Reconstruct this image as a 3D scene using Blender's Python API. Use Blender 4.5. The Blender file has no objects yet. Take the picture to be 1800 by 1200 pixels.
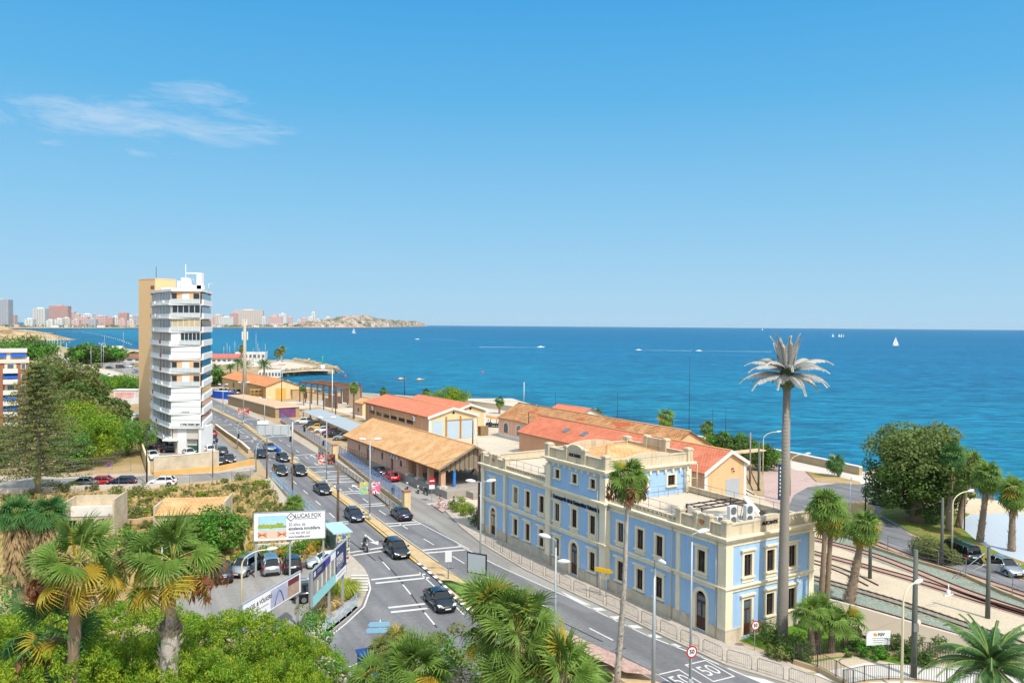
# coastal boulevard with a blue station, built object by object
import bpy,math,random
import numpy as np
from mathutils import Vector,Matrix
S=bpy.context.scene
COL=S.collection
R=random.Random(7)
rad=math.radians
F,CX,CY,H=1409.0,900.0,600.0,25.0
PITCH,ROLL=math.atan(29/F),rad(0.44)
_f=Vector((0,math.cos(PITCH),-math.sin(PITCH)))
_u0=Vector((0,math.sin(PITCH),math.cos(PITCH)))
_r0=Vector((1,0,0))
_r=math.cos(ROLL)*_r0+math.sin(ROLL)*_u0
_u=-math.sin(ROLL)*_r0+math.cos(ROLL)*_u0
CAM=Vector((0,0,H))
def ray(px,py):return _f+_r*((px-CX)/F)-_u*((py-CY)/F)
def G(px,py,z=0.0):
 """where a pixel of the photograph meets the horizontal plane z (survey of the place)"""
 d=ray(px,py);return CAM+d*((z-H)/d.z)
def G2(px,py,z=0.0):
 p=G(px,py,z);return(p.x,p.y)
def D(px,py,y):
 d=ray(px,py);return CAM+d*(y/d.y)
def Gs(pts,z=0.0):return[G2(x,y,z)for x,y in pts]
cd=bpy.data.cameras.new('camera');co=bpy.data.objects.new('camera',cd);COL.objects.link(co)
cd.sensor_width=36;cd.lens=36*F/1800;cd.clip_start=.5;cd.clip_end=120000
co.matrix_world=Matrix(((_r.x,_u.x,-_f.x,0),(_r.y,_u.y,-_f.y,0),(_r.z,_u.z,-_f.z,H),(0,0,0,1)))
S.camera=co
def lin(h):
 h=h.lstrip('#');o=[]
 for i in(0,2,4):
  c=int(h[i:i+2],16)/255;o.append(c/12.92 if c<=.04045 else((c+.055)/1.055)**2.4)
 return tuple(o)
MATS={}
def _pr(name):
 m=bpy.data.materials.new(name);m.use_nodes=True;nt=m.node_tree
 return m,nt,nt.nodes['Principled BSDF']
def mixc(nt,fac,a,b):
 n=nt.nodes.new('ShaderNodeMix');n.data_type='RGBA'
 for s,v in((n.inputs[0],fac),(n.inputs[6],a),(n.inputs[7],b)):
  if isinstance(v,bpy.types.NodeSocket):nt.links.new(v,s)
  elif isinstance(v,(int,float)):s.default_value=v
  else:s.default_value=(*v,1)
 return n.outputs[2]
def noise(nt,vec,scale,detail=4,rough=.6,dist=0):
 n=nt.nodes.new('ShaderNodeTexNoise');n.inputs['Scale'].default_value=scale
 n.inputs['Detail'].default_value=detail;n.inputs['Roughness'].default_value=rough;n.inputs['Distortion'].default_value=dist
 if vec is not None:nt.links.new(vec,n.inputs['Vector'])
 return n.outputs['Fac']
def ramp(nt,fac,stops,interp='LINEAR'):
 n=nt.nodes.new('ShaderNodeValToRGB');nt.links.new(fac,n.inputs['Fac']);e=n.color_ramp.elements;n.color_ramp.interpolation=interp
 while len(e)<len(stops):e.new(.5)
 for k,(p,c)in enumerate(stops):
  e[k].position=p;e[k].color=(*c,1)if not isinstance(c,(int,float))else(c,c,c,1)
 return n.outputs['Color']
def math_(nt,op,a,b=None,c=None):
 n=nt.nodes.new('ShaderNodeMath');n.operation=op
 for i,v in enumerate((a,b,c)):
  if v is None:continue
  if isinstance(v,bpy.types.NodeSocket):nt.links.new(v,n.inputs[i])
  else:n.inputs[i].default_value=v
 return n.outputs[0]
def coords(nt,kind='Object'):
 t=nt.nodes.new('ShaderNodeTexCoord');return t.outputs[kind]
def mapping(nt,vec,scale=(1,1,1),rot=(0,0,0),loc=(0,0,0)):
 n=nt.nodes.new('ShaderNodeMapping');nt.links.new(vec,n.inputs[0])
 n.inputs['Scale'].default_value=scale;n.inputs['Rotation'].default_value=rot;n.inputs['Location'].default_value=loc
 return n.outputs[0]
def bump(nt,b,h,strength=.3,dist=.05):
 n=nt.nodes.new('ShaderNodeBump');n.inputs['Strength'].default_value=strength;n.inputs['Distance'].default_value=dist
 nt.links.new(h,n.inputs['Height']);nt.links.new(n.outputs[0],b.inputs['Normal'])
def mul(c,k):return tuple(min(1,x*k)for x in c)
def M(name,col,rough=.8,var=.12,scale=.8,metal=0.,spec=.3,bmp=0.,fine=None,col2=None,coat=0.):
 """plain surface with weathered two-scale variation"""
 if name in MATS:return MATS[name]
 m,nt,b=_pr(name);c=lin(col)if isinstance(col,str)else col
 v=coords(nt)
 n1=noise(nt,v,scale,5,.65);n2=noise(nt,v,fine or scale*9,3,.6)
 a=mixc(nt,ramp(nt,n1,[(.3,0.),(.7,1.)]),mul(c,1-var),(lin(col2)if col2 else mul(c,1+var)))
 a=mixc(nt,.35,a,mixc(nt,n2,mul(c,1-var*1.8),mul(c,1+var*1.6)))
 nt.links.new(a,b.inputs['Base Color'])
 b.inputs['Roughness'].default_value=rough;b.inputs['Metallic'].default_value=metal
 b.inputs['Specular IOR Level'].default_value=spec;b.inputs['Coat Weight'].default_value=coat
 b.inputs['Coat Roughness'].default_value=.08
 if bmp:bump(nt,b,n2,bmp,.03)
 MATS[name]=m;return m
def glass(name,col='#1a2228',rough=.06):
 if name in MATS:return MATS[name]
 m,nt,b=_pr(name);n=noise(nt,coords(nt),1.3,2)
 nt.links.new(mixc(nt,n,mul(lin(col),.5),mul(lin(col),1.6)),b.inputs['Base Color'])
 b.inputs['Roughness'].default_value=rough;b.inputs['Specular IOR Level'].default_value=.7
 MATS[name]=m;return m
def leafmat(name,c1,c2,trans=.35,scale=.5,c3=None):
 if name in MATS:return MATS[name]
 m=bpy.data.materials.new(name);m.use_nodes=True;nt=m.node_tree;nt.nodes.clear()
 out=nt.nodes.new('ShaderNodeOutputMaterial');v=coords(nt)
 a=mixc(nt,ramp(nt,noise(nt,v,scale,4,.7),[(.35,0.),(.65,1.)]),lin(c1),lin(c2))
 a=mixc(nt,ramp(nt,noise(nt,v,scale*14,2),[(.35,0.),(.75,.55)]),a,lin(c3)if c3 else mul(lin(c2),1.5))
 d=nt.nodes.new('ShaderNodeBsdfPrincipled');t=nt.nodes.new('ShaderNodeBsdfTranslucent');x=nt.nodes.new('ShaderNodeMixShader')
 d.inputs['Roughness'].default_value=.55;d.inputs['Specular IOR Level'].default_value=.25
 nt.links.new(a,d.inputs['Base Color']);nt.links.new(a,t.inputs['Color']);x.inputs[0].default_value=trans
 nt.links.new(d.outputs[0],x.inputs[1]);nt.links.new(t.outputs[0],x.inputs[2]);nt.links.new(x.outputs[0],out.inputs[0])
 MATS[name]=m;return m
def setp(o,label=None,cat=None,group=None,kind=None):
 if label:o['label']=label
 if cat:o['category']=cat
 if group:o['group']=group
 if kind:o['kind']=kind
 return o
def thing(name,label,cat,loc=(0,0,0),rz=0.,group=None):
 o=bpy.data.objects.new(name,None);COL.objects.link(o);o.empty_display_size=.3
 o.location=(loc[0],loc[1],loc[2]if len(loc)>2 else 0);o.rotation_euler=(0,0,rz)
 return setp(o,label,cat,group)
def place(o,loc,rz=0.,s=1.):
 o.location=(loc[0],loc[1],loc[2]if len(loc)>2 else 0);o.rotation_euler=(0,0,rz)
 o.scale=(s,s,s)if isinstance(s,(int,float))else s
 return o
def dup(root,loc,rz=0.,label=None,s=1.,paint=None,group=None):
 r=root.copy();COL.objects.link(r);place(r,loc,rz,s)
 if label:r['label']=label
 if group:r['group']=group
 st=[(root,r)]
 while st:
  a,b=st.pop()
  for ch in a.children:
   c=ch.copy();COL.objects.link(c);c.parent=b;st.append((ch,c))
 if paint:repaint(r,paint)
 return r
def repaint(root,mats):
 """give this individual its own materials: {old: new}"""
 st=list(root.children)+([root]if root.type=='MESH' else[])
 while st:
  o=st.pop();st+=list(o.children)
  if o.type!='MESH':continue
  for s in o.material_slots:
   if s.material and s.material.name in mats:
    new=mats[s.material.name];s.link='OBJECT';s.material=new
_mesh_cache={}
def obj(name,mesh,parent=None,loc=(0,0,0),rz=0.,label=None):
 o=bpy.data.objects.new(name,mesh);COL.objects.link(o);o.location=loc;o.rotation_euler=(0,0,rz)
 if parent:o.parent=parent
 if label:o['label']=label
 return o
class MB:
 """collects faces and links them as one mesh object"""
 def __init__(s):s.v=[];s.f=[];s.mi=[];s.uv={};s.sm=set();s.T=None
 def add(s,vs,fs,mi=0,smooth=False):
  b=len(s.v)
  if s.T is not None:vs=[tuple(s.T@Vector(v))for v in vs]
  s.v+=[tuple(v)for v in vs]
  for f in fs:
   if smooth:s.sm.add(len(s.f))
   s.f.append([b+i for i in f]);s.mi.append(mi)
  return b
 def quad(s,a,b,c,d,mi=0,uv=None):
  if uv:s.uv[len(s.f)]=uv
  s.add([a,b,c,d],[(0,1,2,3)],mi)
 def poly(s,pts,mi=0):s.add(pts,[list(range(len(pts)))],mi)
 def box(s,x0,x1,y0,y1,z0,z1,mi=0,mt=None):
  v=[(x0,y0,z0),(x1,y0,z0),(x1,y1,z0),(x0,y1,z0),(x0,y0,z1),(x1,y0,z1),(x1,y1,z1),(x0,y1,z1)]
  s.add(v,[(3,2,1,0),(0,1,5,4),(1,2,6,5),(2,3,7,6),(3,0,4,7)],mi);b=len(s.v)-8
  s.f.append([b+4,b+5,b+6,b+7]);s.mi.append(mi if mt is None else mt)
 def cbox(s,c,sz,mi=0):s.box(c[0]-sz[0]/2,c[0]+sz[0]/2,c[1]-sz[1]/2,c[1]+sz[1]/2,c[2]-sz[2]/2,c[2]+sz[2]/2,mi)
 def bbox(s,x0,x1,y0,y1,z0,z1,r=.03,mi=0):
  """box with chamfered vertical edges and top"""
  def ring(i,z):return[(x0+i+r,y0+i,z),(x1-i-r,y0+i,z),(x1-i,y0+i+r,z),(x1-i,y1-i-r,z),(x1-i-r,y1-i,z),(x0+i+r,y1-i,z),(x0+i,y1-i-r,z),(x0+i,y0+i+r,z)]
  s.loft([ring(0,z0),ring(0,z1-r),ring(r,z1)],mi)
 def prism(s,poly,z0,z1,mi=0,mt=None,bottom=False):
  if area(poly)<0:poly=poly[::-1]
  n=len(poly);v=[(p[0],p[1],z0)for p in poly]+[(p[0],p[1],z1)for p in poly]
  b=s.add(v,[(i,(i+1)%n,n+(i+1)%n,n+i)for i in range(n)],mi)
  s.f.append([b+n+i for i in range(n)]);s.mi.append(mi if mt is None else mt)
  if bottom:s.f.append([b+n-1-i for i in range(n)]);s.mi.append(mi)
 def loft(s,rings,mi=0,caps=True,smooth=False,closed=True):
  n=len(rings[0]);v=[p for r in rings for p in r];fs=[]
  for k in range(len(rings)-1):
   for i in range(n if closed else n-1):
    j=(i+1)%n;fs.append((k*n+i,k*n+j,(k+1)*n+j,(k+1)*n+i))
  b=s.add(v,fs,mi,smooth)
  if caps and closed:
   s.f.append([b+n-1-i for i in range(n)]);s.mi.append(mi)
   s.f.append([b+(len(rings)-1)*n+i for i in range(n)]);s.mi.append(mi)
 def tube(s,pts,rs,n=8,mi=0,caps=True,smooth=True):
  pts=[Vector(p)for p in pts]
  if isinstance(rs,(int,float)):rs=[rs]*len(pts)
  rings=[];ref=None
  for k,p in enumerate(pts):
   t=(pts[min(k+1,len(pts)-1)]-pts[max(k-1,0)]).normalized()
   if ref is None:ref=Vector((1,0,0))if abs(t.x)<.8 else Vector((0,1,0))
   a=(ref-t*ref.dot(t)).normalized();b=t.cross(a);ref=a
   rings.append([tuple(p+(a*math.cos(2*math.pi*i/n)+b*math.sin(2*math.pi*i/n))*rs[k])for i in range(n)])
  s.loft(rings,mi,caps,smooth)
 def disc(s,c,nrm,r,th,n=16,mi=0,mt=None):
  c=Vector(c);nrm=Vector(nrm).normalized();a=nrm.orthogonal().normalized();b=nrm.cross(a)
  r0=[tuple(c+(a*math.cos(2*math.pi*i/n)+b*math.sin(2*math.pi*i/n))*r)for i in range(n)]
  r1=[tuple(Vector(p)+nrm*th)for p in r0]
  s.loft([r0,r1],mi)
  if mt is not None:s.mi[-1]=mt
 def build(s,name,mats,parent=None,loc=(0,0,0),rz=0.,label=None):
  return obj(name,s.mesh(name,mats),parent,loc,rz,label)
 def mesh(s,name,mats):
  me=bpy.data.meshes.new(name);me.from_pydata(s.v,[],s.f)
  for m in(mats if isinstance(mats,(list,tuple))else[mats]):me.materials.append(m)
  me.polygons.foreach_set('material_index',s.mi)
  if s.sm:me.polygons.foreach_set('use_smooth',[i in s.sm for i in range(len(s.f))])
  if s.uv:
   l=me.uv_layers.new(name='UVMap')
   for fi,uv in s.uv.items():
    for k,li in enumerate(me.polygons[fi].loop_indices):l.data[li].uv=uv[k]
  me.update();return me
def area(p):return .5*sum(p[i-1][0]*p[i][1]-p[i][0]*p[i-1][1]for i in range(len(p)))
def npmesh(name,V,Fq,mi,mats,smooth=False):
 """quads from numpy arrays"""
 me=bpy.data.meshes.new(name);nv,nf=len(V),len(Fq)
 me.vertices.add(nv);me.vertices.foreach_set('co',np.asarray(V,np.float32).ravel())
 k=Fq.shape[1];me.loops.add(nf*k);me.loops.foreach_set('vertex_index',np.asarray(Fq,np.int32).ravel())
 me.polygons.add(nf);me.polygons.foreach_set('loop_start',np.arange(0,nf*k,k,dtype=np.int32))
 for m in mats:me.materials.append(m)
 me.polygons.foreach_set('material_index',np.asarray(mi,np.int32))
 me.update(calc_edges=True);me.validate();return me
def strip(pts,w0,w1=None):
 """polygon of a band running along pts, w0 to its left, w1 to its right"""
 w1=w0 if w1 is None else w1;L=[];Rr=[]
 for k,p in enumerate(pts):
  a=Vector(pts[max(k-1,0)]).to_2d();b=Vector(pts[min(k+1,len(pts)-1)]).to_2d();t=(b-a).normalized();n=Vector((-t.y,t.x))
  L.append(tuple(Vector(p).to_2d()+n*w0));Rr.append(tuple(Vector(p).to_2d()-n*w1))
 return L,Rr
def band(mb,pts,w0,w1,z,mi=0,z1=None):
 L,Rr=strip(pts,w0,w1)
 for k in range(len(pts)-1):
  q=[L[k],Rr[k],Rr[k+1],L[k+1]]
  if z1 is None:mb.quad(*[(p[0],p[1],z)for p in q],mi)
  else:mb.prism(q,z,z1,mi)
def dense(pts,step):
 out=[pts[0]]
 for a,b in zip(pts,pts[1:]):
  d=math.hypot(b[0]-a[0],b[1]-a[1]);n=max(1,int(d/step))
  for i in range(1,n+1):out.append((a[0]+(b[0]-a[0])*i/n,a[1]+(b[1]-a[1])*i/n))
 return out
def smooth_path(pts,it=2):
 for _ in range(it):
  o=[pts[0]]
  for a,b in zip(pts,pts[1:]):
   o.append((a[0]*.75+b[0]*.25,a[1]*.75+b[1]*.25));o.append((a[0]*.25+b[0]*.75,a[1]*.25+b[1]*.75))
  o.append(pts[-1]);pts=o
 return pts
def resample(pts,step):
 d=[0]
 for a,b in zip(pts,pts[1:]):d.append(d[-1]+math.hypot(b[0]-a[0],b[1]-a[1]))
 out=[];n=max(1,round(d[-1]/step));k=0
 for i in range(n+1):
  t=d[-1]*i/n
  while k<len(d)-2 and d[k+1]<t:k+=1
  f=(t-d[k])/max(1e-9,d[k+1]-d[k]);out.append((pts[k][0]+(pts[k+1][0]-pts[k][0])*f,pts[k][1]+(pts[k+1][1]-pts[k][1])*f))
 return out
_font={}
def text(s,size,mat,parent,loc,rot=(rad(90),0,0),ext=.01,name='lettering',align='CENTER',bold=0.0,sx=1.):
 cu=bpy.data.curves.new('t','FONT');cu.body=s;cu.size=size;cu.extrude=ext;cu.align_x=align;cu.align_y='CENTER';cu.offset=bold;cu.resolution_u=3
 t=bpy.data.objects.new('t',cu);COL.objects.link(t);bpy.context.view_layer.update()
 me=bpy.data.meshes.new_from_object(t.evaluated_get(bpy.context.evaluated_depsgraph_get()));bpy.data.objects.remove(t)
 me.materials.clear();me.materials.append(mat);me.name=name
 o=obj(name,me,parent,loc);o.rotation_euler=rot;o.scale=(sx,1,1);return o
SUN_AZ=Vector((.56,-.828)).normalized();SUN_EL=rad(53)
w=bpy.data.worlds.new('World');S.world=w;w.use_nodes=True;nt=w.node_tree
bg=nt.nodes['Background'];sky=nt.nodes.new('ShaderNodeTexSky');sky.sky_type='NISHITA';sky.sun_disc=False
sky.sun_elevation=SUN_EL;sky.sun_rotation=math.atan2(SUN_AZ.x,SUN_AZ.y);sky.altitude=0;sky.air_density=1.0;sky.dust_density=.55;sky.ozone_density=2.2
hs=nt.nodes.new('ShaderNodeHueSaturation');hs.inputs['Saturation'].default_value=1.12;hs.inputs['Hue'].default_value=.487
nt.links.new(sky.outputs[0],hs.inputs['Color'])
dv=coords(nt,'Generated');sp=nt.nodes.new('ShaderNodeSeparateXYZ');nt.links.new(dv,sp.inputs[0])
clear=ramp(nt,math_(nt,'MAXIMUM',sp.outputs[2],0.),[(0.,lin('#b2d9f2')),(.03,lin('#abd6f2')),(.14,lin('#8dcaf1')),(.27,lin('#62b7ec')),(.42,lin('#3fa2e6')),(.6,lin('#8cc4f0')),(1.,lin('#cfe3f6'))])  # upper stops, above the view, lightened to lift the ambient fill
mx_=nt.nodes.new('ShaderNodeMix');mx_.data_type='RGBA';mx_.blend_type='MULTIPLY';mx_.inputs[0].default_value=1;nt.links.new(clear,mx_.inputs[6]);mx_.inputs[7].default_value=(9.1,9.1,9.1,1)
skyc=mixc(nt,.95,hs.outputs[0],mx_.outputs[2])
dp=nt.nodes.new('ShaderNodeVectorMath');dp.operation='DOT_PRODUCT';nt.links.new(dv,dp.inputs[0]);dp.inputs[1].default_value=(SUN_AZ.x*math.cos(SUN_EL),SUN_AZ.y*math.cos(SUN_EL),math.sin(SUN_EL))
skyc=mixc(nt,math_(nt,'POWER',math_(nt,'MAXIMUM',dp.outputs['Value'],0.),1.6),skyc,(13.,13.4,14.))  # broad white glow round the sun, added to fill the shaded sides
ax=math_(nt,'DIVIDE',sp.outputs[0],math_(nt,'MAXIMUM',sp.outputs[1],.05));ez=math_(nt,'DIVIDE',sp.outputs[2],math_(nt,'MAXIMUM',sp.outputs[1],.05))
cb=nt.nodes.new('ShaderNodeCombineXYZ');nt.links.new(ax,cb.inputs[0]);nt.links.new(math_(nt,'ADD',ez,math_(nt,'MULTIPLY',ax,.10)),cb.inputs[1])
cmask=None
for(cx,cy,rx,ry,k)in((-.47,.254,.235,.036,1.),(-.36,.246,.12,.026,.95),(-.39,.290,.09,.022,.9),(-.45,.213,.06,.008,.6),(-.575,.217,.03,.007,.6)):
 e=math_(nt,'ADD',math_(nt,'POWER',math_(nt,'DIVIDE',math_(nt,'SUBTRACT',ax,cx),rx),2.),math_(nt,'POWER',math_(nt,'DIVIDE',math_(nt,'SUBTRACT',math_(nt,'ADD',ez,math_(nt,'MULTIPLY',math_(nt,'ADD',ax,.5),.06)),cy),ry),2.))
 q=math_(nt,'MULTIPLY',math_(nt,'MAXIMUM',math_(nt,'SUBTRACT',1.,e),0.),k)
 cmask=q if cmask is None else math_(nt,'MAXIMUM',cmask,q)
cn=noise(nt,mapping(nt,cb.outputs[0],(9,42,1)),1.0,10,.68,.9)
cn2=noise(nt,mapping(nt,cb.outputs[0],(22,90,1)),1.0,6,.6,.4)
cf=math_(nt,'MULTIPLY',ramp(nt,math_(nt,'ADD',math_(nt,'ADD',math_(nt,'MULTIPLY',cn,.7),math_(nt,'MULTIPLY',cn2,.3)),math_(nt,'MULTIPLY',math_(nt,'SUBTRACT',cmask,.8),.28)),[(.37,0.),(.64,1.)]),ramp(nt,cmask,[(0.,0.),(.45,1.)]))
cl=mixc(nt,math_(nt,'MULTIPLY',cf,.46),skyc,(6.6,7.5,8.5))
nt.links.new(cl,bg.inputs['Color']);bg.inputs['Strength'].default_value=.105
sl=bpy.data.lights.new('sun','SUN');sl.energy=4.1;sl.angle=rad(.5);sl.color=(1,.95,.87)
so=bpy.data.objects.new('sun',sl);COL.objects.link(so)
sd=Vector((SUN_AZ.x*math.cos(SUN_EL),SUN_AZ.y*math.cos(SUN_EL),math.sin(SUN_EL)))
so.rotation_euler=sd.to_track_quat('Z','Y').to_euler();so.location=sd*300
S.view_settings.view_transform='Standard';S.view_settings.look='None';S.view_settings.exposure=.06;S.view_settings.gamma=1
AV=Vector((-.519,.855)).normalized();BV=Vector((AV.y,-AV.x));RZ=math.atan2(BV.y,BV.x)
ST0=G(1274.5,1131)
def loc2(org,x,y,z=0):return(org[0]+BV.x*x+AV.x*y,org[1]+BV.y*x+AV.y*y,z)
m,nt,b=_pr('sea_water');MATS['sea_water']=m
v=coords(nt);s3=nt.nodes.new('ShaderNodeSeparateXYZ');nt.links.new(v,s3 .inputs[0])
dist=math_(nt,'ADD',math_(nt,'MULTIPLY',math_(nt,'SUBTRACT',s3 .outputs[0],60.),BV.x),math_(nt,'MULTIPLY',math_(nt,'SUBTRACT',s3 .outputs[1],137.),BV.y))
nn=noise(nt,mapping(nt,v,(.011,.006,1),(0,0,RZ)),1.,5,.6)
dd=math_(nt,'ADD',dist,math_(nt,'MULTIPLY',math_(nt,'SUBTRACT',nn,.5),190.))
depth_wave_tone=ramp(nt,math_(nt,'DIVIDE',dd,1000.),[(0.,lin('#0c4558')),(.018,lin('#0f566a')),(.05,lin('#0f7284')),(.12,lin('#0a7088')),(.3,lin('#055a80')),(1.,lin('#034a76'))])
pn=noise(nt,mapping(nt,v,(.010,.045,1),(0,0,.1)),1.,7,.68)
depth_wave_tone=mixc(nt,ramp(nt,pn,[(.42,.0),(.60,.55)]),depth_wave_tone,lin('#033a62'))
p2=noise(nt,mapping(nt,v,(.0022,.011,1),(0,0,.05)),1.,6,.65)
depth_wave_tone=mixc(nt,ramp(nt,p2,[(.46,.0),(.64,.4)]),depth_wave_tone,lin('#0b6f9c'))
fn=noise(nt,mapping(nt,v,(.09,.34,1),(0,0,.12)),1.,5,.7)
depth_wave_tone=mixc(nt,ramp(nt,fn,[(.47,0.),(.62,.8)]),depth_wave_tone,lin('#1a92b8'))  # light on the small waves mixed into the water colour
f2=noise(nt,mapping(nt,v,(.16,.55,1),(0,0,.05)),1.,5,.75)
depth_wave_tone=mixc(nt,ramp(nt,f2,[(.36,.75),(.50,0.)]),depth_wave_tone,lin('#03385c'))  # shade of the wave troughs painted dark into the water colour
f3=noise(nt,mapping(nt,v,(.030,.13,1),(0,0,.1)),1.,6,.75)
depth_wave_tone=mixc(nt,ramp(nt,f3,[(.38,.6),(.50,0.)]),depth_wave_tone,lin('#044468'))  # broader troughs darkened in the colour likewise
nt.links.new(depth_wave_tone,b.inputs['Base Color']);b.inputs['Roughness'].default_value=.38;b.inputs['Specular IOR Level'].default_value=.16;b.inputs['IOR'].default_value=1.33
wv=noise(nt,mapping(nt,v,(.16,.42,1),(0,0,.12)),1.,6,.68)
bump(nt,b,wv,.9,.9)
mb=MB();N=24
xs=[-16000,-12000,-8000,-4000,-2000,-1000,-500,-250,0,250,500,1000,2000,4000,8000,12000,16000];ys=[-200,100,200,400,700,1000,1500,2500,4000,7000,10000,14000,18000]
for i in range(len(xs)):
 for j in range(len(ys)):mb.v.append((xs[i],ys[j],-2.0))
for i in range(len(xs)-1):
 for j in range(len(ys)-1):
  n=len(ys);mb.f.append([i*n+j,(i+1)*n+j,(i+1)*n+j+1,i*n+j+1]);mb.mi.append(0)
setp(mb.build('sea',m),kind='structure')
mb=MB();mb.box(-17000,17000,-1500,19000,-6,60);hz=bpy.data.materials.new('haze_air');hz.use_nodes=True;hn=hz.node_tree;hn.nodes.clear();ho=hn.nodes.new('ShaderNodeOutputMaterial');hv=hn.nodes.new('ShaderNodeVolumePrincipled')
hv.inputs['Color'].default_value=(.80,.90,1,1);hv.inputs['Density'].default_value=1.6e-5;hv.inputs['Anisotropy'].default_value=.2;hn.links.new(hv.outputs[0],ho.inputs['Volume'])
setp(mb.build('haze',hz),'thin blue haze over the bay','haze',kind='stuff')
def ground_mat(name,cols,scale,fine=3.,bmp=.3,rough=.95,speck=None):
 m,nt,b=_pr(name);v=coords(nt);n1=noise(nt,v,scale,6,.65);n2=noise(nt,v,fine,4,.7)
 a=ramp(nt,n1,[(.3+.4*i/max(1,len(cols)-1),lin(c))for i,c in enumerate(cols)])
 a2=nt.nodes.new('ShaderNodeHueSaturation');nt.links.new(a,a2 .inputs['Color'])
 nt.links.new(math_(nt,'MULTIPLY_ADD',n2,.62,.46),a2 .inputs['Value']);o=a2 .outputs[0]
 if speck:
  n3=noise(nt,v,speck[1],3,.8);o=mixc(nt,ramp(nt,n3,[(speck[2],0.),(speck[2]+.06,1.)]),o,lin(speck[0]))
 nt.links.new(o,b.inputs['Base Color']);b.inputs['Roughness'].default_value=rough;b.inputs['Specular IOR Level'].default_value=.15
 if bmp:bump(nt,b,n2,bmp,.08)
 MATS[name]=m;return m
earth=ground_mat('earth',['#a58c68','#c0a884','#b59c78'],.05,1.2)
def asphalt_mat(name,cols):
 m=ground_mat(name,cols,.12,2.6,.08,.9);nt=m.node_tree;b=nt.nodes['Principled BSDF'];old=b.inputs['Base Color'].links[0].from_socket;v=coords(nt);rz=-math.atan2(.455,.89)
 vr=mapping(nt,v,(1,1,1),(0,0,rz));trk=noise(nt,mapping(nt,vr,(.62,.012,1)),1.,2,.5);o=mixc(nt,ramp(nt,trk,[(.42,0.),(.66,.75)]),old,mul(lin(cols[0]),.6))
 pt=noise(nt,mapping(nt,vr,(.22,.05,1)),1.,2,.4);o=mixc(nt,ramp(nt,pt,[(.60,0.),(.63,.22)]),o,mul(lin(cols[2]),1.2))
 ol=noise(nt,v,.9,4,.75);o=mixc(nt,ramp(nt,ol,[(.64,0.),(.74,.5)]),o,mul(lin(cols[0]),.4));nt.links.new(o,b.inputs['Base Color']);return m
asphalt=asphalt_mat('asphalt',['#7a7a7c','#868688','#929293'])
asphalt_l=asphalt_mat('asphalt_pale',['#98948e','#a5a19b','#aca8a1'])
paving=ground_mat('paving',['#b6ab9d','#c6baab','#bfb3a4'],.25,2.5,.08,.9)
concrete=ground_mat('concrete',['#cbbda8','#dacdb8','#e2d5c2'],.09,2.,.06,.9)
kerbm=M('kerb_stone','#b4aa9b',.9,.12,.7)
grassm=ground_mat('lawn',['#4f7a22','#6a9130','#5b8428'],.5,6.,.6)
drym=ground_mat('dry_grass',['#6f7a34','#a08a52','#c2a676','#b59a6a','#7d8440'],.085,1.6,.6)
lawn2=ground_mat('patchy_lawn',['#a5824e','#94884a','#6f8a38','#a68c58','#b08c5a'],.16,3.,.5)
sandm=ground_mat('pale_gravel',['#cdbba0','#d8c8ae','#c2b097'],.12,5.,.35,.95,('#8c8268',1.4,.68))
ballast=ground_mat('ballast',['#7f8c80','#94a091','#8b8f80'],.3,7.,.8,.95,('#c4c4b6',6.,.57))
redpave=ground_mat('pink_paving',['#c4a8a0','#ccb3aa','#bda098'],.3,3.,.05)
pinkgr=ground_mat('pink_gravel',['#b78f83','#cfaea0','#a98074'],.8,9.,.6,.95,('#e0cfc4',6.,.6))
white=M('road_paint','#c9c7c2',.8,.16,.7,fine=6,col2='#dad8d2')
yellow=M('yellow_paint','#cfa858',.8,.2,.9,fine=6)
beachm=ground_mat('beach_sand',['#d8c6a6','#e2d2b4'],.05,2.,.1)
land=Gs([(1800,884),(1690,872),(1600,851),(1540,834),(1515,827),(1400,803),(1350,794),(1100,752),(880,716),(830,710),(700,700),(590,693),(530,687),(512,683),(498,672),(480,660),(474,650),(500,640),(480,633),(420,629),(370,627),(244,614),(200,611),(160,611),(130,614),(100,606),(62,600)])
land=[(190,88),(73.7+30,108)]+land+[(-760,1120),(-1300,1300),(-1500,700),(-900,0),(-300,-120),(190,-120)]
mb=MB();mb.prism(land,-4,0);setp(mb.build('ground',earth),kind='structure')
def sheet(name,polys,mat,z):
 mb=MB()
 for p in polys:
  if area(p)<0:p=p[::-1]
  mb.poly([(x,y,z)for x,y in p])
 return setp(mb.build(name,mat),kind='structure')
def slab(name,polys,mats,z0=0,z1=.14):
 mb=MB()
 for p in polys:mb.prism(p,z0,z1,0,1 if isinstance(mats,list)else 0)
 return setp(mb.build(name,mats),kind='structure')
KL=[(369,742),(387,753),(400,765),(425,782),(450,799),(475,840),(500,872),(530,900),(560,925),(590,950),(612,972),(640,1000),(648,1015),(647,1035),(635,1065),(605,1092),(580,1112),(540,1140),(470,1180),(400,1215)]
KR=[(369,700),(392,711),(450,738),(522,777),(585,817),(650,867),(690,897),(725,912),(777,893),(810,927),(847,957),(922,1002),(1010,1045),(1089,1081),(1178,1125),(1275,1170),(1378,1201),(1460,1232)]
far_in=[(62,617),(80,625),(120,640),(149,652),(217,668),(250,690)]
far_out=[(62,613),(90,619),(130,632),(155,642),(240,668)]
road=Gs(far_in+KL)+[(-24,48),(-12,40),(10,40),(30,44)]+Gs((far_out+KR)[::-1])
sheet('road',[road],asphalt,.020)
RS=[(725,912),(760,925),(805,957),(870,992),(950,1028),(1000,1050),(1067,1083),(1142,1119),(1222,1150),(1311,1188),(1380,1216)]
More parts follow.
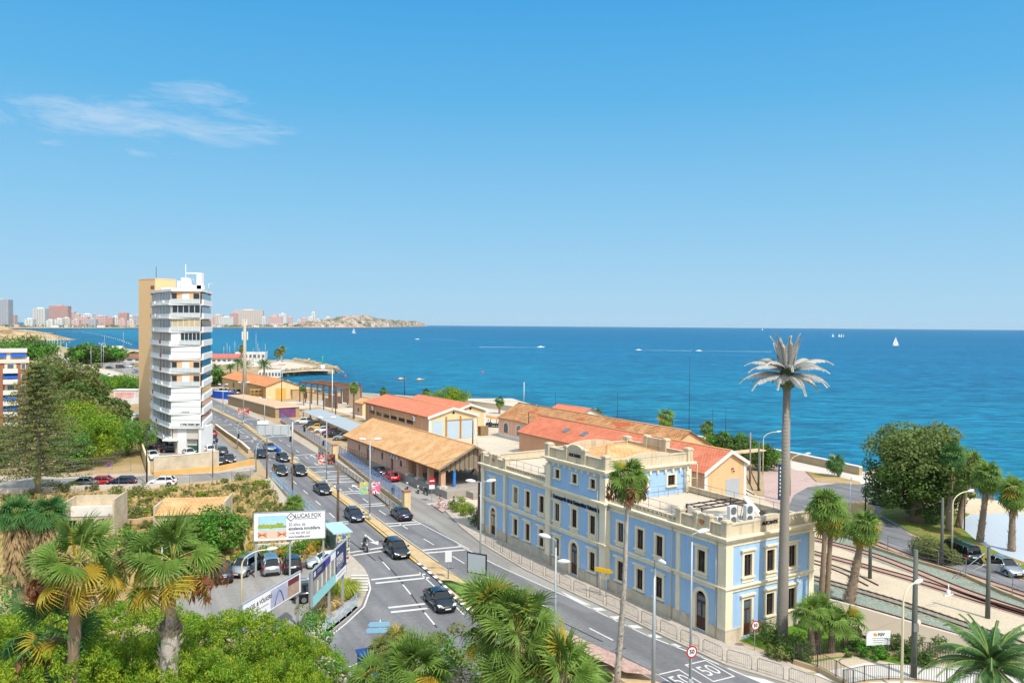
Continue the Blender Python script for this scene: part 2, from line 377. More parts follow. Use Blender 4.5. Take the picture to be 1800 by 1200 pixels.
sheet('slip_road',[Gs(RS+[(1450,1230),(1380,1201),(1275,1169),(1178,1124),(1089,1080),(1010,1044),(922,1001),(847,956),(810,926),(777,894),(745,884),(705,862),(690,872),(672,884)])],asphalt_l,.026)
ML=[(369,717),(425,744),(470,777),(505,805),(540,832),(612,887),(672,935),(737,990)]
MR=[(369,715),(428,743),(476,777),(513,805),(549,831),(627,887),(694,938),(767,990)]
med=Gs(ML)+Gs([(775,1022),(800,1050),(850,1095),(900,1140),(960,1175),(1060,1230),(1280,1262),(1230,1232),(1155,1201),(1120,1181),(1077,1160),(1022,1134),(980,1112),(930,1085),(880,1062),(830,1031)])+Gs(MR)[::-1]
slab('median_strip',[med],[kerbm,ground_mat('median_sand',['#cdb48a','#d9c096','#c4a67a'],.3,3.,.2)],0,.16)
mb=MB();band(mb,smooth_path(Gs(ML),2),-.12,.42,.166,0);setp(mb.build('median_edge_line',yellow),kind='structure')
mb=MB();band(mb,smooth_path([(p[0],p[1])for p in Gs(MR)],2),.30,-.12,.166);setp(mb.build('median_kerb',kerbm),kind='structure')
kb=resample(Gs([(737,991),(775,1022),(800,1050),(850,1095),(900,1140)]),.8);mb=MB()
for i in range(0,len(kb)-1):band(mb,kb[i:i+2],.02,.30,.168,i%2)
setp(mb.build('painted_kerb',[M('white_kerb','#e6e3da',.8,.1,1),M('dark_kerb','#55565a',.8,.1,1)]),kind='structure')
def mound(name,poly,h,mats,z0=.16,seed=0,n=7,rim=True):
 cx=sum(p[0]for p in poly)/len(poly);cy=sum(p[1]for p in poly)/len(poly);mb=MB();rings=[]
 for k in range(n):
  t=k/(n-1);s=1-t*.97;rings.append([(cx+(p[0]-cx)*s,cy+(p[1]-cy)*s,z0+h*(1-(1-t)**2))for p in poly])
 mb.loft(rings,0,True,True);return mb.build(name,mats)
isl=smooth_path(Gs([(772,1022),(800,1022),(850,1048),(900,1080),(960,1118),(1030,1165),(1090,1192),(1050,1215),(960,1168),(905,1135),(860,1093)]),2)
setp(mound('island_lawn',isl,.55,[ground_mat('turf',['#66883a','#7d9a48','#5c7c34'],.5,5.,.4)]),kind='structure')
sheet('pink_gravel_bed',[Gs([(985,1116),(1022,1138),(1077,1164),(1120,1184),(1160,1204),(1100,1199),(1010,1155),(975,1130)])],pinkgr,.72)
def P(pts,s=(560,900),k=4.):return[(s[0]+x/k,s[1]+y/k)for x,y in pts]
mk=MB();Z=.034
def line(pts,wd,z=Z):band(mk,Gs(pts),wd/2,wd/2,z)
def dashes(pts,wd=.16,on=3.,off=5.):
 p=smooth_path(Gs(pts),2);L=resample(p,.5);n_on=int(on/.5);n=int((on+off)/.5)
 for i in range(0,len(L)-n_on,n):band(mk,L[i:i+n_on+1],wd/2,wd/2,Z)
Z6=((400,740),4.)
def z6(pts):return P(pts,*Z6)
dashes([(397,738),(440,772),(482,815),(520,850),(577,899),(630,950),(663,977),(690,1006),(715,1035),(745,1075),(770,1105)])
dashes([(369,728),(410,748),(455,782),(490,810),(512,828)],.14,2,4)
dashes([(390,717),(440,743),(512,785),(590,840),(660,893),(720,932),(800,980),(880,1030),(990,1080),(1040,1106),(1122,1148),(1200,1186)])
line([(805,957),(870,992),(950,1028),(1000,1050),(1067,1083),(1142,1119),(1222,1150),(1311,1188),(1380,1217)],.15)
line(z6([(1110,590),(1300,690),(1700,900)]),.14)
line([(737,1006),(790,1055),(815,1080)],.14)
rum=[([(545,325),(760,318)],),([(580,360),(800,350)],),([(620,395),(850,385)],),([(655,412),(880,402)],),([(690,435),(890,425)],),([(770,500),(960,490)],),([(785,515),(985,500)],),([(880,592),(1115,577)],),([(910,605),(1135,590)],),([(1070,725),(1330,708)],),([(1095,742),(1355,722)],),([(1330,912),(1640,882)],),([(1365,930),(1670,905)],),([(690,718),(850,705)],),([(690,734),(850,720)],),([(855,925),(1140,880)],),([(880,945),(1140,905)],),([(1010,1115),(1390,1075)],),([(1040,1140),(1420,1100)],),([(1130,1312),(1388,1284)],),([(1148,1344),(1410,1316)],),([(300,355),(430,330)],),([(470,240),(620,232)],)]
for(q,)in rum:line(z6(q),.42)
for q in([(383,748),(420,746)],[(393,757),(432,754)],[(405,768),(446,765)],[(411,771),(450,768)],[(418,777),(456,773)]):line(q,.3)
def arrow(px,py,back=False,L=4.2):
 p=Vector(G2(px,py));t=AV.copy();t=Vector((-.46,.888));t=-t if back else t;n=Vector((-t.y,t.x))
 def q(a,c):r=p+t*a+n*c;return(r.x,r.y,Z)
 mk.quad(q(-L/2,.11),q(-L/2,-.11),q(L*.15,-.11),q(L*.15,.11));mk.poly([q(L*.12,.55),q(L*.12,-.55),q(L*.5,0)])
for a in((594,857,0),(626,856,0),(522,805,0),(551,802,0),(655,950,1),(483,822,1),(437,792,1),(447,770,1)):arrow(a[0],a[1],a[2])
K2=Gs([(985,1034),(1010,1047),(1089,1083),(1178,1127),(1275,1172),(1330,1190),(1400,1210)]);W2=resample(Gs([(1000,1050),(1067,1083),(1142,1119),(1222,1150),(1311,1188)]),.8)
def k_at(y):
 for p_,q_ in zip(K2,K2[1:]):
  if min(p_[1],q_[1])<=y<=max(p_[1],q_[1]):return p_[0]+(q_[0]-p_[0])*(y-p_[1])/(q_[1]-p_[1])
for i in range(4,len(W2)-1,3):
 a,c_=W2[i],W2[i+1];ka,kc=k_at(a[1]+.1),k_at(c_[1]+.1)
 if ka and kc:mk.quad((a[0],a[1],Z),(ka,a[1]+.1,Z),(kc,c_[1]+.1,Z),(c_[0],c_[1],Z))
mk.poly([(*p,Z+.004)for p in Gs([(985,1038),(1004,1047),(1040,1064),(1022,1062),(1000,1050)])][::-1])
mk.poly([(*p,Z+.004)for p in Gs([(1311,1187),(1345,1194),(1420,1222),(1380,1218)])])
for i in range(6):line([(617+i*.5,1014+i*5.2),(647,1014+i*5.2)],.42,.19)
line([(647,1015),(651,1035),(640,1066),(608,1096),(583,1116),(545,1143),(475,1183)],.16)
line([(588,1183),(635,1163),(668,1140)],.18)
tm=MB()
for pts in([(690,1003),(704,1020),(722,1043),(742,1072),(768,1103)],[(665,978),(690,1003)],[(560,905),(600,938),(660,985)],[(880,1040),(960,1080),(1060,1128)]):band(tm,smooth_path(Gs(pts),2),.07,.07,.030)
for px,py in((668,951),(842,990),(905,1030),(620,990),(735,975),(690,895),(800,1030)):p=G(px,py);tm.poly([(p.x+.35*math.cos(a),p.y+.35*math.sin(a),.031)for a in np.linspace(0,6.283,13)[:-1]])
setp(tm.build('tar_seams',M('tar','#3c3c40',.8,.15,2.)),kind='structure')
for(cx,cy)in((1247,1178.5),(1199,1196)):
 p=Vector(G2(cx,cy));t=Vector((-.455,.89)).normalized();n=Vector((t.y,-t.x))
 def q(a,c,z=Z):r=p+t*a+n*c;return(r.x,r.y,z)
 for(a0,a1,c0,c1)in((-1.6,-1.44,-1.0,1.0),(1.44,1.6,-1.0,1.0),(-1.44,1.44,-1.0,-.88),(-1.44,1.44,.88,1.0)):mk.quad(q(a0,c0),q(a0,c1),q(a1,c1),q(a1,c0))
 o=text('50',2.3,white,None,(p.x,p.y,Z),(0,0,math.atan2(n.y,n.x)),.002,'road_marking',sx=.62);o['kind']='structure'
setp(mk.build('road_markings',white),kind='structure')
def offs(pts,d):
 L,_=strip(pts,d,0);return L
left_pave=Gs([(475,840),(500,872),(530,900),(560,925),(590,950),(612,972),(640,1000),(648,1015),(647,1035),(635,1065),(605,1092),(580,1112),(540,1140)])+Gs([(527,1130),(560,1105),(585,1080),(600,1055),(606,1030),(600,1010),(592,985),(575,962),(545,937),(515,910),(485,880),(462,845)])
slab('left_pavement',[left_pave],[kerbm,paving])
rp=Gs([(450,737),(522,776),(585,816),(650,866),(683,891),(689,884),(670,866),(600,812),(540,774),(470,738)])
slab('right_pavement',[rp,Gs([(369,699),(392,710),(450,737),(470,738),(420,712),(392,699),(369,690)])],[kerbm,paving])
sp_=Gs([(777,893),(810,927),(847,957),(922,1002),(1010,1045),(1089,1081),(1178,1125),(1275,1170),(1378,1201),(1460,1232)])+Gs([(1480,1210),(1410,1180),(1345,1150),(1290,1128),(1274,1128),(1060,1032),(935,975),(848,936),(820,905),(800,885)])
slab('station_pavement',[sp_],[kerbm,paving])
sheet('pink_crossing',[Gs([(757,887),(787,879),(800,888),(778,902)])],redpave,.15)
sheet('station_yard',[Gs([(480,722),(560,715),(640,735),(660,780),(700,830),(745,884),(777,893),(848,936),(1240,1000),(1330,870),(1240,800),(1130,770),(900,700),(600,700),(500,706),(440,706)])],concrete,.008)
sheet('shed_lane',[Gs([(590,795),(640,834),(690,867),(714,889),(745,885),(796,880),(725,846),(660,816),(622,795)])],asphalt_l,.014)
sheet('sea_front_walk',[Gs([(590,700),(700,706),(830,716),(880,722),(1100,760),(1350,802),(1420,815),(1400,804),(1350,795),(1100,753),(880,717),(830,711),(700,701),(590,694)])],paving,.012)
sheet('parking_lot',[Gs([(300,1060),(375,1005),(450,985),(530,985),(600,1000),(602,1030),(560,1080),(480,1110),(330,1110)])],asphalt_l,.012)
sheet('scrub_ground',[Gs([(-60,862),(240,858),(360,866),(400,852),(440,838),(466,842),(495,880),(560,945),(600,985),(470,992),(380,1005),(250,1060),(-60,1060)])],drym,.006)
sheet('side_street',[Gs([(-80,868),(0,862),(130,856),(300,850),(440,838),(450,828),(380,832),(230,838),(0,842),(-80,846)])],asphalt_l,.014)
sheet('side_street_pavement',[Gs([(-80,850),(0,846),(230,838),(380,832),(450,827),(446,818),(380,822),(250,832),(0,838),(-80,842)])],paving,.05)
sheet('tower_forecourt',[Gs([(238,752),(262,800),(258,812),(420,815),(438,806),(410,785),(379,756),(369,752)])],asphalt_l,.016)
sheet('garden_ground',[Gs([(-80,760),(60,745),(140,700),(245,690),(255,760),(250,815),(100,830),(-80,838)])],ground_mat('dry_garden',['#8f8a4e','#b39a6c','#c4a67c'],.09,2.,.4),.005)
sheet('far_car_park',[Gs([(160,640),(245,634),(245,668),(215,664),(160,645)])],asphalt_l,.012)
sheet('promenade',[Gs([(150,640),(245,663),(245,672),(217,667),(149,648),(90,622),(62,612),(62,609),(110,622)])],M('pale_pavement','#bfb29c',.9,.06,.1),.03)
sheet('railway_ground',[Gs([(1330,870),(1420,880),(1440,930),(1480,945),(1560,985),(1690,1020),(1830,1062),(1900,1085),(1900,1190),(1700,1190),(1400,1180),(1340,1120),(1300,1000),(1250,870)])],sandm,.012)
sheet('ballast_strip',[Gs([(1455,930),(1500,942),(1600,978),(1700,1020),(1830,1066),(1830,1085),(1720,1052),(1600,1008),(1500,972),(1440,950)]),Gs([(1424,1008),(1500,1030),(1600,1061),(1700,1095),(1830,1142),(1830,1180),(1700,1138),(1600,1104),(1500,1074),(1424,1058)])],ballast,.018)
RD=Gs([(1380,905),(1395,870),(1420,856),(1480,848),(1540,852),(1570,872),(1560,905),(1600,940),(1650,960),(1720,990),(1830,1034),(1830,1062),(1740,1032),(1640,995),(1560,962),(1510,940),(1470,930),(1410,925)])
sheet('beach_road',[RD],asphalt,.022)
sheet('pink_forecourt',[Gs([(1345,880),(1340,830),(1370,800),(1420,815),(1440,838),(1480,848),(1420,856),(1395,870),(1382,900)])],redpave,.016)
sheet('white_walk',[Gs([(1345,797),(1515,829),(1600,858),(1580,868),(1545,860),(1512,852),(1470,838),(1416,828),(1398,826),(1360,806)])],M('white_concrete','#c4bdb2',.9,.06,.2),.02)
for(nm,poly)in(('roundabout_island',[(1462,905),(1480,886),(1520,882),(1540,895),(1530,912),(1490,918)]),('planted_triangle',[(1416,829),(1435,847),(1480,850),(1512,853),(1512,848),(1470,839)])):
 slab(nm,[Gs(poly)],[kerbm,drym],0,.16)
LW=Gs([(1545,905),(1570,880),(1640,890),(1690,900),(1705,905),(1690,915),(1690,928),(1720,955),(1760,975),(1830,1000),(1830,1030),(1720,986),(1650,956),(1600,936)])
slab('lawn_strip',[LW],[kerbm,lawn2],0,.15)
m,nt,b=_pr('striped_tiles');v=mapping(nt,coords(nt),(1,1,1),(0,0,1.1));wt=nt.nodes.new('ShaderNodeTexWave');wt.inputs['Scale'].default_value=.9;wt.inputs['Distortion'].default_value=2.5;wt.inputs['Detail'].default_value=1;wt.inputs['Detail Scale'].default_value=.8
nt.links.new(v,wt.inputs[0]);nt.links.new(ramp(nt,wt.outputs['Color'],[(.35,lin('#b4bcc3')),(.65,lin('#a2aeb9'))]),b.inputs['Base Color']);b.inputs['Roughness'].default_value=.7
sheet('tiled_promenade',[Gs([(1690,928),(1692,912),(1705,905),(1760,902),(1900,905),(1900,1000),(1830,1000),(1760,975),(1720,955)])],m,.03)
sheet('beach',[Gs([(1640,862),(1690,873),(1800,885),(1880,890),(1900,905),(1760,902),(1705,905),(1640,890)])],beachm,.01)
sheet('railway_platform',[Gs([(1430,1050),(1500,1068),(1600,1097),(1690,1122),(1830,1168),(1830,1200),(1700,1172),(1600,1150),(1545,1132),(1480,1108),(1430,1085)])],M('platform_floor','#a0927e',.9,.06,.4),.30)
mb=MB();band(mb,Gs([(1430,1050),(1500,1068),(1600,1097),(1690,1122),(1830,1168)]),0,.35,.0,0,.31);setp(mb.build('platform_edge',M('platform_edge','#c2b8a8',.9,.08,.6)),kind='structure')
sheet('station_garden',[Gs([(1385,1100),(1425,1088),(1480,1108),(1545,1135),(1600,1152),(1640,1162),(1600,1170),(1500,1152),(1420,1165),(1385,1158),(1340,1140),(1300,1125),(1330,1115)])],grassm,.03)
sheet('sunken_plaza',[Gs([(1430,1185),(1520,1165),(1620,1170),(1800,1180),(1800,1260),(1500,1260),(1480,1205)])],M('white_plaza','#c9c4bd',.8,.06,.5),.04)
railm=M('rusty_rail','#6e4a3e',.7,.2,1.,spec=.4);sleeper=M('sleeper','#8a7d6c',.95,.15,1.)
mb=MB()
for path,sl_ in(([(1415,1013),(1500,1036),(1600,1066),(1700,1100),(1800,1135),(1850,1153)],1),([(1415,1043),(1500,1066),(1600,1095),(1700,1124),(1800,1157)],1),([(1415,968),(1500,990),(1600,1017),(1700,1049),(1800,1079),(1850,1094)],0),([(1420,945),(1520,970),(1600,1000),(1680,1034),(1760,1062),(1850,1090)],0),([(1415,984),(1480,1002),(1535,1030)],0),([(1440,925),(1500,938),(1600,980),(1720,1018),(1850,1062)],0),([(1195,800),(1260,838),(1320,870)],0),([(1330,862),(1318,838),(1312,820)],0),([(560,735),(620,760),(660,780)],0),([(470,712),(540,722),(620,752)],0)):
 p=smooth_path(Gs(path),2);L,Rr=strip(p,.55,.55)
 for q in(L,Rr):band(mb,q,.04,.04,0,0,.15)
 if sl_:
  for i,(a,c)in enumerate(zip(resample(p,.75),resample(p,.75)[1:])):
   t=(Vector(c)-Vector(a)).normalized();n=Vector((-t.y,t.x));a=Vector(a)
   for s_ in(0,):
    q=[a+n*1.0-t*.12,a-n*1.0-t*.12,a-n*1.0+t*.12,a+n*1.0+t*.12];mb.prism([tuple(x)for x in q],0,.05,1)
rb=MB()
for path in([(1415,968),(1500,990),(1600,1017),(1700,1049),(1800,1079),(1850,1094)],[(1420,945),(1520,970),(1600,1000),(1680,1034),(1760,1062),(1850,1090)],[(1440,925),(1500,938),(1600,980),(1720,1018),(1850,1062)]):band(rb,smooth_path(Gs(path),2),.95,.95,.030)
setp(rb.build('rusty_ballast',ground_mat('rusty_ballast',['#b09484','#bda392','#a88a7c'],.5,6.,.5)),kind='structure')
setp(mb.build('railway_tracks',[railm,sleeper]),kind='structure')
LF=dict(pine=leafmat('pine_needles','#3c611a','#76a026',.3,.3,'#a6c23a'),dark=leafmat('dark_leaves','#35552a','#52722e',.3,.4,'#7c8c3e'),olive=leafmat('olive_leaves','#5c6b34','#7d8444',.3,.4,'#8f8a50'),green=leafmat('fresh_leaves','#3f7a28','#5f9a34',.4,.4,'#86b04a'),lime=leafmat('lime_leaves','#6a8c1e','#95ac2a',.35,.4,'#b8bf40'),gold=leafmat('bronze_leaves','#4c6c36','#6f8842',.35,.3,'#a3a060'),palm=leafmat('palm_leaf','#42682a','#6a9038',.3,.9,'#a6b65c'),palmd=leafmat('palm_leaf_dark','#2f6030','#4a7c3a',.3,.8,'#7a9c58'),palmy=leafmat('palm_leaf_yellow','#9a9c30','#c8a438',.4,.9,'#dcb860'),dead=leafmat('dead_palm_leaf','#8f7654','#b3966a',.25,.8,'#ccb284'),dead2=leafmat('dry_fruit_stalks','#6a4634','#8a5c42',.2,1.2),date=leafmat('date_palm_leaf','#2f5a30','#477440',.25,.6,'#7c9a5c'),grass=leafmat('grass_blade','#8a9a34','#aab048',.4,.6),straw=leafmat('straw_blade','#b09a64','#c8b27c',.4,.6),hedge=leafmat('hedge_leaves','#5a7a1e','#8c9a26',.3,.6),white=leafmat('white_flower','#c8c4b8','#b0a8a0',.3,.6),auraria=leafmat('araucaria_needles','#42603a','#5d7540',.25,.35,'#8c8f52'))
BARK=M('bark','#8a7660',.95,.25,2.);PBARK=M('palm_bark','#8c7864',.95,.3,3.,bmp=.6);GBARK=M('grey_palm_bark','#b3aa9e',.95,.3,3.,bmp=.8)
NR=np.random.RandomState
def unit(a):return a/np.maximum(1e-9,np.linalg.norm(a,axis=1,keepdims=True))
def leaf_cloud(name,clumps,n,size,mats,seed=0,up=.5,asp=.6,shell=.55,tuft=1,low=None):
 """n leaf quads spread through the clumps (x,y,z,rx,ry,rz,[material])"""
 g=NR(seed);C=np.array([c[:6]for c in clumps],float);wt=(C[:,3]*C[:,4]+C[:,4]*C[:,5]);wt/=wt.sum()
 mi=np.array([c[6]if len(c)>6 else 0 for c in clumps]);k=g.choice(len(C),n,p=wt)
 d=unit(g.normal(size=(n,3)));r=shell+(1-shell)*g.rand(n)**.8
 r=np.where(g.rand(n)<.25,g.rand(n)**.5,r);p=C[k,:3]+d*C[k,3:6]*r[:,None]
 nrm=unit(d*.7+g.normal(size=(n,3))*.7+np.array([0,0,up]));t=unit(np.cross(nrm,g.normal(size=(n,3))));bt=np.cross(nrm,t)
 s=size*(.6+.8*g.rand(n))[:,None]
 if low is not None:
  keep=p[:,2]>low;p,nrm,t,bt,s,k=p[keep],nrm[keep],t[keep],bt[keep],s[keep],k[keep];n=len(p)
 V=np.stack([p-t*s*.5,p+bt*s*asp*.5,p+t*s*.5+nrm*s*.12,p-bt*s*asp*.5],1).reshape(-1,3)
 return npmesh(name,V,np.arange(4*n).reshape(n,4),mi[k],mats)
def dome(rx,ry,z0,z1,k,cr,seed,mats=2,flat=.7,core=.35):
 """clumps over an uneven crown"""
 g=random.Random(seed);out=[];cz=(z0+z1)/2;rz=(z1-z0)/2
 for i in range(k):
  ph=i*2.39996+g.uniform(-.3,.3);t=1-2*(i+.5)/k;q=math.sqrt(max(0,1-t*t));s=g.uniform(.62,1.02)
  c=cr*g.uniform(.65,1.3);out.append((rx*q*math.cos(ph)*s,ry*q*math.sin(ph)*s,cz+rz*t*s,c,c,c*flat,g.randrange(mats)))
 for i in range(int(k*core)):out.append((g.uniform(-.5,.5)*rx,g.uniform(-.5,.5)*ry,cz+g.uniform(-.5,.5)*rz,cr,cr,cr*flat,g.randrange(mats)))
 return out
def trunk_mesh(h,r,seed,limbs=5,spread=2.,lean=.3,fork=.45):
 g=random.Random(seed);mb=MB();pts=[(0,0,0)];x=y=0
 for i in range(1,5):x+=g.uniform(-lean,lean);y+=g.uniform(-lean,lean);pts.append((x,y,h*i/4))
 mb.tube(pts,[r*1.25,r,r*.85,r*.7,r*.35],9)
 for i in range(limbs):
  a=i*6.283/limbs+g.uniform(-.4,.4);k=g.choice((1,2,3))if fork<.5 else 3;b=pts[k];l=spread*g.uniform(.7,1.1)
  mb.tube([b,(b[0]+math.cos(a)*l*.5,b[1]+math.sin(a)*l*.5,b[2]+h*.16),(b[0]+math.cos(a)*l,b[1]+math.sin(a)*l,b[2]+h*.4)],[r*.5,r*.32,r*.12],6)
 return mb.mesh('trunk',BARK)
def make_tree(name,label,cat,rx,ry,z0,z1,k,cr,n,leaf,mats,seed,tr=.2,loc=(0,0,0),rz=0,asp=.6,flat=.7,up=.5,group=None,lean=.3):
 t=thing(name,label,cat,loc,rz,group)
 obj('trunk',trunk_mesh(z0+(z1-z0)*.55,tr,seed,6,rx*.6,lean),t)
 obj('crown',leaf_cloud('crown',dome(rx,ry,z0,z1,k,cr,seed,len(mats),flat),n,leaf,mats,seed,up,asp),t)
 return t
def fan_blade(Rb,seg=17,arc=rad(250),seed=0,droop=.35,wid=1.,cut=.5):
 """a pleated fan; hub at origin, axis +X, upper side +Z"""
 g=random.Random(seed);V=[(0,0,0)];Fc=[]
 for i in range(seg):
  a0=-arc/2+arc*i/seg;a1=a0+arc/seg;am=(a0+a1)/2;l=Rb*(.78+.22*math.cos(am*.55))*g.uniform(.92,1.06)
  d=droop*(.6+.8*abs(am)/(arc/2))*g.uniform(.7,1.4)
  j_=g.uniform(-.05,.05)
  def pt(a,r,z):return(math.cos(a)*r,math.sin(a)*r,z)
  rm=l*cut;b=len(V)
  V+=[pt(a0,rm,-.03*Rb-d*.10*Rb),pt(am,rm,.03*Rb-d*.10*Rb),pt(a1,rm,-.03*Rb-d*.10*Rb),pt(am-(a1-a0)*.24*wid+j_,l*(cut+1)*.52,-d*.3*Rb),pt(am+(a1-a0)*.24*wid+j_,l*(cut+1)*.52,-d*.3*Rb),pt(am+j_*1.6,l*(1.02-.12*d),-d*1.0*Rb)]
  Fc+=[(0,b,b+1,b+1),(0,b+1,b+2,b+2),(b,b+3,b+4,b+1),(b+1,b+4,b+2,b+2),(b+3,b+5,b+4,b+4)]
 return np.array(V),Fc
def frame(x,upv=(0,0,1)):
 x=Vector(x).normalized();y=Vector(upv).cross(x)
 if y.length<1e-3:y=Vector((0,1,0))
 y.normalize();z=x.cross(y);return Matrix((x,y,z)).transposed()
def fan_crown(nf,Rb,Lp,seed,el0=82,el1=-50,mats=3,yellow=.2,seg=17,droop=.4,stalk=.022,jit=9,roll=.6):
 """green crown with yellowing lower leaves: material 0 green, 1 yellow, 2 stalk"""
 g=random.Random(seed);mb=MB()
 for i in range(nf):
  t=(i+.5)/nf;az=i*2.39996+g.uniform(-.25,.25);el=rad(el0+(el1-el0)*t**.9+g.uniform(-jit,jit));lp=Lp*g.uniform(.75,1.15)*(.75+.25*t)
  d=Vector((math.cos(az)*math.cos(el),math.sin(az)*math.cos(el),math.sin(el)));sag=Vector((0,0,-lp*(.05+.16*t)))
  p1=d*lp*.5+sag*.2;p2=d*lp+sag
  mb.tube([(0,0,0),p1,p2],[stalk*1.4,stalk,stalk*.8],4,2,False)
  dx=(p2-p1).normalized();e2=dx-Vector((0,0,.25+.5*t));fm=frame(e2)@Matrix.Rotation(g.uniform(-roll,roll),3,'X')
  V,Fc=fan_blade(Rb*g.uniform(.85,1.1),seg,rad(g.uniform(190,260)),g.random(),droop*g.uniform(.6,1.5)*(.55+.9*t),.85,.4 if seg>=20 else .46)
  mi=1 if(t>1-yellow and g.random()<.8)or g.random()<.05 else 0
  mb.add([p2+fm@Vector(v)for v in V],[f if f[2]!=f[3]else f[:3]for f in Fc],mi)
 return mb
def skirt(mb,n,r,h,seed,mi=0,Rb=.6):
 g=random.Random(seed)
 for i in range(n):
  a=g.uniform(0,6.283);z=-g.uniform(.1,1)*h;rr=r*g.uniform(.5,1.15)*(1-.35*(-z/h));l=Rb*g.uniform(.7,1.3)
  c=Vector((math.cos(a)*rr,math.sin(a)*rr,z));d=Vector((math.cos(a)*.35,math.sin(a)*.35,-1)).normalized();s=Vector((-math.sin(a),math.cos(a),g.uniform(-.2,.2)))*l*.11
  mb.add([c,c+d*l*.6+s,c+d*l*1.1+s*.2,c+d*l*.55-s],[(0,1,2,3)],mi)
def palm_trunk(path,rs,bark,shag=0,seed=0,sl=1.0):
 g=random.Random(seed);mb=MB();n=len(path)
 P_,R_=[],[]
 for k in range(n-1):
  m_=6
  for i in range(m_):f=i/m_;P_.append(tuple(Vector(path[k]).lerp(Vector(path[k+1]),f)));R_.append((rs[k]+(rs[k+1]-rs[k])*f)*(1+(.05 if i%2 else-.03)))
 P_.append(path[-1]);R_.append(rs[-1]);mb.tube(P_,R_,10)
 for i in range(shag):
  k=g.randrange(len(P_)-1);t=g.random();c=Vector(P_[k]).lerp(Vector(P_[k+1]),t);r=R_[k]
  if k/len(P_)>sl:continue
  a=g.uniform(0,6.283);o=Vector((math.cos(a),math.sin(a),0));s=Vector((-math.sin(a),math.cos(a),0))*r*.28;b=c+o*r*.95
  mb.add([b-s,b+s,b+o*r*g.uniform(.3,.8)+Vector((0,0,r*g.uniform(.5,1.1)))],[(0,1,2)],1)
 return mb.mesh('trunk',[bark,M('leaf_base','#b5ab9a',.95,.25,4.)])
def fan_palm(label,base,top,r0,r1,nf,Rb,Lp,seed,group=None,mats=None,sk=0,skh=1.5,yellow=.2,shag=0,sl=1.,bark=None,bend=(0,0),seg=17,name='fan_palm',el1=-50,droop=.4,fruit=0,skr=0,waist=0):
 b=Vector(base);h=Vector(top)-b;t=thing(name,label,'palm tree',base,0,group)
 mid=h*.5+Vector((bend[0],bend[1],0))
 pa,rr=([(0,0,-.1),tuple(h*waist),tuple(h*(waist+.04)),tuple(h)],[r0,r0*.97,r1*1.2,r1])if waist else([(0,0,-.1),tuple(mid),tuple(h)],[r0,(r0+r1)/2*.95,r1])
 obj('trunk',palm_trunk(pa,rr,bark or PBARK,shag,seed,sl),t)
 m3=mats or[LF['palm'],LF['palmy'],M('palm_stalk','#9aa04c',.7,.15,2.)]
 obj('crown',fan_crown(nf,Rb,Lp,seed,el1=el1,yellow=yellow,seg=seg,droop=droop,jit=20 if seg>=20 else 9,roll=1.2 if seg>=20 else .6).mesh('crown',m3),t,tuple(h))
 if sk:
  mb=MB();skirt(mb,sk,skr or r1*1.2+.28,skh,seed+1,0,Rb*.75);obj('dead_fronds',mb.mesh('dead_fronds',LF['dead']),t,tuple(h))
 for k in range(fruit):
  g=random.Random(seed*9+k);a=g.uniform(0,6.28);mb=MB();o=Vector((math.cos(a),math.sin(a),0));L=Lp*g.uniform(1.,1.5)
  mb.tube([(0,0,-.1),o*L*.5+Vector((0,0,.2)),o*L*.9+Vector((0,0,-.35)),o*L+Vector((0,0,-1.0))],[.03,.025,.02,.015],4,0)
  for q in range(70):
   c=o*L*g.uniform(.7,1.05)+Vector((g.gauss(0,.16),g.gauss(0,.16),-.5-1.1*g.random()));s=Vector((g.gauss(0,.1),g.gauss(0,.1),-.2));s2=Vector((g.gauss(0,.06),g.gauss(0,.06),.03));mb.add([c-s,c+s2,c+s,c-s2],[(0,1,2,3)],0)
  obj('fruit_stalk',mb.mesh('fruit_stalk',LF['dead2']),t,tuple(h))
 return t
def feather(mb,L,el,az,g,nl=26,wl=.5,curl=1.2,mi=0,stalk=1,lw=.05,org=(0,0,0),hang=.35):
 """arching feather frond"""
 pts=[];p=Vector(org);e=el
 for k in range(11):
  pts.append(p.copy());p=p+Vector((math.cos(az)*math.cos(e),math.sin(az)*math.cos(e),math.sin(e)))*L/10;e-=curl/10*(.5+k*.1)
 mb.tube(pts,[.05*(1-k/11)+.012 for k in range(11)],4,stalk,False)
 side=Vector((-math.sin(az),math.cos(az),0))
 for i in range(nl):
  f=.12+.88*(i+.5)/nl;k=min(9,int(f*10));q=pts[k].lerp(pts[k+1],f*10-k);t=(pts[k+1]-pts[k]).normalized();up=side.cross(t)
  l=wl*(math.sin(min(1,f*1.15+.1)*math.pi)**.5*.8+.25)*g.uniform(.85,1.1)
  for s in(1,-1):
   d=(t*.75+side*s*.75+up*.25).normalized();w_=t*lw;m_=q+d*l*.55+up*.02;e_=q+d*l+Vector((0,0,-hang*l))
   mb.add([q-w_,q+w_,m_+w_*.8,e_,m_-w_*.8],[(0,1,2,4),(4,2,3)],mi)
def feather_crown(nf,L,seed,el0=80,el1=-25,wl=.5,nl=26,curl=1.2,lw=.05):
 g=random.Random(seed);mb=MB()
 for i in range(nf):
  t=(i+.5)/nf;feather(mb,L*g.uniform(.85,1.1)*(.75+.25*min(1,t*2)),rad(el0+(el1-el0)*t+g.uniform(-6,6)),i*2.39996+g.uniform(-.2,.2),g,nl,wl,curl*g.uniform(.8,1.2),0,1,lw)
 return mb
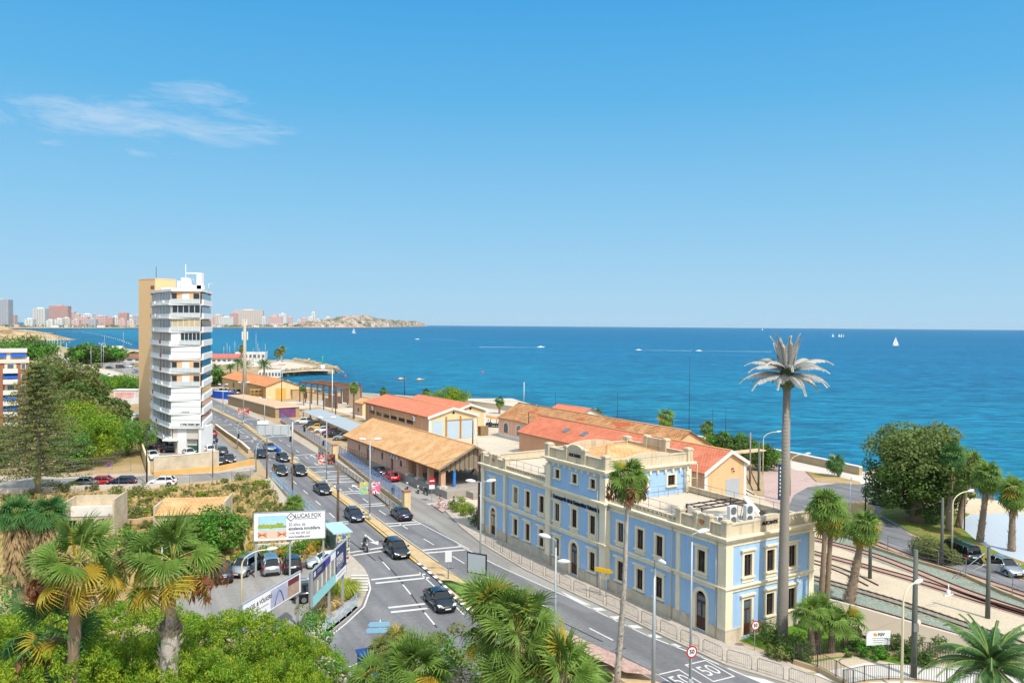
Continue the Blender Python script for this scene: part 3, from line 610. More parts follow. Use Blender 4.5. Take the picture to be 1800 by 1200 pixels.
def feather_palm(label,base,h,r,nf,L,seed,group=None,nl=26,wl=.5,lw=.05,el1=-25):
 t=thing('date_palm',label,'palm tree',base,0,group)
 obj('trunk',palm_trunk([(0,0,-.1),(.1,0,h*.5),(0,0,h)],[r*1.2,r,r],PBARK,60,seed),t)
 obj('crown',feather_crown(nf,L,seed,el1=el1,wl=wl,nl=nl,lw=lw).mesh('crown',[LF['date'],M('date_rachis','#7c8c48')]),t,(0,0,h))
 return t
def shrub(label,loc,rx,ry,h,mats,seed,n=700,leaf=.16,name='shrub',group=None,k=9,asp=.55,cat='bush',up=.4):
 t=thing(name,label,cat,loc,0,group);mb=MB();g=random.Random(seed)
 for i in range(4):a=g.uniform(0,6.28);mb.tube([(0,0,0),(math.cos(a)*rx*.4,math.sin(a)*ry*.4,h*.6)],[.035,.015],5)
 obj('stems',mb.mesh('stems',BARK),t)
 obj('foliage',leaf_cloud('foliage',dome(rx*.8,ry*.8,h*.1,h,k,min(rx,ry,h)*.42,seed,len(mats)),n,leaf,mats,seed,up,asp,low=.02),t)
 return t
def grass_clump(label,loc,r,h,mat,seed,n=260,name='grass_clump',cat='ornamental grass'):
 g=random.Random(seed);mb=MB()
 for i in range(n):
  a=g.uniform(0,6.283);q=r*.45*math.sqrt(g.random());o=Vector((math.cos(a),math.sin(a),0));b=o*q;l=h*g.uniform(.6,1.1);s=Vector((-o.y,o.x,0))*.035;m_=b+o*l*.3+Vector((0,0,l*.75));e=b+o*l*.8+Vector((0,0,l*g.uniform(.3,.75)))
  mb.add([b-s,b+s,m_+s,e,m_-s],[(0,1,2,4),(4,2,3)],0)
 o=mb.build(name,mat);place(o,loc);return setp(o,label,cat)
PT=[LF['pine'],LF['lime'],LF['pine']]
def pine(label,px,py,y,rx,ry,seed,proto=None):
 p=D(px,py,y)
 h=p.z
 if proto:return dup(proto,(p.x,p.y,0),seed*1.1,label,(rx/6,ry/6,h/9))
 t=thing('umbrella_pine',label,'pine tree',(p.x,p.y,0),seed*1.1,'umbrella pines in the foreground')
 g=random.Random(seed);cl=[]
 for i in range(330):
  a=i*2.39996;q=math.sqrt((i+.5)/330);z=8.75-3.0*q*q+g.uniform(-.65,.25);c=g.uniform(.26,.46);cl.append((6*q*math.cos(a)+g.uniform(-.3,.3),6*q*math.sin(a)+g.uniform(-.3,.3),z,c,c,c*.75,g.randrange(3)))
 for i in range(40):a=g.uniform(0,6.28);q=g.uniform(.2,.95);cl.append((6*q*math.cos(a),6*q*math.sin(a),7.3-3*q*q-g.uniform(0,1.),.8,.8,.5,0))
 obj('trunk',trunk_mesh(6.5,.3,seed,7,4),t)
 obj('crown',leaf_cloud('crown',cl,42000,.17,PT,seed,.5,.35,.5),t)
 t.scale=(rx/6,ry/6,h/9);return t
pp=pine('umbrella pine with a broad bright green crown between the two tall foreground palm trunks',205,1062,43,6.2,6.,1)
pine('umbrella pine right of the shaggy grey palm trunk, below the slanting white estate billboard',400,1078,42,5.2,5.5,2,pp)
pine('umbrella pine crown cut by the left photo edge, left of the leaning brown palm',20,1085,42,5.5,5.5,3,pp)
pine('small umbrella pine at the kerb of the curving road, rightmost of the pine crowns',505,1112,42,3.4,4,4,pp)
pine('umbrella pine crown at the bottom edge under the shaggy grey palm trunk',330,1150,36,4.6,4.5,5,pp)
pine('umbrella pine crown at the bottom edge under the billboards, lowest of the pines',500,1160,37,3.4,4.2,6,pp)
pine('umbrella pine crown in the bottom left corner behind the dark fan palm',100,1135,36,4.6,4.5,7,pp)
pine('umbrella pine crown between the two foreground palm trunks, below the broad bright one',250,1120,38,4.6,4.5,8,pp)
pine('umbrella pine crown left of the leaning brown palm trunk, behind the dark fan palm',70,1070,46,5,5,9,pp)
def fp(label,px,py,y,**k):
 p=D(px,py,y);q=k.pop('foot',(0,0));return fan_palm(label,(p.x+q[0],p.y+q[1],0),tuple(p),**k)
fp('tall leaning fan palm with smooth brown trunk and yellowing lower leaves at the left',137,988,36,foot=(-1.0,0),r0=.36,r1=.25,nf=25,Rb=1.3,Lp=1.65,seed=11,sk=60,skh=1.3,yellow=.32,bend=(.12,0),seg=24,droop=.34,el1=-36,fruit=3,group=None)
fp('fan palm with shaggy grey lower trunk and golden lower leaves beside a thin lamp',303,985,36,foot=(-.45,0),r0=.40,r1=.20,nf=26,Rb=1.3,Lp=1.6,seed=12,waist=.76,el1=-36,sk=60,skh=1.2,yellow=.36,shag=900,sl=.66,bark=GBARK,seg=24,fruit=3,droop=.34)
fp('low dark green fan palm under the leaning brown palm trunk',92,1115,37,r0=.4,r1=.32,nf=20,Rb=1.4,Lp=1.7,seed=13,yellow=.06,mats=[LF['palmd'],LF['palmy'],M('palm_stalk','#9aa04c')],seg=22,fruit=2)
fp('bushy fan palm with shaggy skirt of dead leaves at the left edge above the pines',32,905,60,r0=.5,r1=.4,nf=30,Rb=1.05,Lp=1.1,seed=14,sk=900,skh=4.5,yellow=.03,el1=-12,skr=.85,mats=[LF['palmd'],LF['palmy'],M('palm_stalk','#9aa04c')])
fp('bushy fan palm with tan skirt of dead leaves in front of the ruined shed',85,905,58,r0=.5,r1=.4,nf=30,Rb=1.0,Lp=1.05,seed=15,sk=900,skh=4.2,yellow=.03,el1=-12,skr=.85,mats=[LF['palmd'],LF['palmy'],M('palm_stalk','#9aa04c')])
fp('large fan palm with split drooping leaves at the roadside island, biggest in the bottom middle',905,1112,37,r0=.4,r1=.3,nf=52,Rb=1.3,Lp=1.85,seed=16,yellow=.10,sk=60,skh=1.6,seg=26,droop=.7)
fp('fan palm with broad yellow tipped leaves at the bottom edge beside the pink gravel bed',985,1180,36,r0=.4,r1=.3,nf=26,Rb=1.4,Lp=1.4,seed=17,yellow=.15,seg=22,droop=.55)
fp('upright fan palm in front of the blank back of the small road sign',862,1070,37.5,r0=.3,r1=.25,nf=12,Rb=1.35,Lp=1.0,seed=18,yellow=.0,seg=20,el1=35,droop=.25)
fp('spiky fan palm at the bottom edge left of the flowering shrub',728,1185,38,r0=.4,r1=.3,nf=28,Rb=1.4,Lp=1.35,seed=19,yellow=.08,seg=26,el1=5,droop=.3)
fp('small fan palm low at the bottom edge near the blue box',655,1195,40,r0=.3,r1=.3,nf=16,Rb=.9,Lp=.9,seed=20,yellow=.05,el1=0)
for i,(px,py,y,lb)in enumerate(((672,1140,46,'dwarf palm with blue green leaves under the light blue direction sign'),(700,1118,48,'dwarf palm with rounded blue green crown right of the light blue direction sign'))):
 p=D(px,py,y);fan_palm(lb,(p.x,p.y,0),tuple(p),.14,.12,26,.55,.6,25+i,mats=[LF['olive'],LF['palmy'],M('palm_stalk','#9aa04c')],yellow=.05,seg=12,name='dwarf_palm')
p=D(1104,838,54);b=G(1084,1206)
fan_palm('tall thin fan palm with shaggy grey trunk standing in front of the blue station facade',(b.x,b.y,0),tuple(p),.23,.11,44,.95,.95,21,sk=36,skh=1.6,yellow=.1,shag=520,sl=.62,bark=GBARK,bend=(.15,0),seg=18,droop=.5,el1=-62,fruit=3)
def flower(px,py,y,rx,ry,seed,label,n=5200,z0=.3):
 p=D(px,py,y);return make_tree('flowering_shrub',label,'shrub',rx,ry,max(.8,p.z*z0),p.z,34,.62,n,.19,[LF['green'],LF['olive'],LF['green'],LF['white']],seed,.12,(p.x,p.y,0),lean=.1,group=None)
flower(775,1090,44,2.1,2.2,31,'loose flowering shrub with pale blossom left of the big fan palm on the island')
flower(800,1150,40,2.4,2.0,32,'dense leafy shrub at the bottom edge between two fan palms',6500)
flower(545,1070,47,1.7,1.9,33,'sparse grey green tree in front of the slanting white billboard',2600)
flower(580,1150,41,1.6,1.8,34,'leafy shrub at the bottom edge overlapping the curving road',3200)
p=D(1742,1168,41)
t=feather_palm('date palm with long arching feather leaves in the bottom right corner',(p.x,p.y,0),p.z,.42,46,3.6,41,nl=52,wl=.55,lw=.028,el1=-20)
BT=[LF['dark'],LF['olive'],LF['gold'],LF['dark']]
q=G(1612,918);ht=D(1600,742,q.y).z
t=thing('ficus_tree','huge dense ficus with bronze green top at the roundabout by the sea','tree',q)
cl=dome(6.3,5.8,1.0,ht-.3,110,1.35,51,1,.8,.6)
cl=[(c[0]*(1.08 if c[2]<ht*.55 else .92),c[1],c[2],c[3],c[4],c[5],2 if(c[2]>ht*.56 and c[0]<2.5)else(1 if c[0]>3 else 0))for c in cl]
obj('trunk',trunk_mesh(ht*.6,.8,51,8,4),t)
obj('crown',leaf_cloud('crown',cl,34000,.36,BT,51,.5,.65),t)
q2=G(1655,905);make_tree('ficus_tree','dark dense tree right behind the huge ficus, under the palm crowns','tree',4.2,4,.6,D(1660,765,q2 .y).z,36,1.3,7500,.36,[LF['dark'],LF['green'],LF['dark']],52,.4,q2)
for i,(px,py,cx,cy,lb)in enumerate(((1668,935,1672,800,'tall fan palm with dense crown and pale trunk close beside the dark trees'),(1684,928,1706,815,'fan palm with curved trunk leaning right of the dark trees'),(1722,952,1737,835,'fan palm with straight shaggy trunk on the lawn strip, second from the right edge'),(1778,968,1781,862,'fan palm with brown leaf skirt at the right edge by the tiled promenade'))):
 q=G(px,py);p=D(cx,cy,q.y);fan_palm(lb,tuple(q),tuple(p),.42,.24,44,1.2,1.25,61+i,'fan palms on the lawn strip',[LF['palm']if i else LF['palmd'],LF['palmy'],M('palm_stalk','#9aa04c')],sk=90,skh=2.2,yellow=.04,shag=60,seg=12,droop=.55,el1=-65)
q=G(1475,838);p=D(1469,812,q.y);fan_palm('small fan palm on the planted triangle in front of the sea wall',tuple(q),tuple(p),.25,.2,34,1.15,1.1,66,None,[LF['palmd'],LF['palmy'],M('palm_stalk','#9aa04c')],yellow=.06,seg=10,sk=20,skh=.8)
for i,(px,py,cx,cy,yl,lb)in enumerate(((1440,1115,1453,888,.22,'slim smooth fan palm at the right station corner, left one of a close pair'),(1450,1108,1462,905,.1,'tall fan palm just right of its slim twin near the station corner'),(1492,1062,1519,922,.1,'fan palm with thick shaggy lower trunk leaning right beside the railway'))):
 q=G(px,py);p=D(cx,cy,q.y);fan_palm(lb,tuple(q),tuple(p),.27 if i<2 else .48,.17 if i<2 else .2,40,1.08,1.08,71+i,'fan palms beside the station',None,sk=24,skh=.9,yellow=yl,shag=140 if i<2 else 260,sl=.5,bark=PBARK,seg=14,droop=.55,el1=-58)
for i,(px,py,cx,cy,lb)in enumerate(((1428,1152,1424,1078,'young fan palm with windblown leaves, left of the group in the station garden'),(1437,1146,1440,1072,'young fan palm at the back of the group in the station garden'),(1461,1150,1463,1092,'young fan palm in the middle of the group in the station garden'),(1482,1146,1490,1090,'young fan palm right of the group in the station garden, nearest the white sign'))):
 q=G(px,py);p=D(cx,cy,q.y);fan_palm(lb,tuple(q),tuple(p),.28,.24,20,1.0,.95,81+i,'young fan palms in the station garden',[LF['palm'],LF['palmy'],M('palm_stalk','#9aa04c')],yellow=.02,shag=60,seg=16,droop=.35,el1=-20)
for i,(px,py,rx,h,mt,lb)in enumerate(((1345,1132,1.5,1.7,'dark','spiky dark shrub left of the foot of the artificial palm mast'),(1395,1150,1.6,1.6,'dark','spiky dark shrub right of the foot of the artificial palm mast'),(1365,1158,1.2,.9,'olive','dry grey green shrub in front of the artificial palm mast'),(1405,1162,1.0,.9,'dark','low shrub at the corner of the iron railing'),(1500,1150,1.4,.9,'green','low hedge shrub below the young fan palms and the white sign'),(1540,1155,1.3,.8,'green','low shrub under the white station sign'),(1570,1140,1.0,1.1,'olive','rounded bush right of the white station sign'),(1595,1160,1.1,1.0,'dark','dark shrub left of the railway lamp post'),(1635,1148,2.1,1.2,'olive','broad clipped bush between the lamp post and the date palm'),(1625,1170,1.0,.9,'dark','spiky plant in front of the broad clipped bush'))):
 shrub(lb,G(px,py),rx,rx*.9,h,[LF[mt],LF['dark']],100+i,900,.28 if 'spiky' in lb else .2,asp=.22 if 'spiky' in lb else .5,group=None)
for i,(px,py,rx,h,lb)in enumerate(((1627,978,2.0,2.,'tall olive green bush by the fence, left of the dark green van'),(1650,985,1.6,1.7,'olive bush at the foot of the catenary pole beside the van'),(1670,990,1.3,1.4,'lower olive bush right of the catenary pole in front of the van'))):
 shrub(lb,G(px,py),rx,rx,h,[LF['olive'],LF['olive']],120+i,5000,.17,k=18)
for i,(px,py,r,lb)in enumerate(((809,893,1.0,'tallest round clipped bush behind the cyclists'),(795,896,.7,'round clipped bush nearest the two cyclists'),(801,901,.75,'round clipped bush in front of the tallest one beside the cyclists'),(819,898,.7,'yellow green round bush right of the tallest one'),(815,908,.75,'round clipped bush in the middle of the planted bed'),(827,904,.7,'round clipped bush at the right back of the planted bed'),(838,915,1.0,'dark green bush by the left end of the station'),(836,926,.9,'dark green bush at the near end of the planted bed'),(845,912,.8,'dark green bush touching the station corner pole'))):
 shrub(lb,G(px,py),r,r,r*1.8,[LF['hedge']if i<6 else LF['dark']],140+i,900,.14,'clipped_bush',None,12,.6)
grass_clump('big yellow green grass clump below the slanting billboards at the road corner',G(602,1052),1.9,1.9,LF['grass'],1,700)
grass_clump('dry straw coloured grass clump on the bank left of the curving road',G(578,1070),1.5,1.2,LF['straw'],2,450)
grass_clump('small dry grass clump lowest on the bank by the kerb',G(570,1085),1.2,.8,LF['straw'],3,300)
g=random.Random(5)
sc=[(395,848),(425,846),(452,852),(440,868),(470,870),(405,862),(380,868),(420,900),(455,905),(435,925),(470,930),(210,895),(235,905),(255,885),(245,870),(225,930),(260,930),(205,868),(165,862),(130,858),(110,865),(300,868),(330,870),(355,876),(285,875),(470,895),(490,905),(400,935),(225,912),(265,905),(215,880),(240,918),(250,895),(262,875),(410,885),(430,858),(465,858),(230,875),(90,862),(60,872)]
cnt={};ORD=['leftmost','second from left','third from left','fourth from left','fifth from left','sixth from left','seventh from left','eighth from left','ninth from left','tenth from left','eleventh from left','twelfth from left']
for i,(px,py)in enumerate(sorted(sc)):
 r=g.uniform(.7,1.7);where='high on the lot' if py<872 else('mid lot' if py<910 else 'low on the lot')
 side='left of the ruined sheds' if px<190 else('between the two ruined sheds' if px<275 else('behind the tiled ruin' if px<380 else 'right of the tiled ruin'))
 key=(where,side);cnt[key]=cnt.get(key,0)+1
 shrub('scrub bush %s, %s, %s'%(where,side,ORD[cnt[key]-1]),G(px,py),r,r,r*g.uniform(.6,.9),[LF[g.choice(['olive','gold','olive','hedge'])],LF['olive']],160+i,520,.24,'scrub_bush','wild bushes on the scrub lot')
p=G(375,975);make_tree('fig_tree','fresh green leafy tree between the tiled ruin and the parked cars','tree',3.3,3.2,.6,D(385,898,p.y).z,36,1.0,8000,.32,[LF['green'],LF['green'],LF['palm']],191,.2,p)
p=G(517,902);q=D(517,885,p.y);fan_palm('small fan palm behind the white beach billboard at the road fence',tuple(p),tuple(q),.3,.3,30,1.0,.9,192,None,[LF['palm'],LF['palmy'],M('palm_stalk','#9aa04c')],yellow=.02,seg=12)
for i,(px,py,rx,h,lb)in enumerate(((455,985,2.0,1.6,'flowering hedge bush behind the silver parked cars, left of the billboard posts'),(490,982,2.0,1.5,'flowering hedge bush under the middle of the beach billboard'),(530,975,1.8,1.7,'hedge bush under the right end of the beach billboard'),(560,965,1.8,1.8,'leafy hedge bush left of the bus shelter'),(425,990,1.5,1.2,'flowering hedge bush beside the fresh green leafy tree'))):
 shrub(lb,G(px,py),rx,1.2,h,[LF['green'],LF['hedge'],LF['palmy']],200+i,1400,.18)
p=G(250,985);shrub('feathery dark green bush behind the shaggy foreground palm',p,4.2,2.5,3.2,[LF['green'],LF['dark']],210,3000,.3)
p=D(15,1020,50);make_tree('feathery_tree','feathery green tree at the left edge below the skirted palms','tree',4.0,4,1,p.z,30,1.3,5200,.34,[LF['green'],LF['palmd']],211,.2,(p.x,p.y,0),asp=.25)
def gt(label,px,py,cx,cy,rx,mats,seed,n=5200,leaf=.5,k=30,name='garden_tree',z0=.12,flat=.7,asp=.6,ry=None,cat='tree'):
 b=G(px,py);top=D(cx,cy,b.y).z;s=rx;return make_tree(name,label,cat,rx,ry or rx,top*z0,top,k,rx*.33,n,leaf,mats,seed,.25,b,flat=flat,asp=asp)
gt('lime green pine with layered crown in front of the tower garden',165,818,170,722,5.0,[LF['pine'],LF['lime'],LF['pine']],221,8000,.5,34,'garden_pine',asp=.3)
gt('yellow green pine top behind the lime green pine',135,778,128,702,5.2,[LF['lime'],LF['pine']],222,5200,.55,26,'garden_pine',asp=.3)
gt('bright green feathery tree between the tower and the lime green pine',225,800,222,738,5.6,[LF['green'],LF['palm']],223,7000,.5,32,asp=.3)
gt('fresh green tree beside the monkey puzzle trunk',122,828,125,755,3.6,[LF['palm'],LF['green']],224,5200,.45,26)
gt('dark rounded tree at the left edge below the apartment block with awnings',5,800,5,748,4.6,[LF['dark'],LF['dark'],LF['olive']],225,4200,.5,24)
gt('small rounded bush tree at the left edge above the side street',3,822,2,800,2.0,[LF['dark']],226,1500,.4,14)
for i,(px,py,cx,cy,rx,mt)in enumerate(((108,730,112,640,7.5,'olive'),(85,700,92,628,7.0,'dark'),(140,735,140,632,6.5,'olive'),(62,720,68,630,7.0,'olive'),(150,745,152,668,5.5,'dark'),(120,755,118,684,6.0,'olive'),(175,735,178,700,4.5,'dark'),(195,728,196,705,4.,'green'),(185,760,186,715,5,'olive'),(212,745,214,722,4,'green'))):
 lb=['tall olive toned tree left of the far promenade','dark green tree right behind the awning block roof','olive brown tree top nearest the promenade road','olive tree against the corner of the awning block','dark tree just left of the promenade pines','olive tree behind the yellow green pine','small dark tree below the graffiti kiosk','small green tree left of the white wall by the tower','olive tree right of the yellow green pine top','green tree at the foot of the orange tower wall'][i]
 gt(lb,px,py,cx,cy,rx,[LF[mt],LF['olive'],LF['dark']],230+i,3800,.75,26)
b=G(67,872);top=D(70,640,b.y).z
t=thing('norfolk_pine','tall layered norfolk pine in front of the apartment block with awnings','tree',b)
mb=MB();mb.tube([(0,0,0),(.1,0,top*.5),(.25,0,top)],[.42,.28,.06],9);g=random.Random(3);cl=[]
for k in range(26):
 f=k/25;z=top*(.16+.82*f);L=7.2*(1-f)**.75+.7
 for j in range(6):
  a=j*1.047+k*.5+g.uniform(-.15,.15);e=(math.cos(a)*L,math.sin(a)*L);l2=g.uniform(.8,1.05);mb.tube([(.1,0,z),(e[0]*.5,e[1]*.5,z-.15),(e[0]*l2,e[1]*l2,z+.25)],[.07,.045,.015],4)
  for q in(.2,.4,.6,.8,1.0):cl.append((e[0]*q*l2,e[1]*q*l2,z+.1*q+.05,.7,.7,.24,g.randrange(2)))
obj('trunk',mb.mesh('trunk',M('grey_bark','#a09488',.95,.2,2.)),t)
obj('crown',leaf_cloud('crown',cl,17000,.42,[LF['auraria'],LF['olive']],3,.6,.3),t)
def far_palm(label,px,py,cx,cy,seed,s=1.,kind='fan',green='palmd',group='palms along the sea front'):
 q=G(px,py);p=D(cx,cy,q.y);return fan_palm(label,tuple(q),tuple(p),.3*s,.22*s,26,1.0*s,1.0*s,seed,group,[LF[green],LF['palmy'],M('palm_stalk','#9aa04c')],sk=24,skh=1.4*s,yellow=.12,seg=9,droop=.5,el1=-60)
far_palm('thin fan palm between the rusty frame and the red roofed hall',622,735,622,680,301,1.05,green='palm')
far_palm('fan palm at the left end of the red roofed hall by the sea wall',674,712,674,688,302)
far_palm('small fan palm left of the round pine behind the red roof',748,715,749,690,303,1.)
far_palm('fan palm standing alone on the sea front left of the tiled warehouse',878,727,878,704,304,1.1)
far_palm('big dense fan palm behind the tiled warehouse ridge',1172,780,1171,732,305,1.45,green='palm')
far_palm('fan palm left of the dark hedge behind the warehouse gable',1243,785,1243,750,306,1.1)
far_palm('small palm top behind the small red roof at the sea',1050,748,1050,725,307,.9)
far_palm('small palm in front of the rusty steel frame',534,712,533,682,308,.8)
def far_feather(label,px,py,cx,cy,seed,L=3.4):
 q=G(px,py);p=D(cx,cy,q.y);return feather_palm(label,tuple(q),p.z,.35,26,L,seed,'date palms by the marina',14,.8,.12,-35)
fpz=D(464,640,G(464,668).y).z;fpm=far_feather('date palm nearest the sea behind the far warehouse',464,668,464,640,311,4.6)
for i,(px,py,cx,cy,lb)in enumerate(((430,662,436,642,'date palm right of the telecom mast behind the far warehouse'),(405,662,410,645,'date palm left of the telecom mast behind the far warehouse'),(418,655,424,636,'date palm directly behind the telecom mast'),(380,672,382,648,'date palm nearest the white tower by the marina'))):
 q=G(px,py);p=D(cx,cy,q.y);dup(fpm,tuple(q),i*1.3,lb,(1,1,p.z/fpz))
gt('dense dark tree between the white tower and the far warehouse',377,678,377,650,5.5,[LF['dark'],LF['green']],320,3000,.8,20)
for i,(px,py,cx,cy,lb)in enumerate(((488,640,488,619,'left of the two palms on the breakwater'),(495,640,496,614,'taller right one of the two palms on the breakwater'),(424,640,425,612,'palm behind the telecom mast at the marina quay'))):far_palm(lb,px,py,cx,cy,330+i,1.7,green='olive',group='palms by the marina')
q=G(790,716);t=make_tree('round_pine','rounded lime green pine behind the two red roofed halls','pine tree',6.2,4,1.0,D(790,683,q.y).z+.4,30,1.7,5200,.55,[LF['pine'],LF['lime'],LF['pine']],340,.25,q,asp=.35)
for i,(px,py,cy,rx,lb)in enumerate(((1262,800,760,3.6,'dark green hedge tree behind the peach gable, leftmost'),(1290,803,763,4.2,'dark green hedge tree behind the peach gable, in the middle'),(1318,812,772,3.8,'dark green hedge tree left of the curved lamp post'),(1344,826,784,2.8,'dark green tree at the foot of the curved lamp post by the sea wall'))):
 q=G(px,py);make_tree('hedge_tree',lb,'tree',rx,rx*.8,.4,D(px,cy,q.y).z,24,1.1,3600,.42,[LF['dark'],LF['green'],LF['dark']],350+i,.2,q)
for i,(px,py,cy,rx,lb)in enumerate(((170,690,660,6,'dense low pine left of the graffiti kiosk'),(222,682,664,9,'wide low pine behind the graffiti kiosk'),(205,684,667,7,'low pine in the middle behind the graffiti kiosk'))):gt(lb,px,py,px,cy,rx,[LF['green'],LF['pine']],360+i,3200,.9,20,'garden_pine',.3,ry=5,asp=.35)
for i,(px,py,cy,rx,lb)in enumerate(((147,640,606,9,'rounded palm like tree left of the beach building'),(178,636,612,13,'dense dark tree in front of the beach building roof'),(165,637,614,10,'dark tree between the beach building and the palm like tree'),(40,625,598,22,'green wooded bank under the pale cliff'),(60,632,606,14,'green bank trees beside the far lamp posts'),(240,634,620,7,'green tree touching the orange tower wall at the far car park'))):gt(lb,px,py,px,cy,rx,[LF['dark'],LF['green']],370+i,2600,1.8,20)
g=NR(9);poly=Gs([(-20,875),(235,866),(440,845),(470,850),(560,950),(590,980),(250,1040),(-20,1040)])
xs_,ys_=[p[0]for p in poly],[p[1]for p in poly]
def inside(p,poly):
 c=False
 for i in range(len(poly)):
  a,b=poly[i-1],poly[i]
  if(a[1]>p[1])!=(b[1]>p[1])and p[0]<(b[0]-a[0])*(p[1]-a[1])/(b[1]-a[1])+a[0]:c=not c
 return c
pts=[q for q in zip(g.uniform(min(xs_),max(xs_),9000),g.uniform(min(ys_),max(ys_),9000))if inside(q,poly)]
n=len(pts);P0=np.array([(x,y,0)for x,y in pts]);a=g.rand(n)*6.28;s=.12+.25*g.rand(n);d=np.stack([np.cos(a),np.sin(a),0*a],1);l=np.stack([g.normal(size=n)*.3,g.normal(size=n)*.3,1+0*a],1)*(.2+.5*g.rand(n))[:,None]
V=np.stack([P0-d*s[:,None],P0+d*s[:,None],P0+l+d*s[:,None]*.8,P0+l-d*s[:,None]*.8],1).reshape(-1,3)
setp(obj('dry_grass',npmesh('dry_grass',V,np.arange(4*n).reshape(n,4),(g.rand(n)<.35).astype(int),[LF['straw'],LF['olive']])),'dry grass tufts covering the scrub lot','grass',kind='stuff')
def V3(*a):return Vector(a)
def wall_holes(mb,o,du,nrm,s0,s1,z0,z1,holes,depth=.28,mi=0,mr=0):
 """wall in the plane o+du*s, z, with rectangular openings (and optional arch) and their reveals"""
 o,du,nrm=Vector(o),Vector(du),Vector(nrm)
 def p(s,z,d=0):v=o+du*s-nrm*d;return(v.x,v.y,o.z+z)
 flip=du.cross(Vector((0,0,1))).dot(nrm)<0
 def q(a,b,c,d,m):
  if flip:a,b,c,d=d,c,b,a
  mb.quad(a,b,c,d,m)
 S_=sorted({s0,s1}|{h[0]for h in holes}|{h[1]for h in holes});Zs=sorted({z0,z1}|{h[2]for h in holes}|{h[3]for h in holes})
 for i in range(len(S_)-1):
  for j in range(len(Zs)-1):
   a,b,c,d=S_[i],S_[i+1],Zs[j],Zs[j+1];m=((a+b)/2,(c+d)/2)
   if any(h[0]<m[0]<h[1]and h[2]<m[1]<h[3]for h in holes):continue
   q(p(a,c),p(b,c),p(b,d),p(a,d),mi)
 for h in holes:
  a,b,c,d=h[:4]
  if len(h)>4 and h[4]:
   r=(b-a)/2;m=(a+b)/2;n=8;zc=d-r;arc=[(m-r*math.cos(math.pi*k/n),zc+r*math.sin(math.pi*k/n))for k in range(n+1)]
   for k in range(n):q(p(*arc[k]),p(*arc[k+1]),p(arc[k+1][0],d),p(arc[k][0],d),mi);q(p(*arc[k]),p(*arc[k],depth),p(*arc[k+1],depth),p(*arc[k+1]),mr)
   q(p(a,c),p(a,c,depth),p(a,zc,depth),p(a,zc),mr);q(p(b,zc),p(b,zc,depth),p(b,c,depth),p(b,c),mr)
  else:
   q(p(a,c),p(a,c,depth),p(a,d,depth),p(a,d),mr);q(p(b,d),p(b,d,depth),p(b,c,depth),p(b,c),mr);q(p(a,d),p(a,d,depth),p(b,d,depth),p(b,d),mr)
  q(p(b,c),p(b,c,depth),p(a,c,depth),p(a,c),mr)
def tile_mat(name,cols,cw=.42,ch=.30,mortar=.03,bump_=.5,patch=None):
 """clay roof tiles in courses, on the metre UVs of the roof"""
 m,nt,b=_pr(name);uv=coords(nt,'UV');br=nt.nodes.new('ShaderNodeTexBrick');nt.links.new(uv,br.inputs['Vector'])
 br.inputs['Color1'].default_value=(*lin(cols[0]),1);br.inputs['Color2'].default_value=(*lin(cols[1]),1);br.inputs['Mortar'].default_value=(*mul(lin(cols[2]),1),1)
 br.inputs['Scale'].default_value=1;br.inputs['Brick Width'].default_value=cw;br.inputs['Row Height'].default_value=ch;br.inputs['Mortar Size'].default_value=mortar;br.inputs['Bias'].default_value=0.;br.inputs['Mortar Smooth'].default_value=.4
 n1=noise(nt,coords(nt),.45,5,.7);a=mixc(nt,ramp(nt,n1,[(.42,0.),(.68,.75)]),br.outputs['Color'],lin(cols[3]))
 n2=noise(nt,coords(nt),2.6,3,.7);a=mixc(nt,ramp(nt,n2,[(.52,0.),(.75,.55)]),a,lin(cols[1]))
 if patch:a=mixc(nt,ramp(nt,noise(nt,mapping(nt,coords(nt),(.5,.16,.5)),1.,3,.5),[(.60,0.),(.64,.8)]),a,lin(patch))
 nt.links.new(a,b.inputs['Base Color']);b.inputs['Roughness'].default_value=.9;b.inputs['Specular IOR Level'].default_value=.15
 wv=nt.nodes.new('ShaderNodeTexWave');wv.bands_direction='X';wv.inputs['Scale'].default_value=.32/max(.1,cw)*.62;nt.links.new(uv,wv.inputs[0])
 bump(nt,b,math_(nt,'ADD',math_(nt,'MULTIPLY',br.outputs['Fac'],-.8),math_(nt,'MULTIPLY',wv.outputs['Fac'],.5)),bump_,.06);MATS[name]=m;return m
TILE_O=tile_mat('ochre_tiles',['#d3a574','#c69564','#a27a52','#deb587'],.5,.42,.05,.4)
TILE_R=tile_mat('red_tiles',['#cf7c5e','#c56f52','#a0583f','#d68a6c'],.55,.40,.05,.5)
TILE_P=tile_mat('red_sheet_roof',['#d27c60','#cc7458','#b96750','#d68468'],1.6,.6,.012,.12)
TILE_B=tile_mat('mottled_old_tiles',['#c08e62','#a8744a','#7c5636','#d0a478'],.5,.42,.06,.6,'#b0553a')
TILE_F=tile_mat('orange_old_tiles',['#d08a5c','#c47a4c','#a46440','#d89a6c'],.8,.7,.04,.4)
GL=glass('window_glass','#222b31');GL2=glass('pale_glass','#56646c',.15)
WF=M('brown_frame','#4a3028',.5,.1,2.);TRIM=M('sandstone_trim','#e8dabc',.85,.10,.9,fine=7);TRIM2=M('worn_sandstone','#d8cab0',.9,.18,.8,fine=5,col2='#b5a68a')
PLINTH=M('plinth_stone','#c9bda6',.9,.16,.8);BLUE=M('blue_render','#9abbdc',.85,.04,.35,col2='#a3c3e2');ROOFD=M('roof_deck','#c4b6a2',.95,.10,.3)
GREYM=M('grey_metal','#8d9194',.45,.06,2.,metal=.6);WHITEM=M('white_metal','#dcdedd',.4,.04,2.);DARKM=M('dark_metal','#33363a',.5,.1,2.,metal=.3)
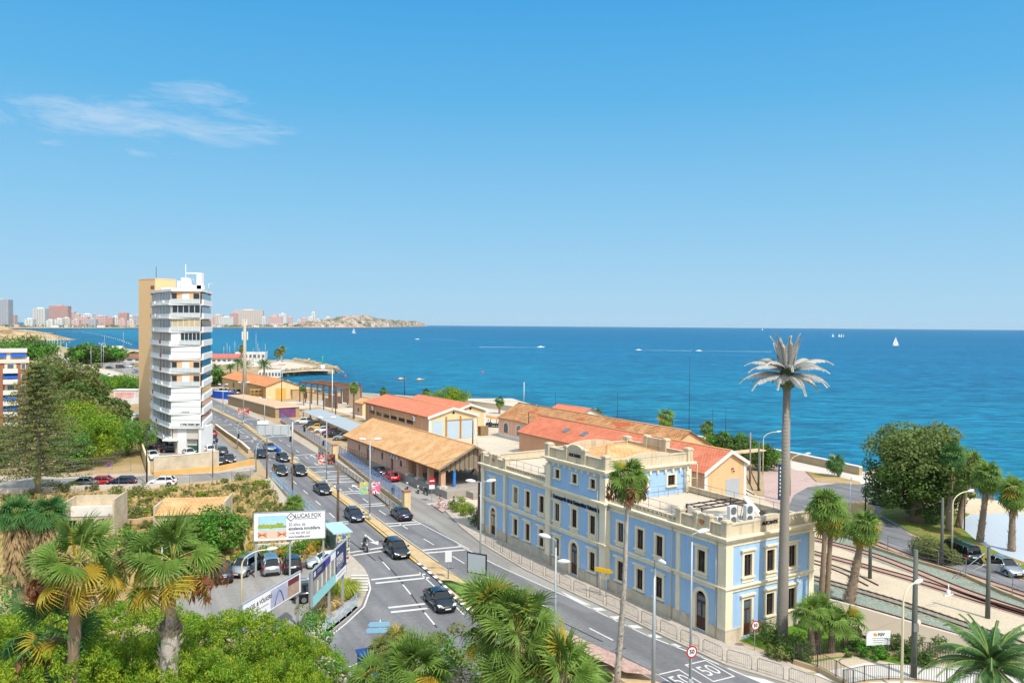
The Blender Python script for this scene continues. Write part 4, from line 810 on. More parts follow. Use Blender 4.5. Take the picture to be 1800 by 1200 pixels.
BLACK=M('black_letter','#22242a',.6,.05,2.)
def streaks(m,col,amt=.5,sc=1.6,zs=.10,spots=None):
 """rain streaks and blotches on a wall"""
 nt=m.node_tree;b=nt.nodes['Principled BSDF'];old=b.inputs['Base Color'].links[0].from_socket;v=coords(nt)
 s_=noise(nt,mapping(nt,v,(sc,sc,zs)),1.,5,.7);o=mixc(nt,ramp(nt,s_,[(.5,0.),(.74,amt)]),old,lin(col))
 if spots:o=mixc(nt,ramp(nt,noise(nt,v,.55,6,.75),[(.60,0.),(.68,.45)]),o,lin(spots))
 nt.links.new(o,b.inputs['Base Color'])
streaks(BLUE,'#7f9abf',.34,1.4,.08,'#b8cbe2');streaks(TRIM,'#b8a688',.4,2.,.14);streaks(TRIM2,'#85765c',.65,2.,.2);streaks(PLINTH,'#8f836e',.6,1.2,.3)
def mk_window(w,h,frame_m=WF,mull=True):
 a=MB();a.box(-w/2,w/2,.16,.19,0,h);pane=a.mesh('pane',GL)
 f=MB();t=.06
 f.box(-w/2,-w/2+t,.10,.17,0,h);f.box(w/2-t,w/2,.10,.17,0,h);f.box(-w/2+t,w/2-t,.10,.17,0,t);f.box(-w/2+t,w/2-t,.10,.17,h-t,h)
 if mull:f.box(-.025,.025,.10,.17,t,h-t);f.box(-w/2+t,-.035,.11,.165,h*.72,h*.72+.05);f.box(.035,w/2-t,.11,.165,h*.72,h*.72+.05)
 return f.mesh('window',frame_m),pane
def mk_trim(w,h,hood=1,sill=1,b=.24,apron=0,arch=0):
 m=MB();y0,y1=-.075,.0
 if arch:
  r=w/2;zc=h-r;n=10
  m.box(-w/2-b,-w/2,y0,y1,-apron,zc);m.box(w/2,w/2+b,y0,y1,-apron,zc)
  ri=[[(-rr*math.cos(math.pi*k/n),yy,zc+rr*math.sin(math.pi*k/n))for rr,yy in((r,y1),(r,y0),(r+b,y0),(r+b,y1))]for k in range(n+1)];m.loft(ri)
 else:
  m.box(-w/2-b,-w/2,y0,y1,0,h);m.box(w/2,w/2+b,y0,y1,0,h);m.box(-w/2-b,w/2+b,y0-.002,y1,h,h+b*.9)
 if sill:m.box(-w/2-b-.08,w/2+b+.08,-.20,.02,-.12,0)
 if apron and not arch:m.box(-w/2-b,w/2+b,y0,y1,-apron,-.12)
 if hood:m.box(-w/2-b-.04,w/2+b+.04,-.12,0,h+b*.9,h+b*.9+.1);m.box(-w/2-b-.16,w/2+b+.16,-.24,0,h+b*.9+.1,h+b*.9+.22)
 return m.mesh('surround',TRIM)
def mk_door(w,h,arch=0):
 d=MB();y=.12;d.box(-w/2,w/2,y,y+.05,0,h*.98 if not arch else h-w*.25)
 for s in(-1,1):
  d.box(s*w*.25-w*.19,s*w*.25+w*.19,y-.03,y,.15,h*.28)
 g=MB()
 for s in(-1,1):g.box(s*w*.25-w*.17,s*w*.25+w*.17,y-.02,y,h*.33,h*.68)
 g.box(-w*.44,w*.44,y-.02,y,h*.74,h*.96-(w*.3 if arch else 0))
 return d.mesh('door',WF),g.mesh('pane',GL2)
PR=random.Random(17);BLIND=[M('cream_blind','#b5aa94',.7,.15,1.),M('grey_blind','#6d757a',.5,.2,1.),GL2]
def put(parent,meshes,loc,rz):
 o=obj(meshes[0].name,meshes[0],parent,loc,rz)
 for m in meshes[1:]:
  if m:
   c=obj(m.name,m,o)
   if m.name.startswith('pane')and PR.random()<.3:c.material_slots[0].link='OBJECT';c.material_slots[0].material=PR.choice(BLIND)
 return o
st=thing('station_building','long two storey blue station with sandstone trim, flat roof terraces and a raised middle block','station',ST0,RZ)
Lg,Wd=39.4,10.25;c0,c1,pj=14.75,24.65,.5
mb=MB()
W_up=[2.68,7.75,10.3,13.05,26.35,29.1,31.65,36.72];ww=.88
def hol(cs,z0,z1,w=ww,a=0):return[(c-w/2,c+w/2,z0,z1,a)for c in cs]
hr=hol(W_up,5.0,6.78)+hol([7.75,10.3,13.05,26.35,29.1,31.65],1.38,3.2)+hol([2.68,36.72],.25,3.45,1.2,1)
X_=(0,1,0);NX=(-1,0,0)
wall_holes(mb,(0,0,0),X_,NX,0,c0,0,8.3,[h for h in hr if h[1]<c0],mi=0,mr=1)
wall_holes(mb,(0,0,0),X_,NX,c1,Lg,0,8.3,[h for h in hr if h[0]>c1],mi=0,mr=1)
cc=[16.7,19.7,22.7]
wall_holes(mb,(-pj,0,0),X_,NX,c0,c1,0,11.0,hol(cc,4.95,6.75)+hol(cc,9.35,10.25,.78)+hol([16.7,22.7],1.38,3.2)+hol([19.7],.25,3.45,1.2,1),mi=0,mr=1)
mb.quad((-pj,c0,0),(0,c0,0),(0,c0,8.3),(-pj,c0,8.3));mb.quad((0,c1,0),(-pj,c1,0),(-pj,c1,8.3),(0,c1,8.3))
vs=[2.42,5.05,7.7]
wall_holes(mb,(0,0,0),(1,0,0),(0,-1,0),0,Wd,0,8.3,hol(vs,5.0,6.75)+hol(vs[1:],1.38,3.15)+[(vs[0]-.45,vs[0]+.45,.2,3.15)],mi=0,mr=1)
mb.quad((Wd,0,0),(Wd,Lg,0),(Wd,Lg,8.3),(Wd,0,8.3));mb.quad((Wd,Lg,0),(0,Lg,0),(0,Lg,8.3),(Wd,Lg,8.3))
wall_holes(mb,(-pj,c0,0),(1,0,0),(0,-1,0),0,Wd+pj,8.3,11.0,hol([1.9,4.6,8.2],9.2,10.25,.95),mi=0,mr=1)
mb.quad((Wd,c0,8.3),(Wd,c1,8.3),(Wd,c1,11),(Wd,c0,11));mb.quad((Wd,c1,8.3),(-pj,c1,8.3),(-pj,c1,11),(Wd,c1,11))
mb.build('wall',[BLUE,TRIM],st)
mb=MB()
def around(mb,z0,z1,out,mi=0,doors=True):
 """a band round the walls, out proud, stopping at the doors"""
 d={True:[(2.68-.86,2.68+.86),(36.72-.86,36.72+.86)],False:[]}[doors]
 def seg(a,b,x):mb.box(x-out,x+.01,a,b,z0,z1,mi)
 cuts=[-out]+[v for q in d for v in q if v<c0]+[c0]
 for a,b in zip(cuts[::2],cuts[1::2]):seg(a,b,0)
 cuts=[c1]+[v for q in d for v in q if v>c1]+[Lg+out]
 for a,b in zip(cuts[::2],cuts[1::2]):seg(a,b,0)
 for a,b in(((c0-out,18.84),(20.56,c1+out))if doors else((c0-out,c1+out),)):seg(a,b,-pj)
 for a,b in(((.01,vs[0]-.7),(vs[0]+.7,Wd+out))if doors else((.01,Wd+out),)):mb.box(a,b,-out,.01,z0,z1,mi)
around(mb,0,1.0,.09);around(mb,1.0,1.08,.12)
mb.build('plinth',PLINTH,st)
mb=MB();around(mb,3.98,4.30,.10,doors=False);around(mb,4.30,4.42,.26,doors=False);around(mb,7.62,7.86,.07,doors=False)
mb.build('string_course',TRIM,st)
mb=MB()
def cornice(z,x0,x1,y0,y1,sides):
 for(h0,h1,o)in((0,.22,.12),(.22,.34,.30),(.34,.48,.46)):
  if 'w' in sides:mb.box(x0-o,x0+.01,y0-o,y1+(o if 'n' in sides else 0),z+h0,z+h1)
  if 's' in sides:mb.box(x0+.01,x1+(o if 'e' in sides else 0),y0-o,y0+.01,z+h0,z+h1)
  if 'n' in sides:mb.box(x0+.01,x1+o,y1-.01,y1+o,z+h0,z+h1)
  if 'e' in sides:mb.box(x1-.01,x1+o,y0+.01,y1-.01,z+h0,z+h1)
cornice(7.92,0,Wd,0,c0-.002,'wse');cornice(7.92,0,Wd,c1+.002,Lg,'wne');cornice(10.9,-pj,Wd,c0,c1,'wsne');cornice(7.9,-pj-.06,-pj+.1,c0,c1,'w')
for k in range(10):mb.box(-pj-.22,-pj,c0+.45+k*1.0,c0+.62+k*1.0,10.6,10.9)
for k in range(11):mb.box(-pj+.35+k*.98,-pj+.55+k*.98,c0-.22,c0,10.6,10.9)
mb.build('cornice',TRIM,st)
def pil(*q):mb=MB();mb.box(*q);mb.build('pilaster',TRIM,st)
for y in(0.0,5.35,34.05,Lg):a=.42 if y in(5.35,34.05)else .75;pil(-.13,.012,(0 if y==0 else y-a/(2 if a<.5 else 1))-(.13 if y==0 else 0),(y+a/2 if a<.5 else(a if y==0 else Lg+.13)),1.08,7.62)
for(x,a)in((.012,.63),(Wd-.5,.63)):pil(x,x+a,-.13,.012,1.08,7.62)
for y in(c0,c1-.75):pil(-pj-.13,-pj+.012,y-(.13 if y==c0 else 0),y+.75+(0 if y==c0 else .13),1.08,10.6)
pil(-pj+.012,-.002,c0-.13,c0+.01,1.08,7.62);pil(-pj+.012,.5,c0-.13,c0+.01,8.4,10.6);pil(Wd-.6,Wd+.05,c0-.13,c0+.01,8.4,10.6)
mb=MB();mb.quad((.2,.2,8.32),(Wd,.2,8.32),(Wd,c0,8.32),(.2,c0,8.32));mb.quad((.2,c1,8.32),(Wd,c1,8.32),(Wd,Lg-.2,8.32),(.2,Lg-.2,8.32));mb.build('roof_deck',ROOFD,st)
mb=MB();a0,a1,b0,b1=-.1,Wd-.4,c0+.5,c1-.5;rz_=12.85;r0=(a0+3.6,(b0+b1)/2,rz_);r1=(a1-3.6,(b0+b1)/2,rz_);ez_=11.5
e=[(a0,b0,ez_),(a1,b0,ez_),(a1,b1,ez_),(a0,b1,ez_)]
mb.quad(e[0],e[1],r1,r0,0,[(0,0),(a1-a0,0),(a1-a0-3.6,4.8),(3.6,4.8)]);mb.quad(e[2],e[3],r0,r1,0,[(0,0),(a1-a0,0),(a1-a0-3.6,4.8),(3.6,4.8)])
mb.uv[len(mb.f)]=[(0,0),(b1-b0,0),((b1-b0)/2,4.2)];mb.add([e[3],e[0],r0],[(0,1,2)]);mb.uv[len(mb.f)]=[(0,0),(b1-b0,0),((b1-b0)/2,4.2)];mb.add([e[1],e[2],r1],[(0,1,2)])
mb.tube([r0,r1],.09,6,1)
for q_,r_ in((e[0],r0),(e[3],r0),(e[1],r1),(e[2],r1)):mb.tube([q_,r_],.08,6,1)
mb.build('hip_roof',[TILE_O,M('ridge_tile','#c79a68')],st)
mb=MB()
def par(p0,p1,z,h,th=.26,gap=0):
 a,b=Vector(p0),Vector(p1);d=(b-a).normalized();n=Vector((-d.y,d.x))*th/2
 def bx(q0,q1,za,zb,e=0.):
  n2=n*(1+e);mb.prism([tuple(q0+n2),tuple(q0-n2),tuple(q1-n2),tuple(q1+n2)],za,zb,0)
 if not gap:bx(a,b,z,z+h-.1);bx(a,b,z+h-.1,z+h,.5)
 else:
  bx(a,b,z,z+h*.35);bx(a,b,z+h*.78,z+h,.3);L=(b-a).length;k=max(2,round(L/.55))
  for i in range(k):s=a+d*(L*(i+.5)/k);bx(s-d*.12,s+d*.12,z+h*.35,z+h*.78,-.2)
def post(x,y,z,h,s=.62):mb.bbox(x-s/2,x+s/2,y-s/2,y+s/2,z,z+h,.05);mb.box(x-s/2-.06,x+s/2+.06,y-s/2-.06,y+s/2+.06,z+h-.22,z+h-.1)
z=8.4
par((.15,.3),(.15,5.35),z,.95);par((.15,5.35),(.15,c0),z,.5,.26,1);par((.15,c1),(.15,34.05),z,.5,.26,1);par((.15,34.05),(.15,Lg-.3),z,.95)
par((.3,.15),(Wd-.3,.15),z,1.0);par((Wd-.15,.3),(Wd-.15,c0),z,.5);par((Wd-.15,c1),(Wd-.15,Lg-.3),z,.5);par((.3,Lg-.15),(Wd-.3,Lg-.15),z,.9)
for(x,y)in((.15,.15),(Wd-.15,.15),(.15,5.35),(.15,34.05),(.15,Lg-.15),(Wd-.15,Lg-.15)):post(x,y,z,1.35)
for y in(1.95,3.4,35.95,37.45):post(.15,y,z,1.45,.5)
for yc in(2.68,36.7):
 n=8;pr=[(-.75,0),(-.75,.85)]+[(-.72*math.cos(math.pi*k/n),.85+.5*math.sin(math.pi*k/n))for k in range(n+1)]+[(.75,.85),(.75,0)]
 mb.loft([[(.0,yc+s,z+.02+h)for s,h in pr],[(.34,yc+s,z+.02+h)for s,h in pr]])
z=11.38
par((-pj+.15,c0+.3),(-pj+.15,c1-.3),z,1.0);par((-pj+.3,c0+.15),(Wd-.3,c0+.15),z,.95);par((Wd-.15,c0+.3),(Wd-.15,c1-.3),z,.95);par((-pj+.3,c1-.15),(Wd-.3,c1-.15),z,.9)
for(x,y)in((-pj+.15,c0+.15),(-pj+.15,c1-.15),(Wd-.15,c0+.15),(Wd-.15,c1-.15)):post(x,y,z,1.4,.7)
for y in(18.15,21.25):post(-pj+.15,y,z,1.55,.55)
n=10;pr=[(-1.35,0),(-1.35,1.2)]+[(-1.3*math.cos(math.pi*k/n),1.2+.55*math.sin(math.pi*k/n))for k in range(n+1)]+[(1.35,1.2),(1.35,0)]
mb.loft([[(-pj-.02,19.7+s,z+.02+h)for s,h in pr],[(-pj+.36,19.7+s,z+.02+h)for s,h in pr]])
for(yy,yb)in((c0-.02,c0+.33),(c1-.33,c1+.02)):
 pr=[(2.0+6*k/14,.88+.42*math.sin(math.pi*k/14)**.7)for k in range(15)];pr=[(2.0,0)]+pr+[(8.0,0)]
 mb.loft([[(s,yy,z+.02+h)for s,h in pr],[(s,yb,z+.02+h)for s,h in pr]])
pr=[(3.0,0)]+[(3.0+4.4*k/12,.85+.4*math.sin(math.pi*k/12))for k in range(13)]+[(7.4,0)]
mb.loft([[(s,-.02,8.42+h)for s,h in pr],[(s,.33,8.42+h)for s,h in pr]])
for(x,y)in((Wd-.15,18.2),(Wd-.15,21.2)):post(x,y,z,1.9,.6)
mb.box(Wd-.36,Wd+.02,18.5,20.9,z+.9,z+1.75)
mb.build('parapet',TRIM2,st)
mb=MB();[mb.disc((-.03,yc,8.4+.72),(-1,0,0),.24,.06,12)for yc in(2.68,36.7)];mb.build('medallion',M('medallion_clay','#b5763f'),st)
wu=mk_window(ww,1.78);tu=mk_trim(ww,1.78,0,1,.24,.45);tuh=mk_trim(ww,1.78,1,1,.24,.45);wl=mk_window(ww,1.82);tl=mk_trim(ww,1.82,1,1);wt_=mk_window(.78,.9,mull=False);tt=mk_trim(.78,.9,0,1,.2);wc=mk_window(ww,1.8);tc=mk_trim(ww,1.8,1,1,.24,.5)
dr=mk_door(1.2,3.2,1);da=mk_trim(1.2,3.2,0,0,.3,.25,1);ds=mk_door(.9,2.95);dst=mk_trim(.9,2.95,1,0);wsd=mk_window(.95,1.05,mull=True);tsd=mk_trim(.95,1.05,0,1,.2)
q=-math.pi/2
for i,y in enumerate(W_up):put(st,(*wu,tuh if i in(0,7)else tu),(0,y,5.0),q)
for y in(7.75,10.3,13.05,26.35,29.1,31.65):put(st,(*wl,tl),(0,y,1.38),q)
for y in(2.68,36.72):put(st,(*dr,da),(0,y,.25),q)
put(st,(*dr,da),(-pj,19.7,.25),q)
for y in cc:put(st,(*wc,tc),(-pj,y,4.95),q);put(st,(*wt_,tt),(-pj,y,9.35),q)
for y in(16.7,22.7):put(st,(*wl,tl),(-pj,y,1.38),q)
for x in vs:put(st,(*wu,tuh),(x,0,5.0),0)
for x in vs[1:]:put(st,(*wl,tl),(x,0,1.38),0)
put(st,(*ds,dst),(vs[0],0,.2),0)
for x in(1.9,4.6,8.2):put(st,(*wsd,tsd),(x-pj,c0,9.2),0)
LR=(rad(90),0,-math.pi/2)
text('Ferrocarrils de la Generalitat Valenciana',.60,BLACK,st,(-pj-.05,19.45,7.42),LR,.03,bold=.014,sx=.80)
mb=MB();mb.disc((-pj-.02,24.0,7.42),(-1,0,0),.26,.06,12);mb.build('emblem',M('orange_emblem','#d9922f'),st)
text('ALICANTE',.42,BLACK,st,(-pj-.06,19.7,11.38+.72),LR,.03,bold=.012)
text('ALICANTE',.40,BLACK,st,(4.9,-.06,8.42+.62),(rad(90),0,0),.03,bold=.012)
mb=MB()
def rail(p0,p1,z,h=1.,n=6):
 a,b=Vector((*p0,z)),Vector((*p1,z));mb.tube([a+V3(0,0,h),b+V3(0,0,h)],.022,5);mb.tube([a+V3(0,0,h*.55),b+V3(0,0,h*.55)],.016,5)
 for i in range(n+1):c=a.lerp(b,i/n);mb.tube([c,c+V3(0,0,h)],.022,5)
rail((.6,5.4),(.6,c0-.3),8.3,1.3,6);rail((.6,c1+.3),(.6,34),8.3,1.3,6);rail((Wd-.6,.6),(Wd-.6,c0-.3),8.3,1.2,9);rail((3,c0-.5),(Wd-.8,c0-.5),8.3,1.1,5)
mb.build('terrace_railing',GREYM,st)
mb=MB()
for(x,y,z0,z1)in((-.17,.9,.1,7.9),(-.17,6.0,.1,7.9),(-.17,33.4,.1,7.9),(-.17,38.6,.1,7.9),(-pj-.17,c0+1.0,.1,10.8),(-pj-.17,c1-1.0,.1,10.8)):mb.tube([(x,y,z0),(x,y,z1)],.05,6)
mb.tube([(Wd-.9,c0-.17,8.4),(Wd-.9,c0-.17,10.8)],.05,6);mb.build('drainpipe',TRIM2,st)
def ac_unit(label,loc,rz,h=1.35,w=.95,d=.4,fans=2,group='air conditioners on the station terrace'):
 t=thing('air_conditioner',label,'air conditioner',loc,rz,group)
 mb=MB();mb.bbox(-w/2,w/2,-d/2,d/2,.12,h,.03);mb.box(-w/2,-w/2+.1,-d/2,d/2,0,.12);mb.box(w/2-.1,w/2,-d/2,d/2,0,.12);mb.build('casing',WHITEM,t)
 for k in range(fans):
  f=MB();zc=.12+(h-.12)*(k+.5)/fans;f.disc((-.08,-d/2,zc),(0,-1,0),min(w,h/fans)*.38,.02,14)
  for a in range(4):f.box(-.08-.3,-.08+.3,-d/2-.035,-d/2-.02,zc-.25+a*.16,zc-.235+a*.16)
  f.build('fan',GREYM,t)
 return t
def sl(x,y,z=8.33):return loc2(ST0,x,y,z)
ac1=ac_unit('tall white air conditioner on the station roof corner, left of its twin',sl(3.4,2.6),RZ,1.75)
dup(ac1,sl(4.9,2.2),RZ,'tall white air conditioner on the station roof corner, right of its twin')
ac2=ac_unit('low white air conditioner on the station roof beside the dark metal frame',sl(2.6,3.3),RZ,.8,.8,.35,1)
dup(ac2,sl(3.9,28.6,9.3),RZ,'white air conditioner on the grey box of the left terrace')
o=thing('pergola','rusty flat steel frame standing on the station terrace','frame',sl(3.2,4.4),RZ);mb=MB()
for x in(-2.4,2.8):
 for y in(-.9,.9):mb.box(x-.05,x+.05,y-.05,y+.05,0,1.5)
for y in(-.9,0,.9):mb.box(-2.5,2.9,y-.05,y+.05,1.5,1.6)
for x in(-2.4,-1.,.4,1.6,2.8):mb.box(x-.04,x+.04,-.95,.95,1.605,1.66)
mb.build('frame',M('rusty_frame','#5a4c44',.8,.2,2.),o)
o=thing('solar_collector','white tilted solar panel leaning on its stand on the station roof','solar panel',sl(6.6,3.4),RZ+.5);mb=MB();mb.loft([[(-.55,-.9,.25),(.55,-.9,.25),(.55,.7,1.9),(-.55,.7,1.9)],[(-.55,-.97,.31),(.55,-.97,.31),(.55,.63,1.96),(-.55,.63,1.96)]]);mb.build('panel',M('white_panel','#e0ddd4',.4,.04,1.),o)
mb=MB();[mb.tube([(x,.6,1.8),(x,.9,0)],.03,5)for x in(-.45,.45)];[mb.tube([(x,-.85,.25),(x,.9,0)],.03,5)for x in(-.45,.45)];mb.build('stand',GREYM,o)
o=thing('plant_enclosure','grey block box on the left terrace of the station','box',sl(4.4,28.2),RZ);mb=MB();mb.box(-1.8,1.8,-1.6,1.6,0,.9);mb.box(-1.95,1.95,-1.75,1.75,.9,1.0);mb.build('box',M('grey_block','#9a958c',.9,.15,.8),o)
o=thing('water_tank','black water tank with pipes beside the tilted panel on the station roof','tank',sl(7.6,2.4),RZ);mb=MB();mb.tube([(-.8,0,.55),(.8,0,.55)],.42,12);mb.build('tank',M('dark_tank','#54524e',.5,.2,1.),o);mb=MB();[mb.box(x-.05,x+.05,-.4,.4,0,.2)for x in(-.6,.6)];mb.tube([(.8,0,.6),(1.6,.3,.6),(1.6,.3,0)],.05,6);mb.build('stand',DARKM,o)
o=thing('pipe_frame','pale steel post frame on the far edge of the station terrace','frame',sl(Wd-.2,13.6),RZ);mb=MB();mb.tube([(0,0,0),(0,0,3.0),(-1.0,.2,3.0)],.07,6);mb.tube([(0,0,1.6),(-.9,.2,1.6)],.03,5);mb.build('frame',TRIM2,o)
b=G(1374,1128);t=thing('palm_mast','tall grey mast disguised as a palm tree with pale feather leaves','mast',b)
mb=MB();mb.tube([(0,0,-.1),(.0,0,.5),(.02,0,1.6),(.05,0,5),(.1,0,12),(.12,0,20.2)],[.62,.5,.44,.40,.34,.28],20)
for k in range(66):z=.8+k*.29;r=(.475-.075*min(1,z/5)-.12*max(0,(z-5)/15));mb.tube([(.12*z/20,0,z),(.12*z/20,0,z+.04)],r*1.012,20,0,False)
mb.build('trunk',M('mast_bark','#8a8379',.9,.12,.8,fine=14),t)
mb=MB();mb.tube([(.12,0,20.1),(.12,0,20.5),(.12,0,21.2),(.12,0,21.9)],[.34,.55,.6,.4],12);g=random.Random(4)
for i in range(70):a=i*2.4;z=20.2+1.5*(i/70);o_=V3(math.cos(a),math.sin(a),0);c=V3(.12,0,z)+o_*.45;s_=V3(-math.sin(a),math.cos(a),0)*.12;mb.add([c-s_,c+s_,c+o_*.28+V3(0,0,.35)],[(0,1,2)])
mb.build('crown_core',M('mast_core','#5a6a48',.9,.25,2.),t)
FEA=leafmat('artificial_leaf','#b0b0ac','#cfcfca',.25,.6,'#86867e');FST=M('leaf_rib','#8c8470')
mb=MB();g=random.Random(6)
for i in range(9):a=i*.698+.2;mb.tube([(.12+.2*math.cos(a),.2*math.sin(a),21.3),(.12+.32*math.cos(a),.32*math.sin(a),23.4)],.1,6)
mb.build('antenna_panel',M('antenna_cover','#a89f8c',.8,.12,1.),t)
mb=MB()
for i in range(9):feather(mb,g.uniform(2.7,3.2),rad(g.uniform(80,89)),i*.698+.3,g,34,.5,.6,0,1,.13,(.12+.35*math.cos(i*.698+.3),.35*math.sin(i*.698+.3),21.5),.05)
for i in range(10):feather(mb,g.uniform(3.3,4.1),rad(g.uniform(26,38)),i*.628+.1,g,38,.6,1.35,0,1,.14,(.12,0,21.5),.35)
for i in range(10):feather(mb,g.uniform(3.0,4.0),rad(g.uniform(4,16)),i*.628+.4,g,36,.6,1.3,0,1,.14,(.12,0,21.2),.4)
mb.build('artificial_leaves',[FEA,FST],t)
PEACH=M('peach_render','#d9b286',.9,.06,.3);PINKR=M('pink_render','#dcb29a',.9,.08,.3);CREAM=M('cream_render','#dac294',.9,.06,.3);WHITER=M('white_render','#d6d4ce',.85,.04,.4)
BLUEDOOR=M('pale_blue_door','#a9bccb',.6,.05,.8);OCHDOOR=M('ochre_door','#d3a455',.7,.1,.6);BRICKG=M('brown_render','#c79a7a',.9,.1,.4)
streaks(CREAM,'#b59a70',.4,1.2,.1);streaks(PEACH,'#b08c64',.4,1.2,.1);streaks(PINKR,'#a67e68',.5,1.2,.1);streaks(WHITER,'#a8a49a',.4,1.2,.1);streaks(BRICKG,'#94705a',.5,1.2,.1)
def gable_wall(mb,w,e0,e1,rid,apx,y,mi,out=-1):
 pts=[(0,y,0),(w,y,0),(w,y,e1),(apx,y,rid),(0,y,e0)]
 mb.poly(pts if out<0 else pts[::-1],mi)
def hall(name,label,org,Lh,W,e0,rid,mats,e1=None,apx=None,over=.45,rz=RZ,z=0.,roofm=None,th=.14,white_edge=None,near_wall=True,cat='hall'):
 """x across, y along; near gable at y=0"""
 e1=e0 if e1 is None else e1;apx=W/2 if apx is None else apx
 t=thing(name,label,cat,(org[0],org[1],z),rz)
 mb=MB()
 if near_wall:gable_wall(mb,W,e0,e1,rid,apx,0,0);gable_wall(mb,W,e0,e1,rid,apx,Lh,0,1)
 mb.quad((0,Lh,0),(0,0,0),(0,0,e0),(0,Lh,e0),1);mb.quad((W,0,0),(W,Lh,0),(W,Lh,e1),(W,0,e1),1)
 if near_wall:mb.build('wall',mats[:2],t)
 s0=(rid-e0)/apx;s1=(rid-e1)/(W-apx);a=(-over,e0-s0*over+.05);b=(apx,rid+.05);c=(W+over,e1-s1*over+.05);y0,y1=-over,Lh+over
 r=MB();l0=math.hypot(b[0]-a[0],b[1]-a[1]);l1=math.hypot(c[0]-b[0],c[1]-b[1]);Ly=y1-y0
 r.quad((a[0],y1,a[1]+th),(a[0],y0,a[1]+th),(b[0],y0,b[1]+th),(b[0],y1,b[1]+th),0,[(0,0),(Ly,0),(Ly,l0),(0,l0)])
 r.quad((b[0],y1,b[1]+th),(b[0],y0,b[1]+th),(c[0],y0,c[1]+th),(c[0],y1,c[1]+th),0,[(0,l1),(Ly,l1),(Ly,0),(0,0)])
 for y,fl in((y0,0),(y1,1)):
  q1=[(a[0],y,a[1]),(b[0],y,b[1]),(b[0],y,b[1]+th),(a[0],y,a[1]+th)];q2=[(b[0],y,b[1]),(c[0],y,c[1]),(c[0],y,c[1]+th),(b[0],y,b[1]+th)]
  for q in(q1,q2):r.poly(q[::-1]if fl else q,1)
 r.quad((a[0],y1,a[1]),(a[0],y0,a[1]),(a[0],y0,a[1]+th),(a[0],y1,a[1]+th),1);r.quad((c[0],y0,c[1]),(c[0],y1,c[1]),(c[0],y1,c[1]+th),(c[0],y0,c[1]+th),1)
 r.quad((a[0],y0,a[1]),(a[0],y1,a[1]),(b[0],y1,b[1]),(b[0],y0,b[1]),1);r.quad((b[0],y0,b[1]),(b[0],y1,b[1]),(c[0],y1,c[1]),(c[0],y0,c[1]),1)
 r.tube([(b[0],y0,b[1]+th+.02),(b[0],y1,b[1]+th+.02)],.12,6,2)
 ro=r.build('roof',[roofm or mats[2],mats[3],M('ridge_tile','#c79a68')],t)
 if white_edge:
  m=MB();k=.34
  m.loft([[(a[0],y,a[1]-k),(b[0],y,b[1]-k*.9),(b[0],y,b[1]+th+.06),(a[0],y,a[1]+th+.06)]for y in(y0-.06,y0+.12)]);m.loft([[(b[0],y,b[1]-k*.9),(c[0],y,c[1]-k),(c[0],y,c[1]+th+.06),(b[0],y,b[1]+th+.06)]for y in(y0-.06,y0+.12)])
  m.build('gable_trim',white_edge,t)
  m=MB();m.box(-.06,.5,-.07,.0,0,e0-.1);m.box(W-.5,W+.06,-.07,0,0,e1-.1);m.build('corner_trim',white_edge,t)
 return t,ro
def panel(t,name,x0,x1,z0,z1,m,y=-.05,d=.05,gable=True,parent=None):
 mb=MB()
 if gable:mb.box(x0,x1,y,y+d,z0,z1)
 else:mb.box(y,y+d,x0,x1,z0,z1)
 return mb.build(name,m,parent or t)
FASC=M('fascia','#8a6a4c',.9,.15,1.)
oj=Vector(G2(774.7,858.7,1.1));Lj=(Vector(G2(620,797,.6))-oj).dot(AV.to_2d())+.4;Wj=10.6
t=thing('goods_shed','long goods shed with ochre tile roof, boarded gable and open pillared end','shed',(oj.x,oj.y,0),RZ)
e0,rid=4.25,6.95
